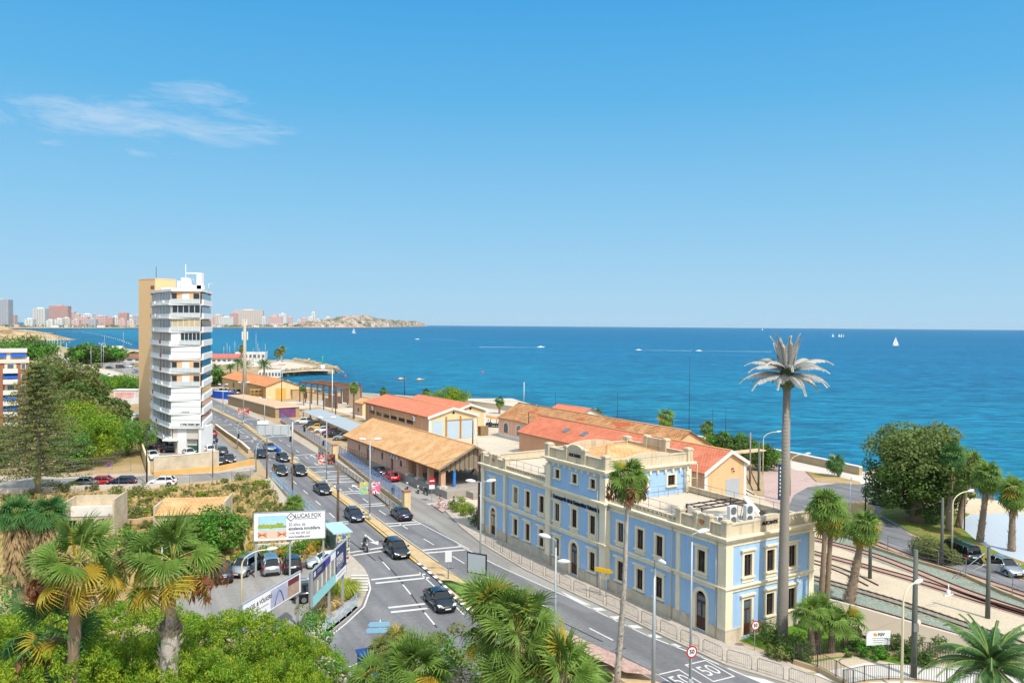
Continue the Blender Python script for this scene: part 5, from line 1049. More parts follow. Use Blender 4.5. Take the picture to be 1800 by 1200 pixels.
def roofJ():
 r=MB();th=.16;ov=.7;s=(rid-e0)/(Wj/2);a=(-ov,e0-s*ov);b=(Wj/2,rid);c=(Wj+ov,e0-s*ov);y0,y1=-.75,Lj+.6;l0=math.hypot(b[0]-a[0],b[1]-a[1]);Ly=y1-y0
 r.quad((a[0],y1,a[1]+th),(a[0],y0,a[1]+th),(b[0],y0,b[1]+th),(b[0],y1,b[1]+th),0,[(0,0),(Ly,0),(Ly,l0),(0,l0)]);r.quad((b[0],y1,b[1]+th),(b[0],y0,b[1]+th),(c[0],y0,c[1]+th),(c[0],y1,c[1]+th),0,[(0,l0),(Ly,l0),(Ly,0),(0,0)])
 for y in(y0,y1):r.poly([(a[0],y,a[1]),(b[0],y,b[1]),(b[0],y,b[1]+th),(a[0],y,a[1]+th)],1);r.poly([(b[0],y,b[1]),(c[0],y,c[1]),(c[0],y,c[1]+th),(b[0],y,b[1]+th)],1)
 r.quad((a[0],y1,a[1]),(a[0],y0,a[1]),(a[0],y0,a[1]+th),(a[0],y1,a[1]+th),3);r.quad((a[0],y0,a[1]),(a[0],y1,a[1]),(b[0],y1,b[1]),(b[0],y0,b[1]),1);r.quad((b[0],y0,b[1]),(b[0],y1,b[1]),(c[0],y1,c[1]),(c[0],y0,c[1]),1)
 r.tube([(b[0],y0,b[1]+th),(b[0],y1,b[1]+th)],.13,6,2)
 for x,sg in((a,1),(c,-1)):r.loft([[(x[0],y0-.05,x[1]-.1),(b[0],y0-.05,b[1]-.1),(b[0],y0-.05,b[1]+th+.03),(x[0],y0-.05,x[1]+th+.03)],[(x[0],y0+.12,x[1]-.1),(b[0],y0+.12,b[1]-.1),(b[0],y0+.12,b[1]+th+.03),(x[0],y0+.12,x[1]+th+.03)]],1)
 n=int(Ly/1.1)
 for i in range(n):y=y0+(i+.5)*Ly/n;r.box(a[0]+.1,.4,y-.07,y+.07,a[1]-.16,a[1]+.02+.0,4)
 return r
ro=roofJ().build('roof',[TILE_O,M('weathered_board','#8d7c66',.9,.25,1.5),M('ridge_tile','#c79a68'),M('eave_tile','#c07a48',.9,.1,1.),M('rafter','#4a3c32',.9,.2,2.)],t)
mb=MB();s=(rid-e0)/(Wj/2);N_=42
for i in range(N_):
 x0=Wj*i/N_;x1=Wj*(i+1)/N_-.02;xm=(x0+x1)/2;zt=e0+s*min(xm,Wj-xm);mb.box(x0,x1,.02+(i%2)*.02,.09,3.55+.12*math.sin(i*2.1),zt,i%3==0)
mb.build('gable_boarding',[M('grey_board','#8a7b68',.95,.25,2.,fine=9),M('dark_board','#6d604f',.95,.25,2.,fine=9)],t)
def pillar(x,y,z0=1.1,z1=4.1,s=.78):
 m=MB();m.bbox(x-s/2,x+s/2,y-s/2,y+s/2,z0,z1,.04);o=m.build('pillar',BRICKG,t);m=MB()
 for k in range(5):m.box(x-.75+.28*k*.6,x-.45+.28*k*.6,y-.75,y-.45+.1*(k%2),z0,z0+.3+.1*(k%3))
 m.box(x-.55,x+.55,y-.6,y+.55,z0,z0+.25);m.build('pillar_base',M('white_blocks','#cfcac2',.9,.12,1.),o)
open_=12.5
for y in(.45,4.4,8.3,12.2):pillar(.45,y)
for y in(.45,4.4,8.3,12.2):pillar(Wj-.45,y)
mb=MB();wall_holes(mb,(0,open_,1.1),(0,1,0),(-1,0,0),0,Lj-open_,0,3.15,[(5.2,6.2,0,2.1),(9.6,10.4,.9,2.2),(16.2,17.1,0,2.1),(20.5,21.2,.9,2.0),(1.5,2.6,1.0,2.0,1)],.3,0,0)
mb.quad((0,Lj,0),(Wj,Lj,0),(Wj,Lj,e0),(0,Lj,e0));mb.quad((Wj,open_,0),(Wj,Lj,0),(Wj,Lj,e0),(Wj,open_,e0));mb.quad((Wj,open_,1.1),(0,open_,1.1),(0,open_,4.2),(Wj,open_,4.2));mb.add([(0,Lj,e0),(Wj,Lj,e0),(Wj/2,Lj,rid)],[(1,0,2)])
mb.build('wall',PINKR,t)
mb=MB();mb.box(-.12,Wj+.9,-2.3,Lj,0,1.1);mb.box(3.0,Wj+.5,-4.4,-2.3,0,.95);mb.build('platform',[M('platform_floor_grey','#9c948a',.95,.12,.5)],t)
for(y,z0,h,w_)in((open_+5.7,1.1,2.1,1.0),(open_+16.65,1.1,2.1,.9)):mb=MB();mb.box(.16,.22,y-w_/2,y+w_/2,z0,z0+h);mb.build('door',M('brown_door','#7a4a34',.7,.1,1.),t)
for(y,z0,h,w_)in((open_+10,2.,1.3,.8),(open_+20.85,2.,1.1,.7),(open_+2.05,2.1,1.0,1.1)):mb=MB();mb.box(.16,.22,y-w_/2,y+w_/2,z0,z0+h);mb.build('window',GL,t)
mb=MB();mb.box(.3,.36,9.2+4,10.3+4,0,0);
mb=MB();[mb.tube([(-.75,y,1.1),(-.75,y,2.1)],.025,5)for y in np.arange(open_+14,Lj,1.2)];mb.tube([(-.75,open_+14,2.1),(-.75,Lj,2.1)],.03,5);mb.tube([(-.75,open_+14,1.6),(-.75,Lj,1.6)],.02,5);mb.build('ramp_railing',DARKM,t)
def shedac(label,y,z):p=(oj.x+BV.x*-.3+AV.x*y,oj.y+BV.y*-.3+AV.y*y,z);return dup(ac2,p,RZ-math.pi/2,label,.9,group='air conditioners on the goods shed wall')
for i,(y,z,lb)in enumerate(((15.6,3.0,'nearest the open end'),(16.7,3.0,'middle of three near the opening'),(17.8,3.05,'farthest of three near the opening'),(26.2,3.1,'beside the brown door'),(27.5,3.1,'left of the lamp post'))):shedac('small air conditioner under the goods shed eaves, '+lb,y,z)
oi=Vector((-17.7,171.6));t,ro=hall('workshop_hall','red roofed workshop hall with cream gable and three pale blue doors',oi,37.5,11.6,5.1,6.75,[CREAM,BRICKG,TILE_P,FASC],white_edge=WHITER)
for(a,b_)in((.9,3.3),(4.4,7.2),(8.0,10.6)):panel(t,'door',a,b_,.05,4.0 if a>1 else 4.2,BLUEDOOR,-.06)
for x in(4.1,7.6):panel(t,'buttress',x-.14,x+.14,0,5.0,M('brown_post','#a07c5e',.9,.1,1.),-.25,.25)
mb=MB();mb.box(3.9,10.7,-.12,0,4.05,4.25);mb.build('lintel',M('brown_post','#a07c5e',.9,.1,1.),t)
mb=MB();mb.disc((5.9,-.03,5.75),(0,-1,0),.28,.05,14);mb.build('round_window',GL,t)
for k in range(8):
 y=3+k*4.6;mb=MB();mb.box(-.18,0,y-.16,y+.16,0,4.7);mb.build('pilaster',M('pale_pilaster','#c9ae90',.9,.08,1.),t)
 if 1<=k<=6:mb=MB();mb.box(-.05,.02,y+.5,y+4.0,2.6,3.4);mb.build('window',GL,t)
for(y,lb)in((7,'air conditioner on the side wall of the red roofed hall near its gable'),(32,'air conditioner at the far end of the red roofed hall side wall')):dup(ac2,(oi.x+BV.x*-.35+AV.x*y,oi.y+BV.y*-.35+AV.y*y,3.6),RZ-math.pi/2,lb,1.2,group='air conditioners on the goods shed wall')['group']='air conditioners on the red roofed hall'
o2=Vector((-7.7,177.8))+AV.to_2d()*7.5;o2-=BV.to_2d()*1.6
t,ro=hall('workshop_hall','smaller red roofed hall adjoining behind, with white curved gable edge and round vent',o2,28,8.0,5.2,6.5,[CREAM,BRICKG,TILE_P,FASC],white_edge=WHITER)
mb=MB();mb.disc((4.,-.03,5.6),(0,-1,0),.3,.05,14);mb.build('round_vent',GL,t);panel(t,'door',4.6,6.0,0,3.6,BRICKG)
ok_=Vector(G2(1211,759,7.1))-BV.to_2d()*5.3;L_k=(Vector(G2(922.5,708.75,7.1))-Vector(G2(1211,759,7.1))).dot(AV.to_2d())
t,ro=hall('warehouse','long warehouse with mottled old tile roof and arched windows in a peach wall',ok_,L_k,10.6,4.3,7.1,[PEACH,PINKR,TILE_B,FASC],over=.4)
for y in np.arange(3,L_k,5.4):
 mb=MB();n=8;pr=[(-.85,1.2)]+[(-.85*math.cos(math.pi*k/n),2.6+.75*math.sin(math.pi*k/n))for k in range(n+1)]+[(.85,1.2)]
 mb.loft([[(-.05,y+s,h)for s,h in pr],[(.02,y+s,h)for s,h in pr]]);w_=mb.build('window',GL2,t)
 mb=MB();pr2=[(s*1.25,1.2+(h-1.2)*1.12)for s,h in pr];mb.loft([[(-.03,y+s,h)for s,h in pr2],[(.02,y+s,h)for s,h in pr2]]);mb.build('surround',WHITER,w_)
mb=MB();mb.box(-.06,0,0,L_k+.06,0,.9);mb.box(-.06,10.6,L_k,L_k+.06,0,.9);mb.box(-.08,.5,L_k-.1,L_k+.08,.9,4.1);mb.build('base_band',WHITER,t)
om=Vector(G2(1238.75,831,4.2));t,ro=hall('railway_hall','long red tiled hall behind the station with a peach gable and grey door',om,50,8.3,4.2,6.85,[PEACH,BRICKG,TILE_R,FASC],e1=5.15,apx=5.1,white_edge=WHITER,over=.4)
panel(t,'door',4.2,7.0,0,2.9,M('grey_door','#a9aeb2',.6,.05,1.));mb=MB();mb.box(5.3,5.5,-.35,0,4.3,4.45);mb.box(5.6,5.75,-.3,0,3.9,4.05);mb.build('spotlight',DARKM,t)
mb=MB();sl_=(6.85-4.2)/5.1
for y in(37,31.5):mb.loft([[(1.9,yy,4.2+sl_*1.9+.24),(3.1,yy,4.2+sl_*3.1+.24),(3.1,yy,4.2+sl_*3.1+.3),(1.9,yy,4.2+sl_*1.9+.3)]for yy in(y,y+1.4)])
mb.build('skylight',GREYM,t)
ol=Vector(G2(1010,735,3.0));hall('small_hall','small red roofed building by the sea behind the tiled warehouse',ol,13,9,3.0,4.9,[WHITER,WHITER,TILE_P,FASC])
of=Vector((-80.1,260.9));dF=Vector((-110.1+80.1,304.8-260.9));rF=math.atan2(dF.y,dF.x)-math.pi/2
t,ro=hall('far_warehouse','warehouse with orange tile roof and cream gable with ochre door beside the telecom mast',of,dF.length,11.0,4.3,6.3,[CREAM,M('ochre_render','#c9a678',.9,.1,.3),TILE_F,FASC],rz=rF)
panel(t,'door',3.2,6.6,0,3.6,OCHDOOR)
for y in(9,24,38):mb=MB();n=8;pr=[(-1.,1.6)]+[(-1.*math.cos(math.pi*k/n),2.4+.9*math.sin(math.pi*k/n))for k in range(n+1)]+[(1.,1.6)];mb.loft([[(-.06,y+s,h)for s,h in pr],[(.02,y+s,h)for s,h in pr]]);mb.build('window',M('brown_shutter','#7a5844',.8,.1,1.),t)
def hut(label,px,py,w_,l_,e,r_,mats,rz=RZ,roof=TILE_O,name='hut'):
 q=G(px,py);t,ro=hall(name,label,(q.x,q.y),l_,w_,e,r_,mats,rz=rz,roofm=roof,over=.25);m=MB();m.box(w_*.35,w_*.55,-.05,0,0,1.9);m.build('door',WF,t);m=MB();m.box(-.05,0,l_*.4,l_*.55,1.,1.9);m.build('window',GL,t);return t
hut('small hut with old tile roof left of the red roofed hall',637,731,5.0,6.5,3.2,4.3,[CREAM,PINKR,TILE_B,FASC])
q=G(514,701);o=thing('hut','flat roofed stone hut right of the far warehouse','hut',q,rF);mb=MB();mb.box(0,7.5,0,6,0,3.0);mb.box(-.2,7.7,-.2,6.2,3.0,3.2);mb.build('wall',M('stone_wall','#b89c78',.95,.2,.8),o);mb=MB();mb.box(4,5,-.04,0,0,1.9);mb.build('door',DARKM,o)
q0,q1=Vector(G2(401,711)),Vector(G2(484,735));d_=q1-q0;t=thing('low_building','long low stone building with flat tan roof along the road','building',(q1 .x,q1 .y,0),math.atan2(d_.y,d_.x)-math.pi)
mb=MB();L_=d_.length;mb.prism([(0,0),(0,-6.5),(L_,-4.5),(L_,0)],0,2.7,0);mb.build('wall',M('rubble_wall','#ab9270',.95,.22,1.2,bmp=.4),t);mb=MB();mb.prism([(-.3,.25),(-.3,-7.5),(L_+.2,-5),(L_+.2,.25)],2.7,2.95,0,1);mb.build('roof',[M('white_kerb_edge','#d8d2c6',.9,.1,1.),M('tan_roof','#cda583',.95,.08,.3)],t)
mb=MB();mb.box(-.06,.4,-5.5,-1.0,0,2.6);mb.build('painted_end',M('mural_blue','#2b4f8c',.8,.35,.7,col2='#b04a3a'),t)
def ruin(label,px,py,w_,d_,e,r_,rz,roof,wallm,tile):
 q=G(px,py);t=thing('ruined_house',label,'ruin',q,rz);mb=MB()
 wall_holes(mb,(0,0,0),(1,0,0),(0,-1,0),0,w_,0,e,[(w_*.12,w_*.3,.9,2.),(w_*.48,w_*.62,.7,2.1),(w_*.78,w_*.92,.9,2.1)],.3);mb.quad((w_,0,0),(w_,d_,0),(w_,d_,r_),(w_,0,e));mb.quad((0,d_,0),(0,0,0),(0,0,e),(0,d_,r_));mb.quad((w_,d_,0),(0,d_,0),(0,d_,r_),(w_,d_,r_))
 mb.quad((.3,.4,.1),(w_-.3,.4,.1),(w_-.3,.4,e),(.3,.4,e),1);mb.build('wall',[wallm,DARKM],t)  # dark sheet behind the openings stands in for the shaded interior
 r=MB();L0=math.hypot(d_,r_-e);n=6
 if tile:
  for k in range(n):x0,x1=w_*k/n,w_*(k+1)/n;sg=lambda x:-.18*math.sin(math.pi*x/w_);r.quad((x0,-.3,e+.04),(x1,-.3,e+.04),(x1,d_,r_+.1+sg(x1)),(x0,d_,r_+.1+sg(x0)),0,[(x0,0),(x1,0),(x1,L0),(x0,L0)])
  r.build('roof',tile,t)
 for q_ in((-.2,.02,-.1,d_+.1,0,r_*.98),(w_-.02,w_+.2,-.1,d_+.1,0,r_+.35)):mb=MB();mb.box(*q_);mb.build('end_wall',wallm,t)
 return t
RW=M('ruin_plaster','#bda98a',.95,.25,.9,fine=4,col2='#d8ccb8')
ruin('ruined house with sagging ochre tile roof and open windows in the scrub lot',273,945,7.6,4.4,2.6,3.7,.16,0,RW,TILE_O)
t=ruin('roofless ruined shed with broken cream walls left of the tiled ruin',108,945,5.6,4.6,2.3,4.0,.16,0,RW,None)
mb=MB();mb.box(.2,5.4,2.2,2.5,.1,3.1);mb.box(.1,5.5,2.5,4.5,2.4,2.5);mb.build('inner_wall',M('white_plaster_worn','#e2dcd0',.95,.15,.9),t)
mb=MB();mb.tube([(3.4,-1,.2),(5.2,.2,2.6)],.12,6);mb.tube([(3.8,-1.2,.2),(5.5,.1,2.5)],.1,6);mb.build('fallen_beam',M('old_timber','#8a7a68',.95,.2,2.),t)
def wallrun(name,label,pts,h,th,mat,z=0,cap=None,cat='wall',capm=None):
 t=thing(name,label,cat,(*Gs(pts[:1])[0],z));o=Vector(Gs(pts[:1])[0]);mb=MB();q=[tuple(Vector(p)-o)for p in Gs(pts)];band(mb,q,th/2,th/2,0,0,h);mb.build('masonry',mat,t)
 if cap:mb=MB();band(mb,q,th/2+.06,th/2+.06,h,0,h+cap);mb.build('coping',capm or M('coping','#d9cfbd',.9,.08,1.),t)
 return t
wallrun('garden_wall','weathered patched wall in front of the white tower',[(270,835),(330,830),(384,823)],3.0,.4,M('patched_plaster','#c0b198',.95,.2,.35,fine=3,col2='#e6dac0'),cap=.08)
wallrun('low_wall','low ochre wall between the side street and the road corner',[(270,838),(385,828),(446,815)],.9,.3,M('ochre_wall','#d3a867',.95,.15,.6))
wallrun('garden_wall','cream wall running back beside the tower garden',[(262,836),(250,800),(246,786)],2.2,.3,M('cream_wall','#dcc7a0',.95,.12,.5))
wallrun('sea_wall','long pale sea wall along the water behind the halls',[(592,696),(700,703),(830,713),(880,719),(1100,757),(1240,781)],1.5,.8,M('sea_wall','#cfc2ab',.95,.12,.3),cap=.1)
wallrun('sea_wall','tall tan sea wall with white coping beside the roundabout',[(1335,797),(1400,810),(1513,835)],1.35,.7,M('tan_sea_wall','#b59f7c',.95,.15,.8,fine=4),cap=.16,capm=WHITER)
wallrun('low_wall','crumbling low stone wall joining the two ruined sheds',[(198,922),(235,922),(272,917)],.7,.35,M('stone_wall','#b89c78',.95,.2,.8))
wallrun('low_wall','concrete wall behind the parked silver cars',[(452,972),(500,970),(542,962),(600,950)],1.0,.3,M('concrete_wall','#c9c0b2',.95,.1,.6))
wallrun('road_wall','low stone wall between the tower forecourt and the road',[(379,752),(400,768),(425,785),(438,797)],.9,.35,M('tan_sea_wall','#b59f7c'),cap=.08)
wallrun('low_wall','grey low wall along the side street in front of the scrub lot',[(-20,868),(60,866),(150,862),(230,860),(290,858)],.8,.25,M('concrete_wall','#c9c0b2'))
wallrun('garden_wall','white wall with graffiti behind the orange tower slab',[(196,712),(220,711),(246,709)],1.8,.3,M('graffiti_wall','#dcd8d2',.9,.1,.3,col2='#8aa0b4'))
q=G(200,702);o=thing('kiosk','low white kiosk with a pink mural left of the tower','kiosk',q);mb=MB();mb.box(0,7,0,4,0,3.0);mb.box(-.2,7.2,-.2,4.2,3.0,3.2);mb.build('wall',WHITER,o);mb=MB();mb.box(.4,6.6,-.04,0,.3,2.4);mb.build('mural',M('pink_mural','#d48a8a',.8,.3,.5,col2='#e6d0c8'),o)
q=G(208,748);o=thing('white_shed','flat white shed between the garden trees and the orange tower wall','shed',q);mb=MB();mb.box(0,6,0,5,0,2.6);mb.box(-.15,6.15,-.15,5.15,2.6,2.8);mb.build('wall',WHITER,o);mb=MB();mb.box(3.6,5,-.03,0,.9,2.);mb.build('window',GL,o)
TW=M('tower_white','#e2e2e0',.8,.03,.3);TORANGE=M('tower_orange','#e6c090',.85,.04,.25);TSOFF=M('tower_peach','#e0b68c',.85,.05,.5)
def tl_(x,y):return Vector((x,y))
FL=tl_(-64.6,152.0);FR=tl_(-59.0,152.3);BR=tl_(-62.6,166.5);BK=tl_(-70.5,184);LB=tl_(-78.8,183);lf=[FL,tl_(-69.3,158.0),tl_(-73.4,164.2),tl_(-76.4,170.2),tl_(-78.4,176.5),LB]
t=thing('apartment_tower','tall white curved apartment tower with ribbon windows and balconies','apartment block',(FL.x,FL.y,0));O=FL
def rel(p,z):return(p.x-O.x,p.y-O.y,z)
fh=2.6;zb=5.0;ztop=31.0
out=lf+[BK,BR,FR]
def inset(poly,d):
 n=len(poly);res=[]
 for i in range(n):
  a,b,c=poly[i-1],poly[i],poly[(i+1)%n];n1=Vector((-(b-a).y,(b-a).x)).normalized();n2=Vector((-(c-b).y,(c-b).x)).normalized();m_=(n1+n2).normalized();res.append(b-m_*d/max(.4,m_.dot(n1)))
 return res
ins=inset(out,.25)
mb=MB();mb.prism([(p.x-O.x,p.y-O.y)for p in inset(out,.9)],0,zb,0);mb.prism([(p.x-O.x,p.y-O.y)for p in ins],2.8,ztop-.4,0);mb.build('core',[M('tower_core','#c9c4ba',.8,.05,.5)],t)
bands=MB()
def bandpoly(poly,z0,z1,th=.3):
 i2=inset(poly,th)
 for k in range(len(poly)):
  a,b,c,d=poly[k-1],poly[k],i2[k],i2[k-1];bands.prism([(p.x-O.x,p.y-O.y)for p in(a,b,c,d)],z0,z1)
nfl=10
for k in range(-1,nfl):
 z=zb+k*fh
 if k<0:pl=lf
 for a,b in zip(lf[:-1],lf[1:]):
  n_=Vector((-(b-a).y,(b-a).x)).normalized()
  q=[a+n_*.35,b+n_*.35,b-n_*.1,a-n_*.1];bands.prism([(p.x-O.x,p.y-O.y)for p in q],z+.1,z+.82);bands.prism([(p.x-O.x,p.y-O.y)for p in[a+n_*.5,b+n_*.5,b-n_*.1,a-n_*.1]],z-.12,z+.1)
 if k>=0:bands.prism([(p.x-O.x,p.y-O.y)for p in(FL+Vector((-.1,-.35)),FR+Vector((.1,-.35)),FR+Vector((.1,.1)),FL+Vector((-.1,.1)))],z-.14,z+.1)
zt=zb+nfl*fh
bands.prism([(p.x-O.x,p.y-O.y)for p in[p+(p-Vector((-70,170))).normalized()*.5 for p in out]],zt-.15,zt+.35)
bands.build('floor_band',TW,t)
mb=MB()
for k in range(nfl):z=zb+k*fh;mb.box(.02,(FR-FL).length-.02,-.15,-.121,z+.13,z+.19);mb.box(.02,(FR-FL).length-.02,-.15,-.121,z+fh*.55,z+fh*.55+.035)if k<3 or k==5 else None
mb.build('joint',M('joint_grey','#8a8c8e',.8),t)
gl=MB();mu=MB();g=random.Random(2)
for k in range(-1,nfl):
 z=zb+k*fh+.82
 for a,b in zip(lf[:-1],lf[1:]):
  L_=(b-a).length;d_=(b-a).normalized();n_=Vector((-d_.y,d_.x));m_=max(3,round(L_/.95))
  gl.quad(*[rel(p,zz)for p,zz in((b+n_*.05,z),(a+n_*.05,z),(a+n_*.05,z+1.66),(b+n_*.05,z+1.66))])
  for i in range(m_):
   c=a+d_*(L_*i/m_);wd=.10 if i%2 else .2;q=[c+n_*.1,c+d_*wd+n_*.1,c+d_*wd,c];mu.prism([(p.x-O.x,p.y-O.y)for p in q],z,z+1.66)
gl.build('ribbon_window',glass('tower_glass','#2c3c44',.1),t);mu.build('mullion',TW,t)
W_=(FR-FL).length
kinds=['wall','wall','wall','logg','logg','wall','part','glz','glz2','logg']
for k,kd in enumerate(kinds):
 z=zb+k*fh;y0=-.12
 def fb(x0,x1,z0,z1,m,nm,ya=y0,d=.12):mb=MB();mb.box(x0,x1,ya,ya+d,z+z0,z+z1);return mb.build(nm,m,t)
 if kd=='wall':fb(.02,W_-.02,.1,fh-.14,TW,'front_panel');
 else:
  bk=fb(.15,W_-.15,.1,fh-.14,TSOFF if kd=='logg' else(GL if kd!='glz' else M('beige_blind','#c4b08c',.7,.1,1.)),'balcony',.02,.06)
  if kd=='logg':
   for(a,b,m)in((.2,1.0,GL),(2.0,3.4,WHITEM),(4.2,5.3,GL)):mb=MB();mb.box(a,b,-.03,.02,z+.2,z+2.1);mb.build('window',m,bk)
  if kd=='part':fb(.02,1.7,.1,fh-.14,TW,'front_panel')
  mb=MB();mb.box(.05 if kd!='part' else 1.7,W_-.05,-.34,-.30,z+1.0,z+1.06)
  for x in np.linspace(.1 if kd!='part' else 1.7,W_-.1,5):mb.box(x-.03,x+.03,-.34,-.30,z+.1,z+1.0)
  if kd!='logg':
   for x in np.linspace(.15 if kd!='part' else 1.75,W_-.15,6):mb.box(x-.05,x+.05,-.02,.03,z+.1,z+fh-.14)
  mb.build('balcony_rail',WHITEM,bk);mb=MB();mb.box(.1 if kd!='part' else 1.75,W_-.1,-.33,-.315,z+.15,z+.95);mb.build('balcony_screen',M('pale_screen','#c4cbcc',.4,.05,1.),bk)
mb=MB();mb.box(W_*.3,W_*.95,-.15,-.125,zb+.38,zb+.9);mb.build('name_panel',M('pale_panel','#cfd4d0',.7,.1,1.),t)
mb=MB();g=random.Random(8);x=W_*.32
while x<W_*.93:w_=g.uniform(.08,.22);mb.box(x,x+w_,-.17,-.15,zb+.46+.1*(g.random()<.3),zb+.82);x+=w_+.05+.2*(g.random()<.15)
for k in range(5):mb.box(2.0+k*.3,2.2+k*.3,-.15,-.125,zb+2.9,zb+3.05)
mb.build('weathered_lettering',DARKM,t)
g=random.Random(31)
for k in range(-1,nfl):
 for i in range(3):
  a,b=g.choice(list(zip(lf[:-2],lf[1:-1])));d_=(b-a).normalized();n_=Vector((-d_.y,d_.x));c=a.lerp(b,g.uniform(.1,.85))+n_*.36;z=zb+k*fh+g.uniform(.0,.35)
  if g.random()<.55:q=[c,c+n_*.32,c+n_*.32+d_*.8,c+d_*.8];mb=MB();mb.prism([(p.x-O.x,p.y-O.y)for p in q],z,z+.55,bottom=True);mb.build('air_conditioner_unit',WHITEM,t)
  else:q=[c,c+n_*.05,c+n_*.05+d_*1.1,c+d_*1.1];mb=MB();mb.prism([(p.x-O.x,p.y-O.y)for p in q],z-.1,z+.75,bottom=True);mb.build('hanging_towel',M('towel_'+g.choice(['red','blue','sand']),g.choice(['#b0524a','#4a6a9c','#c8b08c']),.9),t)
gl=MB();mu=MB()
for k in range(nfl):
 z=zb+k*fh
 for a,b in((FR,BR),(BR,BK)):
  d_=(b-a).normalized();n_=Vector((d_.y,-d_.x));L_=(b-a).length
  gl.quad(*[rel(p,zz)for p,zz in((a+n_*.03,z+1.0),(b+n_*.03,z+1.0),(b+n_*.03,z+2.2),(a+n_*.03,z+2.2))])
  q=[a+d_*.1,a+d_*.1+n_*.35,b-d_*.1+n_*.35,b-d_*.1];mu=MB();mu.prism([(p.x-O.x,p.y-O.y)for p in q],z-.1,z+1.0,bottom=True);mu.build('side_balcony',TW,t)
gl.build('side_window',GL,t)
mb=MB();mb.box(1.0,2.7,.3,3.5,0,zb);mb.box(W_-.5,W_,.1,6,0,zb);mb.box(-1.5,1.2,-.6,2.5,2.5,2.85);mb.build('entrance_wall',TW,t)
mb=MB();mb.box(2.7,W_-.5,1.2,1.3,0,zb-.2);mb.build('passage',M('passage_shade','#6f6a64',.9,.1,.5),t)  # darker panel stands in for the shade inside the passage
mb=MB();mb.box(2.6,W_-.5,.9,1.05,0,1.5);mb.build('green_gate',M('green_panel','#2f5a48',.6,.1,1.),t)
mb=MB();mb.box(-.2,1.6,3,6,ztop,ztop+2.0);mb.box(1.0,2.2,2,5,ztop,ztop+2.6);mb.box(2.,4.8,3,4,ztop,ztop+1.2);mb.box(3.6,4.5,3,4.3,ztop,ztop+3.6);mb.box(1.5,3.6,3.3,3.8,ztop+3.4,ztop+3.65);mb.box(-8,-6,14,20,ztop,ztop+1.2);mb.build('roof_house',TW,t)
mb=MB();mb.tube([(1.5,3,ztop),(1.5,3,ztop+5.2)],.06,5);mb.tube([(5.2,5,ztop),(5.2,5,ztop+1.6)],.04,5);mb.tube([(4.8,5,ztop+1.6),(6,5,ztop+1.6)],.03,5);mb.build('aerial',WHITEM,t)
t2=thing('tower_slab','windowless orange stair slab behind the white tower','apartment block',(-88.0,188.9,0),math.atan2(184.2-188.9,6.0));mb=MB();mb.box(0,7.6,0,5,0,34.9);mb.box(-.05,7.65,-.05,5.05,34.9,35.1);mb.build('wall',TORANGE,t2);mb=MB();mb.box(5.6,7.2,-.04,0,32.6,33.4);mb.build('vent',M('brown_vent','#8a5a3c'),t2);mb=MB();mb.tube([(6.2,1,35),(6.2,1,37.8)],.06,5);mb.build('aerial',DARKM,t2)
b0=Vector(G2(50,747));t=thing('apartment_block','brick and cream apartment block with blue awnings at the left edge','apartment block',(b0 .x,b0 .y,0),rad(31));BRK=M('brown_brick','#9c6a52',.9,.12,.5,fine=6);CRM=M('cream_band','#d6ccbc',.9,.06,.4);AWN=M('blue_awning','#1f55b0',.8,.1,1.)
mb=MB();mb.box(-26,0,0,14,-1,15.2);mb.build('wall',[BRK],t);mb=MB();mb.box(-26,-.4,.8,14,15.2,18.0);mb.box(-26.2,.2,-.3,14,15.0,15.9);mb.box(-26,-.2,.3,14,17.5,18.1);mb.build('attic',CRM,t)
for k in range(6):
 z=.3+k*2.55-.3
 for j,x in enumerate((-1.0,-3.6,-6.4,-9.2,-12,-15,-18)):
  mb=MB();mb.box(x-1.2,x+1.2,-.06,0,z+.2,z+2.5);bp=mb.build('cream_panel',CRM,t)if j%2==1 else None
  mb=MB();w2=.5 if j%2==0 else .75;mb.box(x-w2,x+w2,-.12,-.06,z+.75,z+2.1);wo=mb.build('window',WHITEM,t);mb=MB();mb.box(x-w2+.12,x+w2-.12,-.14,-.12,z+.85,z+2.0);mb.build('pane',GL2,wo)
  if j%2==1:
   mb=MB();mb.box(x-1.5,x+1.5,-1.3,0,z-.12,z+.05);bo=mb.build('balcony',CRM,t);mb=MB();mb.box(x-1.5,x+1.5,-1.3,-1.24,z+.05,z+1.0);mb.build('railing',WHITER,bo)
   if(k+j)%3!=1 and k<5:mb=MB();mb.loft([[(x-1.45,-.05,z+2.35),(x-1.45,-.05,z+2.28),(x-1.45,-1.45,z+1.25),(x-1.45,-1.45,z+1.32)],[(x+1.45,-.05,z+2.35),(x+1.45,-.05,z+2.28),(x+1.45,-1.45,z+1.25),(x+1.45,-1.45,z+1.32)]]);mb.build('awning',AWN,t)
mb=MB()
for x in(-2.0,-6.0):mb.loft([[(x-1.6,.7,17.3),(x-1.6,.7,17.2),(x-1.6,-.2,16.5),(x-1.6,-.2,16.6)],[(x+1.6,.7,17.3),(x+1.6,.7,17.2),(x+1.6,-.2,16.5),(x+1.6,-.2,16.6)]])
mb.build('awning',AWN,t)
FARC=[M('far_cream','#d8c8ba',.9,.05,.01),M('far_pink','#d8b4ac',.9,.05,.01),M('far_white','#dedbd6',.9,.04,.01),M('far_terracotta','#cc9c90',.9,.05,.01),M('far_grey','#b4b4ba',.9,.05,.01)]  # wall colours paled, putting some of the haze into the paint
FWIN=M('far_windows','#8e949c',.6,.1,.05)
shore=[(-300,579.5),(-60,579),(60,578.2),(150,578),(244,578),(300,577.8),(370,577.6),(440,577.6),(520,577.4),(600,577),(680,575.8),(730,574.6),(757,573.6)]
sh=[Vector(G2(x,min(y,577.6 if x>400 else 580),-2))for x,y in shore]
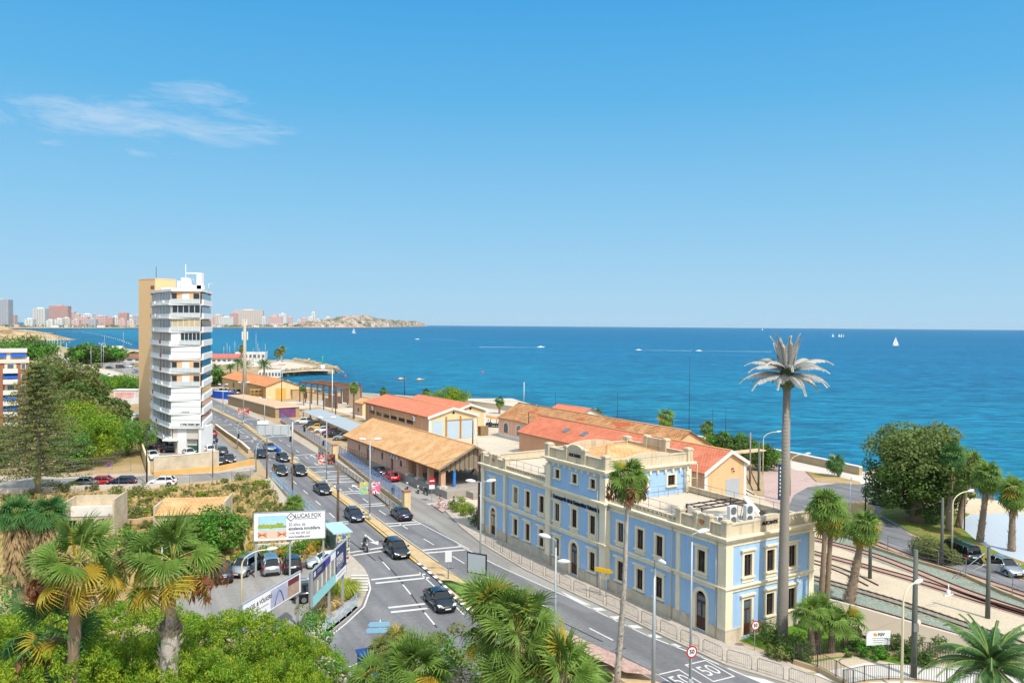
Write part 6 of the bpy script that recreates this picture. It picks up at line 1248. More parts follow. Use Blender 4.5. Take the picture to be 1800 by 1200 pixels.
sh=[Vector(v)for v in((-3600,2500),(-2400,2700),(-1800,2880),(-1660,3000),(-1560,3200),(-1560,3500),(-1500,3850),(-1400,4100),(-1250,4350),(-1082,4700),(-920,5300),(-940,6900),(-1038,9750))]
back=[p+Vector((-500,3000))for p in sh[::-1]]
mb=MB();mb.prism([tuple(p)for p in sh+back],-4,3.0);setp(mb.build('far_coast',ground_mat('far_ground',['#b5a07e','#8f8a5e','#c4b294'],.004,.05,0)),kind='structure')
mb=MB();band(mb,[tuple(p)for p in sh],50,12,0,0,3.4);setp(mb.build('far_beach',beachm),kind='structure')
from mathutils import noise as mnoise
prof=[(420,0),(455,3),(480,4),(520,7),(560,13),(590,19),(615,23),(635,24),(650,21),(665,16),(690,13),(715,12),(735,8),(748,4),(757,0)]
def profh(px):
 for(a,ha),(b,hb)in zip(prof,prof[1:]):
  if a<=px<=b:return ha+(hb-ha)*(px-a)/(b-a)
 return 0
V,Fc=[],[];nx,ny=120,26
def shore_at(px):
 best=None
 for a,b in zip(sh,sh[1:]):
  pa,pb=900+F*a.x/a.y,900+F*b.x/b.y
  if pa<=px<=pb:return a.lerp(b,(px-pa)/(pb-pa))
 return sh[-1]
for i in range(nx+1):
 px=405+(757-405)*i/nx;s_=shore_at(px);d_=s_.normalized();hpx=profh(px)
 for j in range(ny+1):
  dist_=j/ny*1100;p=s_+d_*(dist_+8);y=p.y;yr=(s_+d_*520).y
  top=hpx/F*yr*.84+2;f=math.sin(min(1,dist_/1040)*math.pi)**.8;nz=mnoise.fractal(Vector((p.x/130,p.y/130,3)),.8,2.1,5)
  V.append((p.x,p.y,2.4+max(0,top*f*(1+.2*nz)-1)))
for i in range(nx):
 for j in range(ny):a=i*(ny+1)+j;Fc.append((a,a+ny+1,a+ny+2,a+1))
me=bpy.data.meshes.new('headland');me.from_pydata(V,[],Fc);m,nt,b=_pr('headland_earth');v=coords(nt)
a=ramp(nt,noise(nt,v,.006,8,.72),[(.40,lin('#66705a')),(.47,lin('#9a8878')),(.56,lin('#b5a494')),(.66,lin('#857668'))]);nt.links.new(a,b.inputs['Base Color']);b.inputs['Roughness'].default_value=1;b.inputs['Specular IOR Level'].default_value=0;me.materials.append(m);me.update()
setp(obj('headland',me),kind='structure')
def hz_at(px,dist_=0):
 s_=shore_at(px);return s_+s_.normalized()*dist_
def block(px0,px1,ytop,col,dist_,label,floors=0,roofbox=True,py_base=None,d=None,group='apartment blocks along the far beach'):
 m_=(px0+px1)/2;p=hz_at(m_,dist_);y=p.y;x0=D(px0,575,y).x;x1=D(px1,575,y).x;zt=D(m_,ytop,y).z;zb=2.5;w_=x1-x0;dp=d or max(14,min(w_,40));floors=floors or max(2,int((zt-zb)/6.5))
 o=MB();zt-=(zt-zb)*.06;o.box(-w_/2,w_/2,0,dp,0,zt-zb,0);n=max(2,int(w_/9))
 for k in range(floors):
  z=(zt-zb)*(k+.35)/floors;hh=(zt-zb)/floors*.42
  o.box(-w_/2+.8,w_/2-.8,-.5,-.05,z,z+hh,1)
  for i in range(n):x=-w_/2+w_*(i+.5)/n;o.box(x-w_/n*.16,x+w_/n*.16,-.9,-.52,z-hh*.3,z+hh*1.1,0)
  o.box(w_/2+.05,w_/2+.5,1,dp-1,z,z+hh,1)
 if roofbox:o.box(-w_*.2,w_*.15,dp*.2,dp*.7,zt-zb,zt-zb+4.5,0)
 ob=o.build('far_apartment_block',[FARC[col],FWIN]);place(ob,(p.x,p.y,zb),math.atan2(-p.x,p.y)*.6 if False else rad(8));return setp(ob,label,'apartment block',group)
cn=['cream','pink','white','terracotta','grey']
SK=[(-14,12,523,4,200,24),(13,25,552,1,260),(42,56,560,2,140),(57,77,540,2,300,18),(80,92,562,2,120),(86,117,535,3,420,20),(95,108,560,2,90),(118,130,546,1,520),(131,138,550,0,420),(108,122,558,0,150),(139,152,556,1,260),(140,160,551,2,520),(125,137,561,1,90),(153,166,560,4,120),(163,184,554,1,330),(184,196,557,3,240),(196,208,555,2,420),(208,222,548,3,380,14),(208,219,560,1,150),(221,233,554,2,400),(232,246,553,4,300),(246,262,552,0,420),(222,234,562,0,110),(366,374,556,1,150),(372,390,552,0,380),(384,408,556,2,200),(404,415,549,3,420),(413,460,543,0,360,18),(459,466,556,2,200),(470,494,555,1,520),(490,503,550,2,620),(477,487,552,1,760),(505,512,556,1,620),(540,549,556,2,500),(546,553,547,2,560,14),(526,540,558,1,640),(520,528,562,0,350),(553,562,560,0,350),(571,581,556,2,620)]
for i,s_ in enumerate(sorted(SK)):
 kind='tall tower' if s_[2]<541 else('slab block' if s_[1]-s_[0]>18 else('mid rise block' if s_[2]<556 else 'low block'));side='left of the white tower' if s_[0]<250 else 'right of the white tower'
 block(*s_[:5],'%s far shore block from the left, %s, %s %s'%(['first','second','third','fourth','fifth','sixth','seventh','eighth','ninth','tenth','eleventh','twelfth','thirteenth','fourteenth','fifteenth','sixteenth','seventeenth','eighteenth','nineteenth','twentieth','twenty-first','twenty-second','twenty-third','twenty-fourth'][i if s_[0]<250 else i-sum(1 for q in SK if q[0]<250)],side,cn[s_[3]],kind),*(s_[5:6]or(0,)))
g=random.Random(12);mb=MB();tv=[]
for i in range(170):
 px=g.uniform(470,735)if i<120 else g.choice([g.uniform(-20,244),g.uniform(366,470)]);dist_=g.uniform(20,300);p=hz_at(px,dist_);hh=profh(px)/F*p.y;f=math.sin(min(1,dist_/1040)*math.pi)**.8;z=2+hh*f*.85;w_=g.uniform(8,20);h_=g.uniform(5,11);k=g.randrange(4)
 if i>=120:z=2.5;w_*=1.6
 if px>640 and g.random()<.5:continue
 mb.box(p.x-w_/2,p.x+w_/2,p.y,p.y+12,z-6,z+h_,k)
setp(mb.build('far_villas',[FARC[2],FARC[0],FARC[1],M('far_roof','#bfa08c')]),'pale villas scattered over the far headland and beach','houses',kind='stuff')
cl=[]
for i in range(420):
 px=g.uniform(420,745)if i<200 else g.choice([g.uniform(-40,250),g.uniform(360,470)]);dist_=g.uniform(20,330);p=hz_at(px,dist_);f=math.sin(min(1,dist_/1040)*math.pi)**.8;z=3+(profh(px)/F*p.y*f*.95 if i<200 else 0);r_=g.uniform(6,14);cl.append((p.x,p.y,z+r_*.3,r_*1.5,r_,r_*.7))
setp(obj('far_woods',leaf_cloud('far_woods',cl,9000,5.,[leafmat('far_leaves','#40603e','#587048',.2,.02)],8,.6,.7)),'dark green trees along the far beach and headland','trees',kind='stuff')
V,Fc=[],[];c0_=Vector(G2(-20,596,0));nx,ny=40,22
for i in range(nx+1):
 for j in range(ny+1):
  x=-420+520*i/nx;y=-90+330*j/ny;u_,v_=(x+130)/230,(y-60)/130;h_=max(0,1-u_*u_*(1 if u_<0 else 1.4)-v_*v_)**.6
  V.append((c0_.x+x,c0_.y+y,-2.5+19*h_*(1+.3*mnoise.fractal(Vector((x/40,y/40,1)),.8,2.,4))+(.5 if h_>0 else 0)))
for i in range(nx):
 for j in range(ny):a=i*(ny+1)+j;Fc.append((a,a+ny+1,a+ny+2,a+1))
me=bpy.data.meshes.new('cliff');me.from_pydata(V,[],Fc);me.materials.append(ground_mat('cliff_rock',['#a88c66','#d4b88e','#8f7452','#c4a67c'],.05,.25,.9));me.update();setp(obj('cliff',me),kind='structure')
q=[G2(50,590,-2),G2(78,587.6,-2),G2(96,588.4,-2),G2(80,590,-2),G2(60,592,-2)]
mb=MB();mb.prism([tuple(p)for p in q],-4,2);setp(mb.build('rock_spit',MATS['cliff_rock']),kind='structure')
def paint(name,col,met=.2):
 m,nt,b=_pr('paint_'+name);n=noise(nt,coords(nt),3.,3);c=lin(col);nt.links.new(mixc(nt,n,mul(c,.9),mul(c,1.12)),b.inputs['Base Color'])
 b.inputs['Roughness'].default_value=.32;b.inputs['Metallic'].default_value=met;b.inputs['Coat Weight'].default_value=.8;b.inputs['Coat Roughness'].default_value=.06;MATS['paint_'+name]=m;return m
PA={k:paint(k,c,m)for k,c,m in(('black','#15171b',.2),('navy','#131c38',.3),('slate','#2a3038',.3),('silver','#a9adb0',.7),('white','#dedfe0',0),('red','#b3141c',.1),('darkred','#6e1420',.2),('skyblue','#6d8aa6',.5),('green','#16302e',.3),('grey','#6b7076',.5),('teal','#2f5a66',.3),('yellow','#d9a52a',.0))}
TYRE=M('tyre','#1c1c1d',.9,.1,4.);RIM=M('alloy_rim','#a4a8ab',.35,.05,4.,metal=.8);LAMPW=M('headlamp','#d6dbe0',.1,.03,5.,spec=.8);LAMPR=M('rear_lamp','#a0101a',.2,.1,5.,spec=.7);PLATE=M('number_plate','#dcdcd6',.5,.03,4.);CGL=glass('car_glass','#10161b',.04);TRIMB=M('black_trim','#18191b',.6,.1,3.)
def car(kind,label,col,group=None):
 K=dict(sedan=(4.7,1.82,1.44,.0),hatch=(4.15,1.78,1.47,1),suv=(4.5,1.88,1.66,1),mini=(4.2,1.8,1.65,2),van=(4.9,1.92,1.9,3))[kind];L,Wd_,Ht,ty=K;h2=L/2;w=Wd_/2
 t=thing('car' if kind!='van' else 'van',label,'car' if kind!='van' else 'van',(0,0,0),0,group)
 hz=.98 if kind in('suv','van')else(.95 if kind=='mini' else .88);bz=hz+.07;hood=h2-(.98 if ty==0 else .85 if ty==1 else .6);gz=.24 if kind=='suv' else .18
 rear_deck=bz+(.06 if ty==0 else .02)
 stn=[(-h2,w*.80,gz+.16,.62,.70),(-h2+.07,w*.93,gz+.06,.78,rear_deck-.06),(-h2+.32,w*.985,gz,bz-.12,rear_deck),(-h2*.45,w,gz,bz-.12,bz),(0,w,gz,bz-.13,bz),(hood-.35,w*.995,gz,bz-.15,bz),(hood,w*.985,gz,hz-.14,hz+.02),(h2-.42,w*.95,gz+.02,hz-.22,hz-.10),(h2-.1,w*.86,gz+.05,.60,.66),(h2,w*.66,gz+.14,.50,.56)]
 b=MB();rings=[]
 for x,hw,z0,zs,zd in stn:
  rings.append([(x,-hw*.9,z0),(x,-hw,z0+.14),(x,-hw,zs-.10),(x,-hw*.965,zs),(x,-hw*.80,zd),(x,0,zd+.025),(x,hw*.80,zd),(x,hw*.965,zs),(x,hw,zs-.10),(x,hw,z0+.14),(x,hw*.9,z0)])
 b.loft(rings[::-1],0,True,True)
 ws0,ws1=hood-.28,hood-(1.0 if ty in(0,1)else .75);rr1,rr0={0:(-h2+1.45,-h2+.72),1:(-h2+.62,-h2+.22),2:(-h2+.42,-h2+.15),3:(-h2+.22,-h2+.08)}[ty]
 zr=Ht;zb_=bz-.04;wb,wr=w*.90,w*.70 if kind!='van' else w*.80
 def rg(x,hw,z,crown=.0):return[(x,-hw,z),(x,hw,z)]
 lower=[(ws0,wb*.93),(ws1-.05,wb),(rr1,wb),(rr0,wb*.92)];upper=[(ws1,wr*.93),(ws1-.35,wr),(rr1+.1,wr),(rr1,wr*.93)]
 for(x,hw),(xu,hu)in((lower[0],upper[0]),(lower[3],upper[3])):pass
 def T_(a,c,f):return(a[0]+(c[0]-a[0])*f,a[1]+(c[1]-a[1])*f)
 roof=[[(x,-hw,zr-.06),(x,-hw*.8,zr),(x,0,zr+.03),(x,hw*.8,zr),(x,hw,zr-.06)]for x,hw in((ws1+.02,wr*.93),(ws1-.35,wr),((ws1+rr1)/2,wr*1.01),(rr1+.1,wr),(rr1-.02,wr*.93))]
 b.loft(roof,0,False,True,False)
 pil=[]
 for s in(-1,1):
  for(x0,w0),(x1,w1),r_ in(((ws0,wb*.93),(ws1,wr*.93),.045),((rr0,wb*.92),(rr1,wr*.93),.07),(((ws1+rr1)/2-.1,wb),((ws1+rr1)/2-.05,wr),.045)):b.tube([(x0,s*w0,zb_),(x1,s*w1,zr-.06)],r_,5,0)
  if ty==3 or ty==2:b.tube([(rr1+.55,s*wb,zb_),(rr1+.55,s*wr,zr-.06)],.06,5,0)
 b.build('body',PA[col],t)
 gq=MB();e=.012
 def gl(n,*q):m=MB();m.poly(q);return m.build(n,CGL,t)
 gl('windscreen',(ws0,-wb*.91,zb_),(ws0,wb*.91,zb_),(ws1,wr*.91,zr-.06),(ws1,-wr*.91,zr-.06));gl('rear_window',(rr0,wb*.9,zb_),(rr0,-wb*.9,zb_),(rr1,-wr*.91,zr-.06),(rr1,wr*.91,zr-.06))
 m=MB()
 for s in(-1,1):q=[(ws0,s*wb*.93,zb_),(rr0,s*wb*.92,zb_),(rr1,s*wr*.93,zr-.065),(ws1,s*wr*.93,zr-.065)];m.poly(q if s<0 else q[::-1])
 m.build('side_windows',CGL,t)
 R_=.36 if kind=='suv' else .32;ax=h2-.82;ar=-h2+.80;wm=None
 for x in(ax,ar):
  for s in(-1,1):
   if wm is None:
    m=MB();m.loft([[(R_*k*math.cos(2*math.pi*i/18),y,R_*k*math.sin(2*math.pi*i/18))for i in range(18)]for y,k in((.02,.9),(.06,1),(.19,1),(.23,.92))],0,True,True);wm=m.mesh('wheel',TYRE)
    m=MB();m.disc((0,.232,0),(0,1,0),R_*.64,.012,16);[m.box(-.03,.03,.236,.256,-R_*.6,R_*.6)for _ in(0,)];rm=m.mesh('rim',RIM)
    m=MB();m.loft([[((R_+.07)*k*math.cos(math.pi*i/10),y,(R_+.07)*k*math.sin(math.pi*i/10))for i in range(11)]for y,k in((0,1),(.02,1))],0);am=m.mesh('wheel_arch',TRIMB)
   o=obj('wheel',wm,t,(x,s*(w-.235),R_),0 if s>0 else math.pi);obj('rim',rm,o);obj('wheel_arch',am,t,(x,s*(w-.012)if s>0 else-(w-.012),R_),0 if s>0 else math.pi)
 for s in(-1,1):
  m=MB();m.loft([[(h2-.40,s*w*.62,.66),(h2-.40,s*w*.95,.70),(h2-.40,s*w*.95,.80),(h2-.40,s*w*.62,.76)],[(h2-.05,s*w*.50,.60),(h2-.14,s*w*.86,.62),(h2-.20,s*w*.87,.72),(h2-.09,s*w*.50,.70)]]);m.build('headlight',LAMPW,t)
  m=MB();zt=.80 if ty else .72;m.box(-h2-.02,-h2+.34,s*w*.985-.12 if s>0 else s*w*.985-.01,s*w*.985+.01 if s>0 else s*w*.985+.12,zt-.08,zt+(.26 if ty>=2 else .12));m.build('tail_light',LAMPR,t)
  m=MB();m.bbox(ws0-.32,ws0-.14,s*(w+.08)-.11,s*(w+.08)+.11,bz-.02,bz+.14,.03);m.build('mirror',PA[col]if col!='silver' else TRIMB,t)
 m=MB();m.box(h2-.06,h2+.015,-.42,.42,.36,.52);m.box(h2-.10,h2+.0,-.5,.5,gz+.05,gz+.16);m.build('grille',TRIMB,t)
 m=MB();m.box(-h2-.015,-h2+.1,-w*.72,w*.72,gz+.1,gz+.26);m.build('rear_bumper_trim',TRIMB,t)
 m=MB();m.box(h2+.0,h2+.03,-.26,.26,.40,.51);m.build('number_plate',PLATE,t);m=MB();m.box(-h2-.03,-h2+.02,-.26,.26,.60+(.12 if ty else .0),.71+(.12 if ty else .0));m.build('number_plate',PLATE,t)
 return t
protos={}
def add_car(kind,col,px,py,head,label,group=None,s=1.,z=0.02):
 """head: heading angle in the ground plane (deg, 0 = +X)"""
 p=G(px,py);key=kind
 if key not in protos:
  protos[key]=(car(kind,label,col),col);t=protos[key][0];place(t,(p.x,p.y,z),rad(head),s)
  if group:t['group']=group
  return t
 root,c0_=protos[key];t=dup(root,(p.x,p.y,z),rad(head),label,s,{'paint_'+c0_:PA[col]},None)
 if 'group' in t.keys():del t['group']
 if group:t['group']=group
 return t
RDIR=math.degrees(math.atan2(.89,-.455));TO=RDIR+180
add_car('sedan','black',773,1064,TO-4,'black sedan nearest the camera, driving past the painted kerb')
add_car('suv','black',697,975,TO,'black off-roader driving behind the motorcyclist')
add_car('hatch','navy',623,913,TO,'dark blue hatchback with a pale roof edge beside the median and wooden pole')
add_car('sedan','black',567,866,TO+1,'black sedan alone beside the yellow median line, two cars behind the off-roader')
add_car('suv','black',526,834,TO+1,'black car next to the median, right one of the pair driving abreast')
add_car('suv','black',492,834,TO+1,'black car on the outer lane, left one of the pair driving abreast')
add_car('hatch','black',497,810,TO+3,'black car directly behind the pair driving abreast')
add_car('hatch','slate',459,803,TO+3,'dark car leaving the traffic lights on the outer lane')
add_car('sedan','skyblue',474,791,TO+3,'light blue car by the blue barrier at the median')
add_car('sedan','navy',705,910,RDIR-2,'dark blue sedan driving away on the far carriageway')
add_car('hatch','red',687,844,RDIR+2,'bright red hatchback parked behind the blue fence at the goods shed')
add_car('sedan','slate',666,834,RDIR+2,'black car parked against the goods shed behind the red hatchback')
pk='cars in the lot under the billboards'
add_car('suv','slate',391,1016,112,'dark off-roader with red tail lights under the drooping palm leaves, leftmost in the lot',pk)
add_car('mini','silver',432,1006,262,'silver minivan facing the camera in the lot under the billboards',pk)
add_car('mini','silver',475,1003,112,'silver minivan seen from behind, beside the curved lamp post',pk)
add_car('hatch','black',514,1000,108,'black hatchback with red tail lights left of the blue advert board',pk)
add_car('hatch','white',574,994,205,'white car half hidden behind the blue advert board',pk)
add_car('hatch','silver',536,1046,20,'silver car in the gap between the two slanting billboards',pk)
add_car('suv','black',560,1052,24,'black car under the lower edge of the blue advert board',pk)
sg='cars parked in the side street'
add_car('hatch','red',173,853,186,'red car parked in the side street',sg);add_car('hatch','navy',214,853,186,'dark blue car parked in the side street beside the red one',sg);add_car('hatch','white',285,853,186,'white car in the side street behind the thin dark post',sg);add_car('sedan','grey',146,855,186,'grey car hidden behind bushes at the end of the side street',sg)
tg='cars parked round the white tower'
LD=math.degrees(math.atan2(18,-13.0))
for i,(px,py,c,k,lb)in enumerate(((262,758,'black','suv','black car farthest back on the left side of the white tower'),(271,768,'teal','hatch','teal car on the left side of the white tower'),(278,776,'red','hatch','red car on the left side of the white tower'),(285,784,'grey','mini','grey car behind the black pair on the left side of the white tower'),(292,789,'slate','hatch','dark grey car left of the tower front corner'),(302,794,'black','hatch','black car nearest the front left corner of the white tower'),(262,796,'slate','sedan','dark car by the cream garden wall'),(268,806,'white','sedan','white car roof behind the patched wall end'),(333,802,'white','hatch','white car behind the patched wall at the tower gate'))):
 add_car(k,c,px,py,LD-180+(70 if i<6 else 0),lb,tg)
for i,(px,py,c,k,lb)in enumerate(((372,766,'red','hatch','red car at the head of the row right of the white tower'),(372,776,'slate','sedan','dark car second in the row right of the white tower'),(370,786,'skyblue','hatch','pale blue car in the row right of the white tower'),(368,795,'white','hatch','white car in the row right of the white tower'),(370,806,'red','hatch','red car half hidden behind the patched wall'),(390,799,'slate','suv','dark car standing on the lane right of the white tower'),(403,812,'black','sedan','black car at the exit of the tower forecourt'),(386,817,'black','hatch','dark car behind the right end of the patched wall'))):
 add_car(k,c,px,py,RDIR+(180 if i in(6,)else 0)+(0 if i>4 else 4),lb,tg)
cg='cars under the carport'
for i,(px,py,c,k,lb)in enumerate(((534,745,'white','suv','white car at the far end of the carport'),(547,751,'slate','hatch','dark grey car near the far end of the carport'),(557,755,'yellow','hatch','car with a yellow door under the carport'),(568,760,'white','hatch','white car under the middle of the carport'),(580,764,'darkred','hatch','dark red car under the carport'),(589,768,'black','sedan','black car under the near end of the carport'),(604,773,'silver','suv','silver car at the near end of the carport by the goods shed'))):add_car(k,c,px,py,188,lb,cg)
add_car('van','white',393,691,175,'white van behind the blue fence at the far warehouse');add_car('hatch','white',379,690,160,'white car left of the white van at the far warehouse')
add_car('van','grey',416,693,rF*57.3+90,'grey van beside the wall of the far warehouse')
fg='cars in the far car park left of the orange slab'
for i,(px,py,c,k,lb)in enumerate(((193,648,'slate','hatch','dark car in the far car park, farthest left'),(212,647,'black','van','black van in the far car park'),(228,645,'white','hatch','white car in the far car park behind the silver one'),(234,644,'slate','hatch','dark car in the far car park beside the yellow one'),(242,644,'yellow','hatch','yellow car in the far car park at the orange slab'),(239,655,'silver','sedan','silver car in the far car park, nearest the road'))):add_car(k,c,px,py,20+13*i,lb,fg)
add_car('hatch','white',191,662,120,'white car on the far promenade road');add_car('hatch','navy',202,665,120,'dark car on the far promenade road behind the white one')
RB=math.degrees(math.atan2(-(G(1600,950)-G(1800,1030)).y,-(G(1600,950)-G(1800,1030)).x))
add_car('van','green',1684,981,RB+180,'dark green van parked on the beach road beside the olive bushes')
cdo=add_car('hatch','silver',1768,1006,RB-8,'silver hatchback with an open door parked at the right edge')
m=MB();m.bbox(-1.0,0,-.03,.03,.25,.95,.02);o=m.build('open_door',PA['silver'],cdo,(.55,-.9,.02),rad(62));m=MB();m.box(-.9,-.1,-.015,.015,.96,1.35);m.build('door_window',CGL,o)
add_car('hatch','slate',1560,888,150,'dark car in the shade under the ficus at the roundabout')
SKIN=M('skin','#b98a6c',.7,.05,3.)
def person(label,loc,rz,J,col_top,col_low,hat=None,hair='#2a211c'):
 """one continuous skinned body from named joints (x forward)"""
 t=thing('person',label,'person',loc,rz)
 names=['pelvis','chest','neck','head','lsh','lel','lha','rsh','rel','rha','lhip','lkn','lan','lto','rhip','rkn','ran','rto']
 rads=[.15,.17,.065,.095,.075,.05,.045,.075,.05,.045,.11,.075,.05,.045,.11,.075,.05,.045]
 ed=[(0,1),(1,2),(2,3),(1,4),(4,5),(5,6),(1,7),(7,8),(8,9),(0,10),(10,11),(11,12),(12,13),(0,14),(14,15),(15,16),(16,17)]
 me=bpy.data.meshes.new('body');me.from_pydata([J[n]for n in names],ed,[]);o=obj('body',me,t);md=o.modifiers.new('skin','SKIN');md.use_smooth_shade=True
 for i,r_ in enumerate(rads):v=me.skin_vertices[0].data[i];v.radius=(r_,r_*.9);v.use_root=(i==0)
 o.modifiers.new('sub','SUBSURF').levels=1;o.modifiers['sub'].render_levels=1
 m,nt,b=_pr('clothes');s3=nt.nodes.new('ShaderNodeSeparateXYZ');nt.links.new(coords(nt),s3 .inputs[0]);pz,nz=J['pelvis'][2],J['neck'][2]
 kz=(J['lkn'][2]+J['rkn'][2])/2-.12
 c=ramp(nt,math_(nt,'DIVIDE',s3 .outputs[2],2.),[(0,lin('#2a2a2c')),(max(.01,min(J['lan'][2],J['ran'][2])/2+.04),lin('#b98a6c')),(kz/2,lin(col_low)),(pz/2+.02,lin(col_top)),(nz/2-.01,lin('#b98a6c'))],'CONSTANT');nt.links.new(c,b.inputs['Base Color']);b.inputs['Roughness'].default_value=.85;me.materials.append(m)
 h=Vector(J['head']);m=MB();m.loft([[(h.x-.02+r_*math.cos(a),h.y+r_*.9*math.sin(a),h.z+z)for a in np.linspace(0,6.283,11)[:-1]]for z,r_ in((-.03 if not hat else-.1,.115 if not hat else .13),(.05,.12 if not hat else .14),(.11,.09 if not hat else .11),(.145,.03))],0,True,True);m.build('helmet' if hat else 'hair',M('helmet_white',hat,.3,.03)if hat else M('hair_dark',hair,.9),t)
 return t
STAND=dict(pelvis=(0,0,.92),chest=(.02,0,1.3),neck=(.02,0,1.5),head=(.04,0,1.66),lsh=(.02,.2,1.42),lel=(-.05,.26,1.14),lha=(.06,.25,.9),rsh=(.02,-.2,1.42),rel=(.08,-.26,1.14),rha=(.2,-.24,.95),lhip=(0,.1,.86),lkn=(.16,.1,.5),lan=(.12,.1,.08),lto=(.27,.1,.04),rhip=(0,-.1,.86),rkn=(.02,-.1,.48),ran=(-.22,-.1,.1),rto=(-.1,-.1,.04))
RIDE=dict(pelvis=(-.2,0,.98),chest=(.0,0,1.34),neck=(.08,0,1.52),head=(.12,0,1.68),lsh=(.02,.2,1.45),lel=(.2,.26,1.22),lha=(.5,.24,1.1),rsh=(.02,-.2,1.45),rel=(.2,-.26,1.22),rha=(.5,-.24,1.1),lhip=(-.16,.11,.92),lkn=(.22,.17,.78),lan=(.05,.16,.38),lto=(.2,.16,.33),rhip=(-.16,-.11,.92),rkn=(.24,-.17,.66),ran=(.1,-.16,.24),rto=(.25,-.16,.2))
def wheel(mb,x,r,th=.05,mi=0,y=0):
 n=18;mb.loft([[(x+(r+th*.5*math.cos(b_))*math.cos(2*math.pi*i/n),y+th*.5*math.sin(b_),r+th*.5+(r+th*.5*math.cos(b_))*math.sin(2*math.pi*i/n))for b_ in np.linspace(0,6.283,7)[:-1]]for i in range(n+1)],mi,False,True)
def motorbike(label,loc,rz,col='black'):
 t=thing('motorcycle',label,'motorcycle',loc,rz)
 for x in(.72,-.72):
  m=MB();wheel(m,x,.24,.13);o=m.build('wheel',TYRE,t);m=MB();m.disc((x,-.04,.3),(0,1,0),.19,.08,14);m.build('rim',RIM,o)
 m=MB();m.loft([[(x,-w_,z0),(x,w_,z0),(x,w_*.7,z1),(x,-w_*.7,z1)]for x,w_,z0,z1 in((-.9,.06,.7,.82),(-.5,.13,.6,.84),(0,.16,.45,.82),(.35,.16,.5,1.0),(.6,.1,.65,.9))],0,True,True);m.build('body',PA[col],t)
 m=MB();m.tube([(.72,.09,.3),(.5,.09,.95)],.03,6);m.tube([(.72,-.09,.3),(.5,-.09,.95)],.03,6);m.tube([(.46,-.36,1.08),(.52,-.1,1.02),(.52,.1,1.02),(.46,.36,1.08)],.02,6);m.build('fork',RIM,t)
 m=MB();m.loft([[(-.85,-.09,.84),(-.85,.09,.84),(-.85,.09,.9),(-.85,-.09,.9)],[(-.1,-.13,.8),(-.1,.13,.8),(-.1,.13,.88),(-.1,-.13,.88)]]);m.build('seat',TRIMB,t);m=MB();m.disc((.62,0,.88),(1,0,0),.1,.06,12);m.build('headlight',LAMPW,t);m=MB();m.tube([(.1,-.17,.35),(-.75,-.19,.42)],.05,7);m.build('exhaust',RIM,t);return t
p=G(642,968);motorbike('motorcycle ridden towards the camera beside the black off-roader',(p.x,p.y,.02),rad(TO));person('motorcyclist in dark clothes with a white helmet',(p.x,p.y,.02),rad(TO),RIDE,'#3a3c3e','#26272a','#e6e6e2')
p=G(1715,989);motorbike('black motorcycle parked behind the dark green van',(p.x,p.y,.02),rad(RB))
sg='scooters parked at the goods shed'
for px,py,c,lb,rz in((735,866,'white','white scooter parked at the goods shed wall',100),(748,869,'black','black motorcycle parked beside the no entry sign',115),(716,860,'white','small white scooter farther left at the goods shed wall',100)):p=G(px,py);motorbike(lb,(p.x,p.y,.02),rad(rz),c)
def bicycle(label,loc,rz,col,box=None):
 t=thing('bicycle',label,'bicycle',loc,rz)
 for x in(.52,-.52):m=MB();wheel(m,x,.31,.045);m.build('wheel',TYRE,t)
 m=MB();P_=[(.52,0,.33),(.38,0,.9),(-.12,0,.85),(0,0,.32),(.4,0,.8)];m.tube(P_,.025,5);m.tube([(-.12,0,.85),(-.52,0,.33),(0,0,.32)],.02,5);m.tube([(.3,-.26,1.02),(.38,0,.95),(.3,.26,1.02)],.018,5);m.build('frame',col,t);m=MB();m.box(-.25,.02,-.07,.07,.88,.94);m.build('saddle',TRIMB,t)
 if box:m=MB();m.bbox(-.75,-.35,-.22,.22,.55,.95,.03);m.build('crate',box,t)
 return t
p=G(774.5,895);bicycle('red bicycle ridden by the dark haired cyclist on the pink paving',(p.x,p.y,.15),rad(215),M('bike_red','#a03040',.4));person('cyclist in a light top on a red bicycle at the round bushes',(p.x,p.y,.15),rad(215),RIDE,'#b98a6c','#c8c6c0')
p=G(792,897);bicycle('bicycle with a blue crate pushed past the round bushes',(p.x,p.y,.15),rad(200),DARKM,M('blue_crate','#2650a8',.6));person('person in grey shirt bending over the bicycle with the blue crate',(p.x+.45,p.y+.1,.15),rad(200),STAND,'#70757c','#8fa0b0')
p=G(691,876);person('pedestrian in black walking along the blue fence pavement',(p.x,p.y,.14),rad(TO),STAND,'#1c1d1f','#202226')
p=G(1666,1042)
GALV=M('galvanised','#aab0b2',.5,.06,2.,metal=.4);CONCP=M('concrete_pole','#8f8578',.9,.12,1.);WOODP=M('wooden_pole','#6f5a48',.95,.2,1.5);CATP=M('catenary_green_grey','#5c615a',.7,.15,1.)
def lamp_head(t,x,y,z,az,L=.95,r=.19):
 d=Vector((math.cos(az),math.sin(az),.12));m=MB();c=Vector((x,y,z));pts=[c+d*L*f for f in(0,.15,.45,.8,1)];m.tube(pts,[.05,r*.7,r,r*.7,.04],9);o=m.build('lamp_head',WHITEM,t);o.scale=(1,1,1);return o
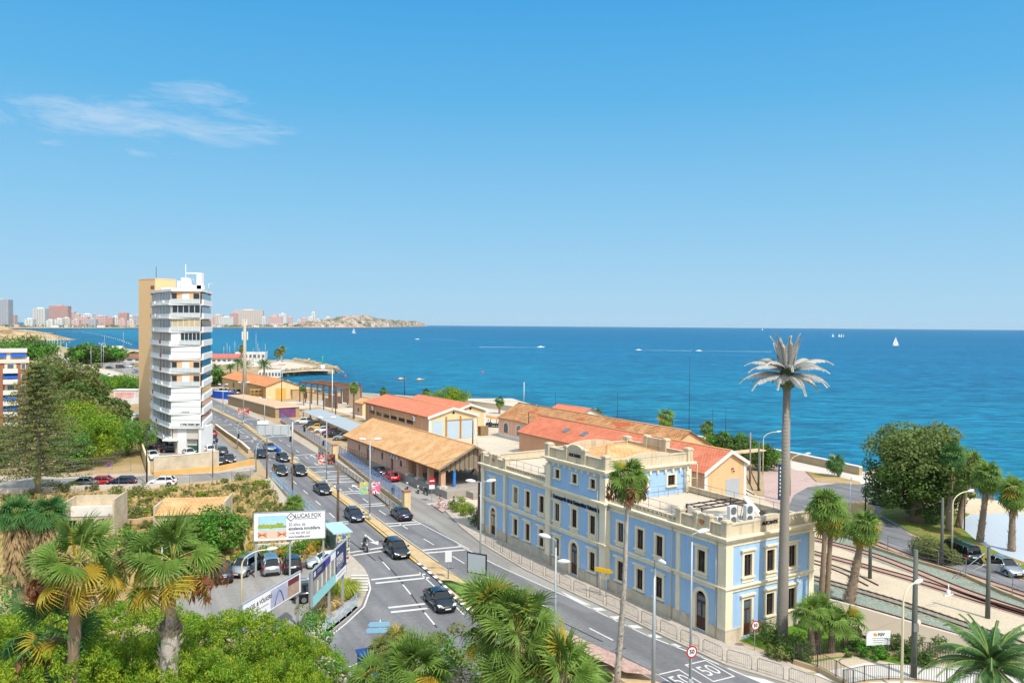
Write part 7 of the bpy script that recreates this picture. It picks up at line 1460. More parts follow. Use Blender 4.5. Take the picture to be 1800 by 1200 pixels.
def lamp(label,px,py,h,kind='double',az=0.,top=None,lean=0,arm=1.1,banner=None,group='street lamps',r=.09):
 p=G(px,py);t=thing('street_lamp',label,'street lamp',p,0,group);m=MB();m.tube([(0,0,0),(0,0,h)],[r*1.2,r*.65],8);m.tube([(0,0,0),(0,0,.9)],[r*1.9,r*1.7],8)
 if kind=='double':
  for s in(0,math.pi):a=az+s;m.tube([(0,0,h),(math.cos(a)*arm*.5,math.sin(a)*arm*.5,h+.06)],.04,5)
  m.build('post',GALV,t)
  for s in(0,math.pi):a=az+s;lamp_head(t,math.cos(a)*arm*.45,math.sin(a)*arm*.45,h+.06,a)
 elif kind=='single':
  m.tube([(0,0,h),(0,0,h+.5),(math.cos(az)*.5,math.sin(az)*.5,h+.62)],.04,5);m.build('post',GALV,t);lamp_head(t,math.cos(az)*.4,math.sin(az)*.4,h+.62,az)
 elif kind=='arc':
  m=MB();m.tube([(0,0,0),(0,0,h*.82)]+[(math.cos(az)*arm*(1-math.cos(q)),math.sin(az)*arm*(1-math.cos(q)),h*.82+h*.18*math.sin(q))for q in np.linspace(.25,1.57,6)],[r*1.2,r*.8]+[r*.6]*6,7);m.build('post',M('cream_post','#d8cfae',.6,.06,1.),t);lamp_head(t,math.cos(az)*arm,math.sin(az)*arm,h,az,.9,.17)
 elif kind=='post':m.build('post',GALV,t)
 if banner:
  for s,c in zip((-1,1),banner):
   m=MB();m.box(s*.75-.55,s*.75+.55,-.015,.015,0,1.55);m.build('banner',c,t,(0,0,banner[2]if len(banner)>2 else 2.6),.15)
 return t
XA=math.atan2(BV.y,BV.x)
def banner_mat(n,c1,c2,c3,sc=2.2):
 if n in MATS:return MATS[n]
 m,nt,b=_pr(n);f=noise(nt,coords(nt),sc,2,.5,1.);nt.links.new(ramp(nt,f,[(.35,lin(c1)),(.5,lin(c2)),(.62,lin(c3))],'CONSTANT'),b.inputs['Base Color']);MATS[n]=m;return m
BN1=banner_mat('banner_yellow_teal','#e2b04a','#5cc0b8','#e6d86a');BN2=banner_mat('banner_pink','#d86a8c','#f0e2dc','#3a2a34');BN3=banner_mat('banner_red','#b32a3a','#d8c8b8','#8c1e2c');BN4=banner_mat('banner_dark','#3a2228','#b86a5c','#20181c')
lamp('double armed street lamp with colourful banners, in the median beside the dark blue hatchback',650,915,10.3,banner=(BN1,BN2,3.4),az=.1)
lamp('double armed street lamp in front of the ochre roof, with red banners in the median',574,853,10.4,banner=(BN3,BN4,3.3),az=.1)
lamp('double armed street lamp behind the overhead sign board',465,769,8.6,az=.1)
lamp('double armed street lamp with two red banners left of the overhead sign board',428,745,10.2,banner=(BN3,BN3,2.4),az=.1)
lamp('double armed street lamp at the left end of the station',844,1036,10.2,az=.1)
t=lamp('street lamp with a high left head and a low right head before the middle block',975,1202,9.6,'single',az=2.7);lamp_head(t,.1,.0,8.6,-.4)
lamp('tall galvanised lamp post with a camera box before the right facade end',1213,1214,10.3,'single',az=.3)
lamp('tall white lamp post with a big drop shaped head at the bottom edge',1148,1232,8.9,'single',az=-1.2,r=.13)
lamp('street lamp on the median nearest the white tower',392,727,8,az=.1)
lamp('slim curved lamp post in the lot in front of the billboards',425,1110,6.6,'arc',az=.2,arm=1.9)
lamp('curved cream lamp post by the hedge at the sea wall',1341,833,7.2,'arc',az=.05,arm=2.2)
lamp('curved lamp post behind the mast at the roundabout',1389,871,6.2,'arc',az=.1,arm=2.2)
lamp('curved cream lamp post at the olive bushes beside the van',1673,983,7.3,'arc',az=.3,arm=2.)
lamp('curved lamp post beside the wooden pole in front of the platform',1585,1210,7.2,'arc',az=.5,arm=1.2)
lamp('thin lamp post behind the shaggy palm trunk at the left',285,1200,9.5,'post',r=.07)
for i,(px,py)in enumerate(((75,622),(83,622),(87,624),(92,626),(96,628),(101,630),(107,633),(117,638))):
 lamp('%s lamp post of the far promenade row, counted from the cliff'%['first','second','third','fourth','fifth','sixth','seventh','eighth'][i],px,py,16-i*.5,az=.0,arm=3,group='lamp posts along the far promenade',r=.2)
for i,(px,py,h,lb)in enumerate(((160,655,13,'lamp post beside the far promenade road, left of the dense pines'),(178,645,13,'double lamp post at the far car park entrance'),(182,643,12,'double lamp post in the middle of the far car park'),(217,620,17,'tall lamp mast behind the beach building'),(184,618,14,'thin mast right of the dark beach trees'),(45,618,18,'lamp mast on the wooded bank under the cliff'),(450,636,18,'tall floodlight mast at the marina quay'),(494,680,12,'thin white mast by the rocks behind the far warehouse'),(362,632,14,'lamp at the marina beside the white tower'))):lamp(lb,px,py,h,'double' if 'double' in lb else 'post',group='masts and lamps around the marina road',r=.13)
def pole(label,px,py,h,mat,r=.12,name='utility_pole',arm=None,group='poles around the railway yard',lean=0.,extra=None):
 p=G(px,py);t=thing(name,label,'pole',p,0,group);m=MB();m.tube([(0,0,0),(lean,0,h)],[r*1.25,r*.8],8);m.build('post',mat,t)
 if arm:m=MB();m.tube([(lean,0,h*.96),(lean+arm[0],arm[1],h*arm[2])],.035,5);m.tube([(lean,0,h*.78),(lean+arm[0]*.9,arm[1]*.9,h*arm[2])],.025,5);m.build('bracket',GALV,t)
 if extra:m=MB();m.cbox((lean,-.15,h*extra),(.35,.25,.6));m.build('equipment_box',GREYM,t)
 return t
pole('leaning wooden pole with cables beside the bus shelter',594,946,8.6,WOODP,.15,extra=.7);pole('thin wooden pole at the left kerb behind the palm',514,871,6.4,WOODP,.1);pole('dark pole with a white sign box at the road corner',469,842,6.6,WOODP,.1);pole('thin dark post in the side street left of the white car',258,851,9.,DARKM,.1);pole('thin dark post on the patched wall',374,838,5.5,DARKM,.07)
pole('dark catenary pole nearest the camera, in the gravel at the right edge',1736,1086,6.2,CATP,.17,'catenary_pole',(-2.6,1.0,.5));pole('dark catenary pole in front of the date palm, at the platform edge',1606,1190,9.2,CATP,.19,'catenary_pole',extra=.4);pole('dark catenary pole behind the palm with the thick trunk',1529,1016,6.8,CATP,.16,'catenary_pole');pole('dark catenary pole between the olive bushes',1655,994,7.2,CATP,.16,'catenary_pole');pole('thin dark post behind the curved cream lamp on the lawn',1695,931,4.2,DARKM,.07)
pole('catenary pole at the peach gable with a cross arm roof',1333,862,7.6,CATP,.14,'catenary_pole');pole('dark pole left of the curved lamp by the hedge',1318,850,8.2,CONCP,.14);pole('thin white pole with a small board at the roundabout',1495,908,5.4,WHITEM,.08);pole('dark post at the left edge of the ficus',1521,900,5.4,DARKM,.08)
pole('wooden pole at the left end corner of the station',842,932,10,WOODP,.17)
for i,(px,py,h,lb)in enumerate(((831,780,5,'dark steel post in front of the blue doors of the cream hall'),(929,784,7,'dark steel post left of the red tiled hall end'),(943,750,5.5,'white post at the tiled warehouse wall'),(971,783,5.5,'white post in front of the red tiled hall'),(921,706,6.5,'white mast behind the tiled warehouse'),(711,702,8,'dark pole behind the red roofed hall'),(584,725,12,'white pole beside the rusty steel frame'),(545,733,8,'dark pole left of the carport'),(569,737,7,'dark pole behind the carport, left'),(590,742,8,'dark pole behind the carport, right'),(622,738,8,'dark pole beside the thin palm'),(495,715,10,'dark pole in front of the ochre door'),(1211,768,18.3,'very tall thin radio mast behind the mottled roof'),(1085,745,8,'thin pole rising in front of the sea behind the warehouse'),(976,735,7,'thin pole behind the small red roof'),(1275,795,9,'thin pole behind the hedge trees'),(1252,800,9,'thin pole beside the hedge palm'))):pole(lb,px,py,h,WHITEM if 'white' in lb.split()[0]else DARKM,.05 if 'thin' in lb else .11)
p=G(514,811);t=thing('overhead_sign','overhead road sign board seen from behind, hanging over the near carriageway','road sign',p,rad(4));m=MB();m.tube([(0,0,0),(0,0,7.2)],.17,8);m.tube([(0,0,6.6),(-6.2,0,6.6)],.1,6);m.tube([(0,0,5.3),(-6.2,0,5.3)],.08,6);m.build('gantry',GALV,t);m=MB();m.box(-6.3,-.4,-.16,-.1,4.9,6.6);m.build('board',M('sign_back','#b4babd',.5,.06,.6),t);m=MB();[m.box(x-.05,x+.05,-.22,-.162,4.9,6.6)for x in(-6.1,-4.8,-3.4,-2.,-.7)];m.build('ribs',GALV,t);m=MB();m.box(-6.2,-4.2,-.2,.2,6.75,7.4);m.build('lamp_box',WHITEM,t)
def signal(label,px,py,tip,h,arm,az):
 p=G(px,py);t=thing('traffic_light',label,'traffic light',p,0,'traffic lights');m=MB();e=Vector((math.cos(az),math.sin(az),0));q=[(0,0,0),(0,0,h*.6)]+[tuple(e*arm*.45*(1-math.cos(a))+Vector((0,0,h*.6+h*.4*math.sin(a))))for a in np.linspace(.3,1.57,5)]+[tuple(e*arm+Vector((0,0,h)))];m.tube(q,[.11,.09]+[.07]*5+[.05],7);m.build('mast',M('pale_blue_post','#9fb2bd',.5,.05,1.),t)
 for c in(e*arm+Vector((0,0,h-.5)),Vector((.25,0,2.6))):m=MB();m.bbox(c.x-.16,c.x+.16,c.y-.13,c.y+.13,c.z-.45,c.z+.45,.03);o=m.build('signal_head',M('signal_black','#26282a',.6),t);m=MB();[m.disc((c.x+k*0,c.y+.13,c.z-.28+.28*k),(0,1,0),.09,.05,10)for k in range(3)];m.build('lenses',M('dark_lens','#3a3c34',.3),o)
 return t
signal('traffic light with a curved arm at the stone road wall, left',417,789,None,5.9,4.2,.05);signal('traffic light with a curved arm at the road corner near the dark pole',450,829,None,5.8,5.6,.35);signal('traffic light with a curved arm at the blue fence on the right',566,803,None,5.6,3.4,math.pi-.1)
p=G(487,793);t=thing('traffic_barrier','blue plastic barrier lying at the median gap beside the light blue car','barrier',p,rad(RDIR));m=MB();[m.bbox(-3.2+k*1.6,-1.75+k*1.6,-.22,.22,.16,.95,.06)for k in range(4)];m.build('barrier',M('barrier_blue','#2f6ab8',.5,.06,1.),t)
BLF=M('blue_fence','#5f8fc4',.5,.08,1.);MESHB=M('blue_grey_infill','#93a8c8',.6,.06,1.)
def fence(label,pts,h,base,step,postm,infill,name='fence',bar=.03,posts=True,rails=(1.,),group=None,bars=0,z=0,pr=.035):
 q=Gs(pts);o=Vector(q[0]);t=thing(name,label,'fence',(o.x,o.y,z),0,group);q=[tuple(Vector(p)-o)for p in q]
 if base:m=MB();band(m,q,.16,.16,0,0,base);m.build('base_wall',M('tan_sea_wall','#b59f7c'),t)
 P_=resample(q,step)
 for c in P_[:99]:m=MB();m.box(c[0]-pr,c[0]+pr,c[1]-pr,c[1]+pr,base,base+h+.04);m.build('post',postm,t)
 m=MB()
 for f in rails:
  for a,b in zip(P_,P_[1:]):m.tube([(a[0],a[1],base+h*f),(b[0],b[1],base+h*f)],.022,4)
 if bars:
  for a,b in zip(P_,P_[1:]):
   for k in range(1,bars):x,y=a[0]+(b[0]-a[0])*k/bars,a[1]+(b[1]-a[1])*k/bars;m.box(x-.012,x+.012,y-.012,y+.012,base+.1,base+h*max(rails))
 if m.v:m.build('rails',postm,t)
 if infill:m=MB();band(m,q,.012,.012,0,base+.06,base+h-.06)if False else[m.prism([(a[0]-.01,a[1]-.01),(a[0]+.01,a[1]-.01),(b[0]+.01,b[1]+.01),(b[0]-.01,b[1]+.01)],base+.05,base+h-.05)for a,b in zip(P_,P_[1:])];m.build('mesh_panel',infill,t)
 return t
m,nt,b=_pr('wire_mesh');ck=nt.nodes.new('ShaderNodeTexBrick');nt.links.new(mapping(nt,coords(nt),(1,1,1),(rad(90),0,0)),ck.inputs[0]);ck.inputs['Scale'].default_value=9;ck.inputs['Mortar Size'].default_value=.14;ck.inputs['Color1'].default_value=ck.inputs['Color2'].default_value=(0,0,0,1);ck.inputs['Mortar'].default_value=(1,1,1,1);b.inputs['Base Color'].default_value=(*lin('#9db4dc'),1)
tr=nt.nodes.new('ShaderNodeBsdfTransparent');mx=nt.nodes.new('ShaderNodeMixShader');mx.inputs[0].default_value=.34;nt.links.new(tr.outputs[0],mx.inputs[1]);nt.links.new(b.outputs[0],mx.inputs[2]);nt.links.new(mx.outputs[0],nt.nodes['Material Output'].inputs[0]);MATS['wire_mesh']=m
fence('blue mesh fence on a low wall between the carport and the brick gate pillar',[(494,742),(540,773),(581,800)],1.7,.6,2.4,BLF,m)
fence('blue mesh fence on a low wall between the road and the goods shed',[(596,804),(640,840),(680,869),(710,892)],1.7,.6,2.4,BLF,m)
for px,py,lb in((588,806,'brick and cream gate pillar in the middle of the blue fence'),(714,896,'pale gate pillar at the end of the blue fence')):
 p=G(px,py);t=thing('gate_pillar',lb,'pillar',p,RZ);m=MB();m.box(-.45,.45,-.45,.45,0,2.5);m.build('pillar',CREAM,t);m=MB();m.box(-.52,.52,-.52,.52,2.5,2.65);m.build('cap',M('brown_brick','#9c6a52'),t)
fence('grey iron railing on the pavement along the blue fence',[(560,797),(600,828),(650,864),(700,905)],1.0,.14,2.2,GREYM,None,'railing',rails=(1.,.15),bars=12)
fence('blue fence at the far warehouse behind the white van',[(366,697),(380,701),(412,703)],2.6,0,3,M('blue_hoarding','#1f4fb0',.6,.08,.5),M('blue_hoarding','#1f4fb0'),'hoarding')
fence('blue railing at the road edge beside the scrub lot',[(478,842),(505,870),(535,897),(560,920),(582,940)],1.3,.14,2.,M('pale_blue_rail','#9dbad0',.5,.05),None,'railing',rails=(1.,.5),bars=8)
fence('light blue railing at the kerb of the curving road below the billboards',[(627,1068),(610,1084),(590,1100),(572,1114)],1.1,.14,1.3,M('pale_blue_rail','#9dbad0'),None,'railing',rails=(1.,.6,.2),bars=5)
t=thing('pedestrian_railing','long grey railing of hooped panels along the kerb in front of the station','railing',(*G2(852,958),.14));o=Vector(G2(852,958));q=resample(Gs([(852,954),(922,998),(1010,1041),(1089,1077),(1178,1121),(1275,1166),(1378,1197),(1440,1219)]),2.35)
for a,b in zip(q,q[1:]):
 a=Vector(a)-o;b=Vector(b)-o;d_=(b-a);m=MB();p0,p1=a+d_*.06,a+d_*.88
 m.tube([(*p0,0),(*p0,.85),(*(p0+d_*.06),1.0),(*(p1-d_*.06),1.0),(*p1,.85),(*p1,0)],.026,5);m.tube([(*p0,.22),(*p1,.22)],.02,5)
 for k in range(1,12):c=p0 .lerp(p1,k/12);m.tube([(*c,.22),(*c,1.0)],.009,3)
 m.build('railing_panel',GREYM,t)
IRON=M('dark_iron','#4a4640',.6,.1,2.)
fence('dark curved iron railing at the back of the sunken plaza',[(1402,1163),(1450,1155),(1500,1150),(1560,1151),(1620,1158),(1690,1168)],1.1,.25,2.2,IRON,None,'railing',rails=(1.,.08),bars=12)
fence('dark iron railing from the garden corner down to the bottom edge',[(1396,1166),(1440,1180),(1482,1203),(1500,1215)],1.1,.35,2.,IRON,None,'railing',rails=(1.,.08),bars=12)
fence('dark iron railing in front of the white plaza at the bottom edge',[(1482,1207),(1530,1197),(1590,1195),(1660,1203),(1720,1215)],1.1,.1,2.,IRON,None,'railing',rails=(1.,.08),bars=12)
fence('thin wire fence between the railway and the beach road',[(1465,935),(1540,965),(1600,985),(1690,1010),(1760,1042),(1830,1070)],1.6,.3,3.,GREYM,None,'wire_fence',rails=(1.,.6,.3),pr=.03)
fence('wire fence along the scrub lot below the side street',[(165,866),(230,862),(300,860),(370,858),(440,846)],1.8,.3,3.2,GREYM,None,'wire_fence',rails=(1.,),pr=.025)
fence('wire fence above the side street at the tower garden',[(60,838),(130,834),(160,830),(230,828)],1.6,.3,3.2,GREYM,None,'wire_fence',rails=(1.,),pr=.025)
p=G(610,778);d_=(G(530,740)-p);t=thing('carport','grey sheet roofed carport over a row of parked cars','carport',(p.x,p.y,0),math.atan2(d_.y,d_.x));L_=d_.length;m=MB();m.box(-.5,L_,-5.0,0,2.5,2.6);m.v=[(x,y,z+.12*y*-.6)for x,y,z in m.v];m.build('roof',M('sheet_roof','#a4abb0',.5,.06,.4),t)
for x in np.linspace(.5,L_-.5,6):m=MB();m.box(x-.08,x+.08,-.4,-.24,0,2.5);m.box(x-.08,x+.08,-4.7,-4.54,0,2.8);m.build('post',GREYM,t)
p=G(592,718);d_=G(527,706)-p;t=thing('steel_skeleton','rusty skeleton of a roofless steel building by the sea wall','ruin',(p.x,p.y,0),math.atan2(d_.y,d_.x));L_=d_.length;RST=M('rust_steel','#7a5a46',.9,.2,.8);
m=MB();h=6.2
for i in range(7):
 x=L_*i/6
 for y in(0,-8):m.box(x-.16,x+.16,y-.16,y+.16,0,h)
 m.box(x-.12,x+.12,-8,0,h-.3,h)
for y in(0,-8):m.box(0,L_,y-.12,y+.12,h,h+.35);m.box(0,L_,y-.08,y+.08,h*.55,h*.55+.2)
m.build('frame',RST,t);m=MB();m.box(.2,L_*.45,-7.9,-7.8,.6,h-.3);m.box(.2,L_*.3,-.05,.05,0,2.6);m.box(.05,.15,-7.8,-4,.2,h-.4);m.box(L_*.5,L_*.8,-7.9,-7.8,0,2.2);m.build('cladding',M('rusty_cladding','#97816c',.9,.3,.6),t)
m=MB();g=random.Random(5)
for i in range(40):x=g.uniform(0,L_);m.tube([(x,g.choice((0,-8)),h+.3),(x+g.uniform(-1,1),-4+g.uniform(-2,2),h+.3+g.uniform(0,.6))],.05,4)
m.build('torn_rafters',RST,t)
p=G(440,702);t=thing('timber_stack','stack of rusty scaffolding beside the far warehouse','scaffold',p,rF);m=MB()
for x in np.linspace(0,5,5):
 for y in(0,2):m.box(x-.08,x+.08,y-.08,y+.08,0,3.2)
for z in(1.,2.,3.):m.box(0,5,-.1,.1,z,z+.15);m.box(0,5,1.9,2.1,z,z+.15)
m.box(0,5,0,2,3.15,3.25);m.build('scaffold',M('ochre_timber','#b8904c',.9,.2,1.),t)
p=G(866,750);t=thing('trailer','orange tipped trailer standing in the yard beside the cream hall','trailer',p,rad(-20));m=MB();m.loft([[(-2,-1,2.6),(-2,1,2.6),(-2,1,2.75),(-2,-1,2.75)],[(4.5,-1,1.5),(4.5,1,1.5),(4.5,1,1.65),(4.5,-1,1.65)]]);m.build('bed',M('orange_bed','#c28a34',.7,.12,1.),t);m=MB();[m.tube([(x,y,0),(x+.4,y,1.9)],.08,5)for x in(-1.2,1.)for y in(-.8,.8)];m.box(-2,2,-1,1,.5,.8);m.build('frame',DARKM,t);m=MB();wheel(m,-1.,.45,.2,0,-.9);wheel(m,-1.,.45,.2,0,.9);m.build('wheel',TYRE,t)
p=G(845,766);t=thing('rubbish_skip','small brown container at the white corner of the cream hall','container',p,RZ);m=MB();m.bbox(0,2.0,0,1.4,.1,2.1,.05);m.box(0,.2,0,1.4,0,.1);m.box(1.8,2,0,1.4,0,.1);m.build('container',M('brown_bin','#8a7455',.8,.15,1.),t)
p=G(606,968);t=thing('bus_shelter','bus shelter with a pale blue roof at the left pavement','bus shelter',(p.x,p.y,.14),rad(RDIR));m=MB();m.box(-2.4,2.4,-.2,1.9,2.45,2.58);m.build('roof',M('shelter_roof','#a9c6cf',.4,.05,.6),t)
for x in(-2.,2.):m=MB();m.tube([(x,1.5,0),(x,1.5,2.45)],.05,6);m.build('post',GREYM,t)
m=MB();m.box(-2.,2.,1.45,1.48,.3,2.2);m.build('back_panel',glass('shelter_glass','#6c7c80',.1),t);m=MB();m.box(-2.35,-2.2,.1,1.4,.3,2.3);m.build('advert_panel',banner_mat('shelter_advert','#3a6a9c','#d8c25a','#e2e2dc',3),t);m=MB();m.box(-1.5,1.5,1.0,1.4,.42,.5);m.build('bench',GREYM,t)
p=G(798,868);t=thing('blue_totem','tall blue sign totem in front of the open goods shed','sign',p,RZ);m=MB();m.bbox(-.2,.2,-.2,.2,0,3.9,.03);m.build('totem',M('totem_blue','#2b7cc8',.5,.05,1.),t);m=MB();m.box(-.24,-.2,-.1,.1,1.6,2.1);m.build('notice',M('pink_notice','#c04a7a',.6),t)
p=G(1370,878);t=thing('station_totem','narrow dark sign totem with pale marks left of the roundabout','sign',p,RZ);m=MB();m.box(-.22,.22,-.1,.1,0,5.2);m.build('totem',M('totem_navy','#24405c',.5),t);m=MB();[m.box(-.12,.12,-.13,-.1,.6+k*.55,.9+k*.55)for k in range(8)];m.build('marks',WHITEM,t)
def round_sign(label,px,py,z,r,txt=None,red=True,rz=None,h=None,kind='limit',ring=None,face=None):
 p=G(px,py);rz=RZ-.2 if rz is None else rz;t=thing('traffic_sign',label,'road sign',p,rz);m=MB();m.tube([(0,.05,0),(0,.05,z+r)],.03,6);m.build('post',GALV,t)
 m=MB();m.disc((0,0,z),(0,-1,0),r,.02,24);m.build('disc',M('sign_ring'+ring[1:],ring,.5)if ring else M('sign_red','#b8232c',.5,.03),t);
 if kind=='limit':m=MB();m.disc((0,-.02,z),(0,-1,0),r*.76,.008,24);m.build('face',M('sign_face_blue',face,.5)if face else WHITEM,t);txt and text(txt,r*.95,BLACK,t,(0,-.032,z),(rad(90),0,0),.004,'figures',bold=.012)
 else:m=MB();m.box(-r*.68,r*.68,-.03,-.02,z-r*.16,z+r*.16);m.build('bar',WHITEM,t);m=MB();m.box(-r*.8,r*.8,-.02,.0,z-r*2.3,z-r*1.15);m.build('plate',WHITEM,t)
 return t
round_sign('round speed limit sign left of the artificial palm mast',1327,1146,2.1,.38,'50');round_sign('round speed limit sign at the bottom edge on the galvanised lamp post side',1215,1222,3.0,.42,'50');round_sign('no entry sign at the scooters in front of the goods shed',759,882,3.0,.5,kind='no');round_sign('small no parking sign at the garden fence above the red car',191,838,2.,.36,'',face='#3a5aa8')
def board(label,px,py,w_,h_,z,rz,front,back=None,name='sign_board',posts=(0,),cat='sign',th=.1,pr=.06,frame=None):
 p=G(px,py);t=thing(name,label,cat,p,rz);m=MB();m.box(-w_/2,w_/2,-th/2,th/2,z,z+h_);m.build('panel',front,t)
 if frame:m=MB();f=.08;e=th/2+.02;m.box(-w_/2-f,w_/2+f,-e,e,z-f,z);m.box(-w_/2-f,w_/2+f,-e,e,z+h_,z+h_+f);m.box(-w_/2-f,-w_/2,-e,e,z,z+h_);m.box(w_/2,w_/2+f,-e,e,z,z+h_);m.build('frame',frame,t)
 for x in posts:m=MB();m.tube([(x,th*.9,0),(x,th*.9,z+h_*.9)],pr,6);m.build('post',GALV,t)
 return t
board('blank grey back of a road sign with dark frame on a thick island post',838,1046,1.9,1.75,2.1,rad(-28),M('sign_back','#b4babd'),frame=DARKM,pr=.14)
board('small white sign box on a post in the sandy median',788,1020,.65,1.05,1.85,.1,WHITEM,pr=.06)
t=board('yellow direction sign in front of the station middle block',1059,1050,1.5,.38,2.35,RZ-1.1,M('sign_yellow','#e6b422',.5,.03),posts=(-.3,.3),pr=.05)
m=MB();m.add([(.75,-.06,2.35),(1.1,-.06,2.54),(.75,-.06,2.73)],[(0,1,2)]);m.add([(.75,.05,2.35),(1.1,.05,2.54),(.75,.05,2.73)],[(2,1,0)]);m.build('arrow_tip',MATS['sign_yellow'],t)
p=D(668,1097,50);t=thing('direction_sign','light blue double direction sign at the roadside palms','road sign',(p.x,p.y,0),.1);m=MB();m.tube([(0,.05,0),(0,.05,p.z+.3)],.05,6);m.build('post',GALV,t)
for z,x in((p.z,0),(p.z-.38,-.15)):m=MB();m.loft([[(-.62+x,-.03,z-.13),(-.75+x,-.03,z),(-.62+x,-.03,z+.16),(.6+x,-.03,z+.16),(.6+x,-.03,z-.13)],[(-.62+x,.0,z-.13),(-.75+x,.0,z),(-.62+x,.0,z+.16),(.6+x,.0,z+.16),(.6+x,.0,z-.13)]]);m.build('blade',M('sign_light_blue','#8fc0dd',.5,.04),t)
p=D(652,1146,46);t=thing('blue_box','blue cabinet box at the bottom edge beside the road','box',(p.x,p.y,0),.4);m=MB();m.bbox(-.7,.7,-.5,.5,0,p.z,.05);m.build('box',M('cabinet_blue','#2a66b4',.6,.06,1.),t);m=MB();m.box(-.78,.78,-.58,.58,p.z,p.z+.08);m.build('lid',M('cabinet_navy','#1f4580',.6),t)
t=board('white station sign with an orange emblem on the lawn',1543,1152,1.95,1.05,.85,RZ-.42,WHITEM,posts=(-.9,.9),pr=.035);text('FGV',.30,M('sign_grey','#55585c',.6),t,(.22,-.07,1.66),ext=.005,bold=.01);m=MB();m.disc((-.3,-.052,1.68),(0,-1,0),.12,.012,10);m.box(-.22,-.12,-.064,-.052,1.55,1.7);m.build('emblem',M('orange_emblem','#d9922f'),t)
m=MB();[m.box(-.5+.05*k,.5-.05*k,-.06,-.052,1.36-k*.16,1.41-k*.16)for k in range(3)];m.build('small_print',M('print_grey','#a8a8aa',.6),t)
def billboard(label,pl,pr_,ztl,ztr,zbl,zbr,posts,name='billboard'):
 """panel spanning two surveyed ground points, with its own post heights"""
 a,b=Vector(pl),Vector(pr_);d_=b-a;w_=d_.length;t=thing(name,label,'billboard',(a.x,a.y,0),math.atan2(d_.y,d_.x));z0,z1=(zbl+zbr)/2,(ztl+ztr)/2
 m=MB();m.box(0,w_,-.06,.06,z0,z1);m.build('panel',M('billboard_white','#e9e9ec',.5,.02,1.),t);m=MB();e=.09;f=.07
 m.box(-f,w_+f,-e,e,z0-f,z0);m.box(-f,w_+f,-e,e,z1,z1+f);m.box(-f,0,-e,e,z0,z1);m.box(w_,w_+f,-e,e,z0,z1);m.build('frame',GALV,t)
 for x in posts:m=MB();m.box(x*w_-.09,x*w_+.09,.1,.28,0,z1*.98);m.build('post',GALV,t)
 return t,w_,z0,z1
def pic(t,name,x0,x1,z0,z1,mat,y=-.065):m=MB();m.box(x0,x1,y-.004,y+.01,z0,z1);return m.build(name,mat,t)
pa=D(447,955,78);pb=D(571,945,79.5);za,zb_=D(447,903,78).z,D(447,951,78).z
t,w_,z0,z1=billboard('large white billboard with a beach picture above the car park',(pa.x,pa.y),(pb.x,pb.y),za,D(571,896,79.5).z,zb_,D(571,943,79.5).z,(.02,.5,.98))
hh=z1-z0
pic(t,'picture_sky',.35,w_*.45,z0+hh*.52,z1-hh*.1,M('print_sky','#8cc4e4',.6,.06,.5,col2='#c4e0ee'))
pic(t,'picture_trees',.35,w_*.45,z0+hh*.44,z0+hh*.52,M('print_trees','#8c9a5c',.6,.3,2.));pic(t,'picture_pool',.35,w_*.45,z0+hh*.36,z0+hh*.44,M('print_water','#a8d4d8',.6,.1,1.));pic(t,'picture_deck',.35,w_*.45,z0+hh*.06,z0+hh*.36,M('print_deck','#e0c0a8',.6,.1,1.))
m=MB();g=random.Random(3)
for k in range(7):x=w_*(.08+.05*k);m.disc((x,-.07,z0+hh*(.5+.06*g.random())),(0,-1,0),.16+.1*g.random(),.004,9)
m.build('picture_foliage',M('print_palm','#9aa83c',.6,.3,2.),t);m=MB()
for s,x in((1,w_*.10),(-1,w_*.40)):
 for k in range(4):m.tube([(x-s*.35,-.075,z0+hh*(.12+.06*k)),(x+s*.5,-.075,z0+hh*(.3-.06*k))],.03,4)
m.build('picture_deckchairs',M('print_orange','#c86a4a',.6,.1,2.),t)
INK=M('ink_grey','#4c4c50',.6);tx=lambda s,sz,x,z,b_=0.,mt=None,sx=1:text(s,sz,mt or INK,t,(x,-.075,z),ext=.003,align='LEFT',bold=b_,sx=sx)
tx('LUCAS FOX',.58,w_*.57,z0+hh*.85,.008,None,.82);tx('INTERNATIONAL PROPERTIES',.16,w_*.57,z0+hh*.74);tx('20 años de',.46,w_*.48,z0+hh*.54,0,None,.8);tx('excelencia inmobiliaria.',.46,w_*.48,z0+hh*.39,.01,None,.72);tx('(+34) 960 099 250',.34,w_*.48,z0+hh*.22,0,None,.8);tx('www.lucasfox.com',.34,w_*.48,z0+hh*.09,.006,None,.8)
m=MB();r_=.40;cx,cz=w_*.515,z0+hh*.82
for k in range(4):a0,a1=k*math.pi/2,(k+1)*math.pi/2;m.tube([(cx+r_*math.cos(a0),-.075,cz+r_*math.sin(a0)),(cx+r_*math.cos(a1),-.075,cz+r_*math.sin(a1))],.035,4)
m.tube([(cx-.12,-.075,cz-.1),(cx-.02,-.075,cz+.12),(cx+.12,-.075,cz+.02)],.03,4);m.build('logo_diamond',INK,t)
pa=D(548,1090,61);pb=D(607,1030,70);zt=D(548,989,61).z;zt2=D(607,962,70).z
t,w_,z0,z1=billboard('slanting billboard with navy panels and a terrace picture at the road corner',(pa.x,pa.y),(pb.x,pb.y),zt,zt2,D(548,1056,61).z,D(607,1012,70).z,(.02,.55,.98));hh=z1-z0
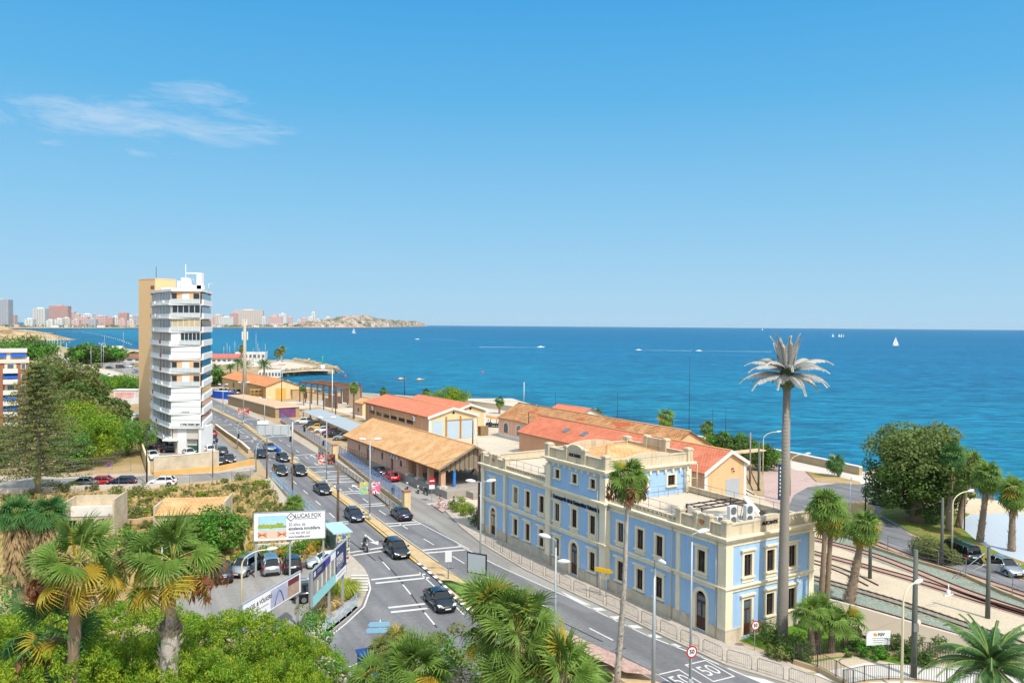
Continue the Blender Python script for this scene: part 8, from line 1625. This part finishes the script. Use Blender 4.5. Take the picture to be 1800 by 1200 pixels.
NAVY=M('print_navy','#27305e',.5,.05,1.);pic(t,'navy_panel',.0,w_*.34,z0+hh*.72,z1,NAVY);pic(t,'violet_panel',w_*.3,w_*.5,z0+hh*.78,z1,M('print_violet','#4a3f9c',.5));pic(t,'picture_terrace',0,w_*.66,z0+hh*.28,z0+hh*.78,M('print_terrace','#8a8478',.6,.35,1.2,col2='#c4bcae'),-.062);pic(t,'picture_pool',0,w_*.66,z0,z0+hh*.28,M('print_pool','#8fd0d0',.5,.12,1.5),-.062);pic(t,'navy_text_panel',w_*.66,w_,z0+hh*.22,z1,NAVY)
m=MB();[m.box(w_*(.12+.12*k),w_*(.15+.12*k),-.075,-.065,z0+hh*.3,z0+hh*(.62+.06*k))for k in range(5)];m.build('picture_columns',WHITEM,t)
tx('EN SAN JUAN',.5,w_*.68,z0+hh*.66,.012,WHITEM,.62);tx('DE ALICANTE',.5,w_*.68,z0+hh*.52,.012,WHITEM,.64);m=MB();[m.box(w_*.69,w_*(.92-.05*k),-.075,-.065,z0+hh*(.40-.07*k),z0+hh*(.425-.07*k))for k in range(3)];m.box(w_*.72,w_*.95,-.075,-.065,z0+hh*.1,z0+hh*.13);m.box(w_*.12,w_*.24,-.075,-.065,z0+hh*.9,z0+hh*.92);m.box(w_*.12,w_*.24,-.075,-.065,z0+hh*.84,z0+hh*.86);m.build('small_print',M('print_grey','#a8a8aa'),t)
m=MB();m.box(w_*.03,w_*.05,-.075,-.065,z0+hh*.8,z0+hh*.94);m.box(w_*.06,w_*.08,-.075,-.065,z0+hh*.8,z0+hh*.94);m.box(w_*.05,w_*.06,-.075,-.065,z0+hh*.86,z0+hh*.88);m.add([(w_*.7,-.07,z0+hh*.82),(w_*.76,-.07,z0+hh*.82),(w_*.73,-.07,z0+hh*.91)],[(0,1,2)]);m.build('logo',WHITEM,t)
pa=D(425,1140,58);pb=D(527,1110,66);zt=D(425,1056,58).z;zt2=D(527,1010,66).z
t,w_,z0,z1=billboard('slanting white estate billboard with a bridge picture above the pine',(pa.x,pa.y),(pb.x,pb.y),zt,zt2,D(425,1092,58).z,D(527,1048,66).z,(.01,.5,.99));hh=z1-z0
pic(t,'picture_sky',w_*.45,w_*.75,z0+hh*.06,z0+hh*.9,M('print_dusk','#8fa4c8',.6,.12,.6,col2='#d8c8cc'));pic(t,'picture_house',w_*.75,w_*.97,z0+hh*.06,z0+hh*.62,M('print_house','#b49a8a',.6,.25,1.2));pic(t,'picture_roof',w_*.76,w_*.97,z0+hh*.62,z0+hh*.9,M('print_maroon','#6a3440',.6,.15,1.))
m=MB();m.tube([(w_*(.52+.16*k/8),-.075,z0+hh*(.1+.62*math.sin(math.pi*k/8)))for k in range(9)],.05,5);m.build('picture_arch',M('print_slate','#5a6a8c',.6),t)
tx('ENGEL & VÖLKERS',.46,w_*.05,z0+hh*.66,.006,M('ink_dark','#3a3a3e',.6),.92);m=MB();m.box(w_*.2,w_*.42,-.075,-.065,z0+hh*.36,z0+hh*.41);m.build('small_print',M('print_grey','#a8a8aa'),t)
p=G(430,702);t=thing('telecom_mast','tall tubular telecom mast with antennas behind the road','mast',p);m=MB();m.tube([(0,0,0),(0,0,25.5)],[.75,.42],12);m.build('pole',M('mast_grey','#b3a894',.6,.15,.4),t);m=MB()
for k in range(3):a=k*2.09;m.box(math.cos(a)*.9-.18,math.cos(a)*.9+.18,math.sin(a)*.9-.15,math.sin(a)*.9+.15,19.5,22.2);m.box(math.cos(a)*.7-.1,math.cos(a)*.7+.1,math.sin(a)*.7-.1,math.sin(a)*.7+.1,24,26.3)
m.build('antenna',WHITEM,t)
def rocks(name,pts,wd,hgt,n,seed,mats):
 g=random.Random(seed);m=MB();L=resample(Gs(pts,-1.5),.5)
 for i in range(n):
  c=g.choice(L);x,y=c[0]+g.gauss(0,wd),c[1]+g.gauss(0,wd);r_=g.uniform(.6,1.5);z=-2.2+hgt*max(0,1-(math.hypot(x-c[0],y-c[1])/(wd*2.2))**2)
  V=[(x+r_*math.cos(a)*math.cos(e)*g.uniform(.7,1.2),y+r_*math.sin(a)*math.cos(e)*g.uniform(.7,1.2),z+r_*.75*math.sin(e))for e in(-.5,.5)for a in np.linspace(0,6.283,6)[:-1]]+[(x,y,z+r_*.8)]
  m.add(V,[(k,(k+1)%5,5+(k+1)%5,5+k)for k in range(5)]+[(5+k,5+(k+1)%5,10)for k in range(5)],g.randrange(2))
 return setp(m.build(name,mats),kind='stuff')
RK=[M('boulder_tan','#a89274',.95,.2,.3),M('boulder_grey','#8a8272',.95,.2,.3)]
setp(rocks('breakwater_rocks',[(478,656),(492,659),(530,656),(545,654),(588,653),(560,645),(540,641),(520,637)],2.2,3.0,620,3,RK),'boulders of the marina breakwater','rocks')
setp(rocks('shore_rocks',[(500,678),(516,686),(530,692),(560,694)],1.8,2.5,160,4,RK),'dark boulders on the shore behind the far warehouse','rocks')
setp(rocks('wall_foot_rocks',[(1530,842),(1580,852),(1640,864),(1700,876)],1.2,1.6,120,6,RK),'boulders along the shore behind the ficus','rocks')
sheet('breakwater_quay',[Gs([(474,652),(490,656),(545,652),(585,652),(560,646),(530,640),(505,636),(478,638)],0)],M('quay','#c4b8a4',.9,.08,.2),.1)
mb=MB();mb.prism(Gs([(476,655),(490,658),(545,654),(588,653),(560,645),(535,638),(505,634),(476,636)],-1),-4,.05);setp(mb.build('breakwater',M('quay_wall','#a8987e',.9,.1,.3)),kind='structure')
p=G(567,649.5);t=thing('harbour_light','small white harbour light with green mast on the breakwater tip','beacon',p);m=MB();m.tube([(0,0,0),(0,0,2.6)],[1.5,1.1],10);m.build('base',WHITER,t);m=MB();m.tube([(0,0,2.6),(0,0,7.5)],.28,8);m.build('mast',M('beacon_green','#3aa46a',.6),t)
for(px,py,w_,d_,h,roof,lb,nm)in((385,638,22,10,3.2,'red','white marina clubhouse with red roof','clubhouse'),(440,632,20,8,5.,None,'white boxy harbour building','harbour_building'),(474,664,10,6,3.4,None,'white marina pavilion by the water','harbour_building'),(171,616,36,12,1.5,'flat','long beach building with a pale curved roof','beach_building'),(228,636,34,12,2.6,'brown','low beach bar with brown roof at the far car park','beach_bar'),(238,622,26,8,2.2,None,'white sheds along the far beach','beach_shed')):
 p=G(px,py);t=thing(nm,lb,'building',p,.15);m=MB();m.box(-w_/2,w_/2,0,d_,0,h);m.build('wall',WHITER,t)
 if roof:m=MB();m.loft([[(-w_/2-1,-1,h),(-w_/2-1,d_/2,h+2.4),(-w_/2-1,d_+1,h)],[(w_/2+1,-1,h),(w_/2+1,d_/2,h+2.4),(w_/2+1,d_+1,h)]]);m.build('roof',{'red':M('club_red','#b4645a',.8),'flat':M('pale_shell','#d8cdbd',.8),'brown':M('bar_brown','#8a5c48',.9)}[roof],t)
 m=MB();[m.box(x-w_/24,x+w_/24,-.06,0,h*.25,h*.7)for x in np.linspace(-w_*.42,w_*.42,7)];m.build('windows',GL2,t)
def boat(label,px,py,L,kind='yacht',rz=0.,z=-2.,sail=False,col=None,group=None,wake=0):
 p=G(px,py,z);t=thing('sailing_boat' if kind=='yacht' else 'motor_boat',label,'boat',p,rz,group);m=MB();rings=[]
 for f,w_,zk in((-.5,.75,.35),(-.3,.95,.1),(0,1,0),(.3,.7,.1),(.5,.05,.4)):x=f*L;hw=w_*L*.14;h=L*(.10+.03*max(0,f));rings.append([(x,0,zk*.3-.1),(x,-hw*.8,h*.3),(x,-hw,h),(x,hw,h),(x,hw*.8,h*.3)])
 m.loft(rings,0,True,True);m.build('hull',col or WHITEM,t);m=MB();m.loft([[(-L*.25,-L*.07,L*.1),(-L*.25,L*.07,L*.1),(-L*.22,L*.055,L*.2),(-L*.22,-L*.055,L*.2)],[(L*.18,-L*.06,L*.1),(L*.18,L*.06,L*.1),(L*.08,L*.045,L*.19),(L*.08,-L*.045,L*.19)]]);m.build('cabin',WHITER if kind!='yacht' else WHITEM,t)
 if kind=='yacht':
  m=MB();m.tube([(L*.05,0,L*.1),(L*.05,0,L*1.25)],L*.012,5);m.tube([(L*.05,0,L*.22),(-L*.4,0,L*.22)],L*.01,5);m.build('mast',GALV,t)
  if sail:m=MB();m.add([(L*.03,.02,L*.25),(-L*.38,.1,L*.25),(L*.03,.02,L*1.2),(L*.03,-.06,L*.25),(-L*.38,.02,L*.25),(L*.03,-.06,L*1.2)],[(0,1,2),(5,4,3)]);m.add([(L*.48,0,L*.15),(L*.08,.1,L*.2),(L*.06,0,L*1.1),(L*.48,-.06,L*.15),(L*.08,.04,L*.2),(L*.06,-.06,L*1.1)],[(0,1,2),(5,4,3)]);m.build('sail',M('sail_cloth','#dedad0',.8,.05),t)
 if wake:m=MB();m.poly([(-L*.4,-L*.1,.06),(-wake,-L*.28,.04),(-wake,L*.28,.04),(-L*.4,L*.1,.06)][::-1]);m.poly([(L*.4,-L*.12,.07),(L*.4,L*.12,.07),(-L*.6,L*.3,.07),(-L*.6,-L*.3,.07)]);m.build('wake',M('foam','#e8eef0',.9,.05,1.),t)
 return t
boat('white sailing yacht with raised sails far out at the right',1574,608,11.5,'yacht',.2,sail=True)
boat('sailing boat with a tan sail near the headland',622,586,13,'yacht',2.8,sail=True)
boat('speed boat with a white wake in front of the headland',733,596.5,8,'motor',math.pi,wake=70)
boat('speed boat with a long wake in the middle of the sea',951,610.5,9,'motor',.1,wake=75)
boat('motor boat wake right of the middle speed boat',1122,615.5,7,'motor',math.pi,wake=60);boat('motor boat with long wake left of the palm mast',1228,617,7,'motor',math.pi,wake=80)
boat('tiny sailing boat on the horizon left of the far group',1340,580.5,14,'yacht',.5,sail=True)
for i,(px,py)in enumerate(((1464,592),(1475,592),(1479,592.3),(1483,592))):boat('small white sailing boat, %s of the four near the horizon'%['leftmost','second from left','third from left','rightmost'][i],px,py,8,'yacht',.3*i,sail=True,group='small boats near the horizon')
ks='kayakers and buoys off the halls'
for px,py,lb,c in((705,667,'small orange kayak left of its twin off the red roofed hall','#d87a3a'),(738,668,'small orange kayak right of its twin off the red roofed hall','#d8a05a')):boat(lb,px,py,4.5,'motor',.4,col=M('kayak_'+c[1:],c,.5),group=ks)
for px,py,c,lb,r_ in((848,655,'#d83a6a','pink buoy in front of the middle speed boat',.8),(543,632,'#e0b43a','yellow buoy off the breakwater',1.1),(607,662,'#d84a4a','small red buoy right of the breakwater tip',.6)):
 p=G(px,py,-2);m=MB();m.tube([(0,0,-.3),(0,0,.1),(0,0,.7),(0,0,1.1)],[r_*.6,r_,r_*.7,.1],10);o=m.build('buoy',M('buoy_'+c[1:],c,.5));place(o,p);setp(o,lb,'buoy')
g=random.Random(21);proto=None
for i,(px,py)in enumerate(((392,641),(398,636),(405,640),(412,634),(420,641),(446,641),(454,645),(462,642),(470,646),(438,645),(452,637),(466,637))):
 lb='moored white yacht at the marina, %s'%['beside the red clubhouse','behind the red clubhouse end','left of the telecom mast','far left of the telecom mast','directly left of the mast foot','right of the telecom mast','in the middle of the quay','behind the palm nearest the sea','nearest the breakwater root','in front of the white harbour box','at the back of the quay','last before the breakwater palms'][i]
 if proto is None:proto=boat(lb,px,py,9,'yacht',.5,z=-.6,group='yachts in the marina')
 else:p=G(px,py,-.6);dup(proto,p,g.uniform(0,6),lb,g.uniform(.8,1.25))
boat('red boat moored at the breakwater',484,645,11,'motor',.1,z=-.8,col=M('boat_red','#b8323c',.5),group='boats at the breakwater');boat('white motor boat moored at the breakwater',500,649,10,'motor',.1,z=-1.8,group='boats at the breakwater');boat('upturned white boat on the breakwater',492,640,8,'motor',.6,z=.1,group='boats at the breakwater')
m=MB();g=random.Random(4)
for i in range(30):
 f=i/29;px=118+112*f;py=582.5+23*f**2.0+g.uniform(-.6,.6);p=G(px,py,-2);r_=g.uniform(.5,.9);m.tube([(p.x,p.y,-2.2),(p.x,p.y,-1.4),(p.x,p.y,-.8)],[r_,r_,r_*.3],6)
setp(m.build('buoy_line',WHITER),'line of white swimming buoys curving across the bay','buoys',kind='stuff')
p=G(1668,1046);t=thing('switch_lever','white railway switch lever lying between the rusty rails','lever',p,.4);m=MB();m.box(-.6,.7,-.08,.08,0,.12);m.tube([(0,0,.1),(-.1,0,1.1)],.05,5);m.disc((-.1,-.1,.35),(0,1,0),.22,.12,10);m.build('lever',WHITEM,t)
for px,py,lb in((1612,1180,'round sign on the pole at the platform edge'),):round_sign('small '+lb,px,py,3.6,.3,'',ring='#d89a3a')
m=MB();b_=G(1333,862);t=thing('canopy_frame','pale flat canopy behind the peach gable','canopy',G(1322,842),RZ);m.box(-5,2.2,-.9,.9,4.6,4.8);m.build('roof',M('canopy_tan','#cdb08c',.8),t);m=MB();[m.box(x-.08,x+.08,-.08,.08,0,4.6)for x in(-4.5,1.8)];m.build('post',GALV,t)
def cable(label,a,b,sag,r_=.018):
 a,b=Vector(a),Vector(b);o=thing('cable',label,'cable',a);m=MB();m.tube([tuple((b-a)*f-Vector((0,0,sag*4*f*(1-f))))for f in np.linspace(0,1,13)],r_,4);m.build('wire',DARKM,o)
def top(px,py,z):p=G(px,py);return(p.x,p.y,z)
cable('cable from the wooden pole across the road to the pole at the station corner',top(594,946,8.3),top(842,932,9.7),.9);cable('cable from the wooden pole along the kerb to the thin pole behind the palm',top(594,946,8.0),top(514,871,6.2),.6);cable('cable from the station corner pole over the ochre roof to the yard post',top(842,932,9.5),top(831,780,5),.5);cable('catenary wire from the pole at the platform edge to the right gravel pole',top(1606,1190,8.6),top(1736,1086,5.8),.3);cable('catenary wire between the thick palm pole and the bush pole',top(1529,1016,6.4),top(1655,994,6.9),.3)
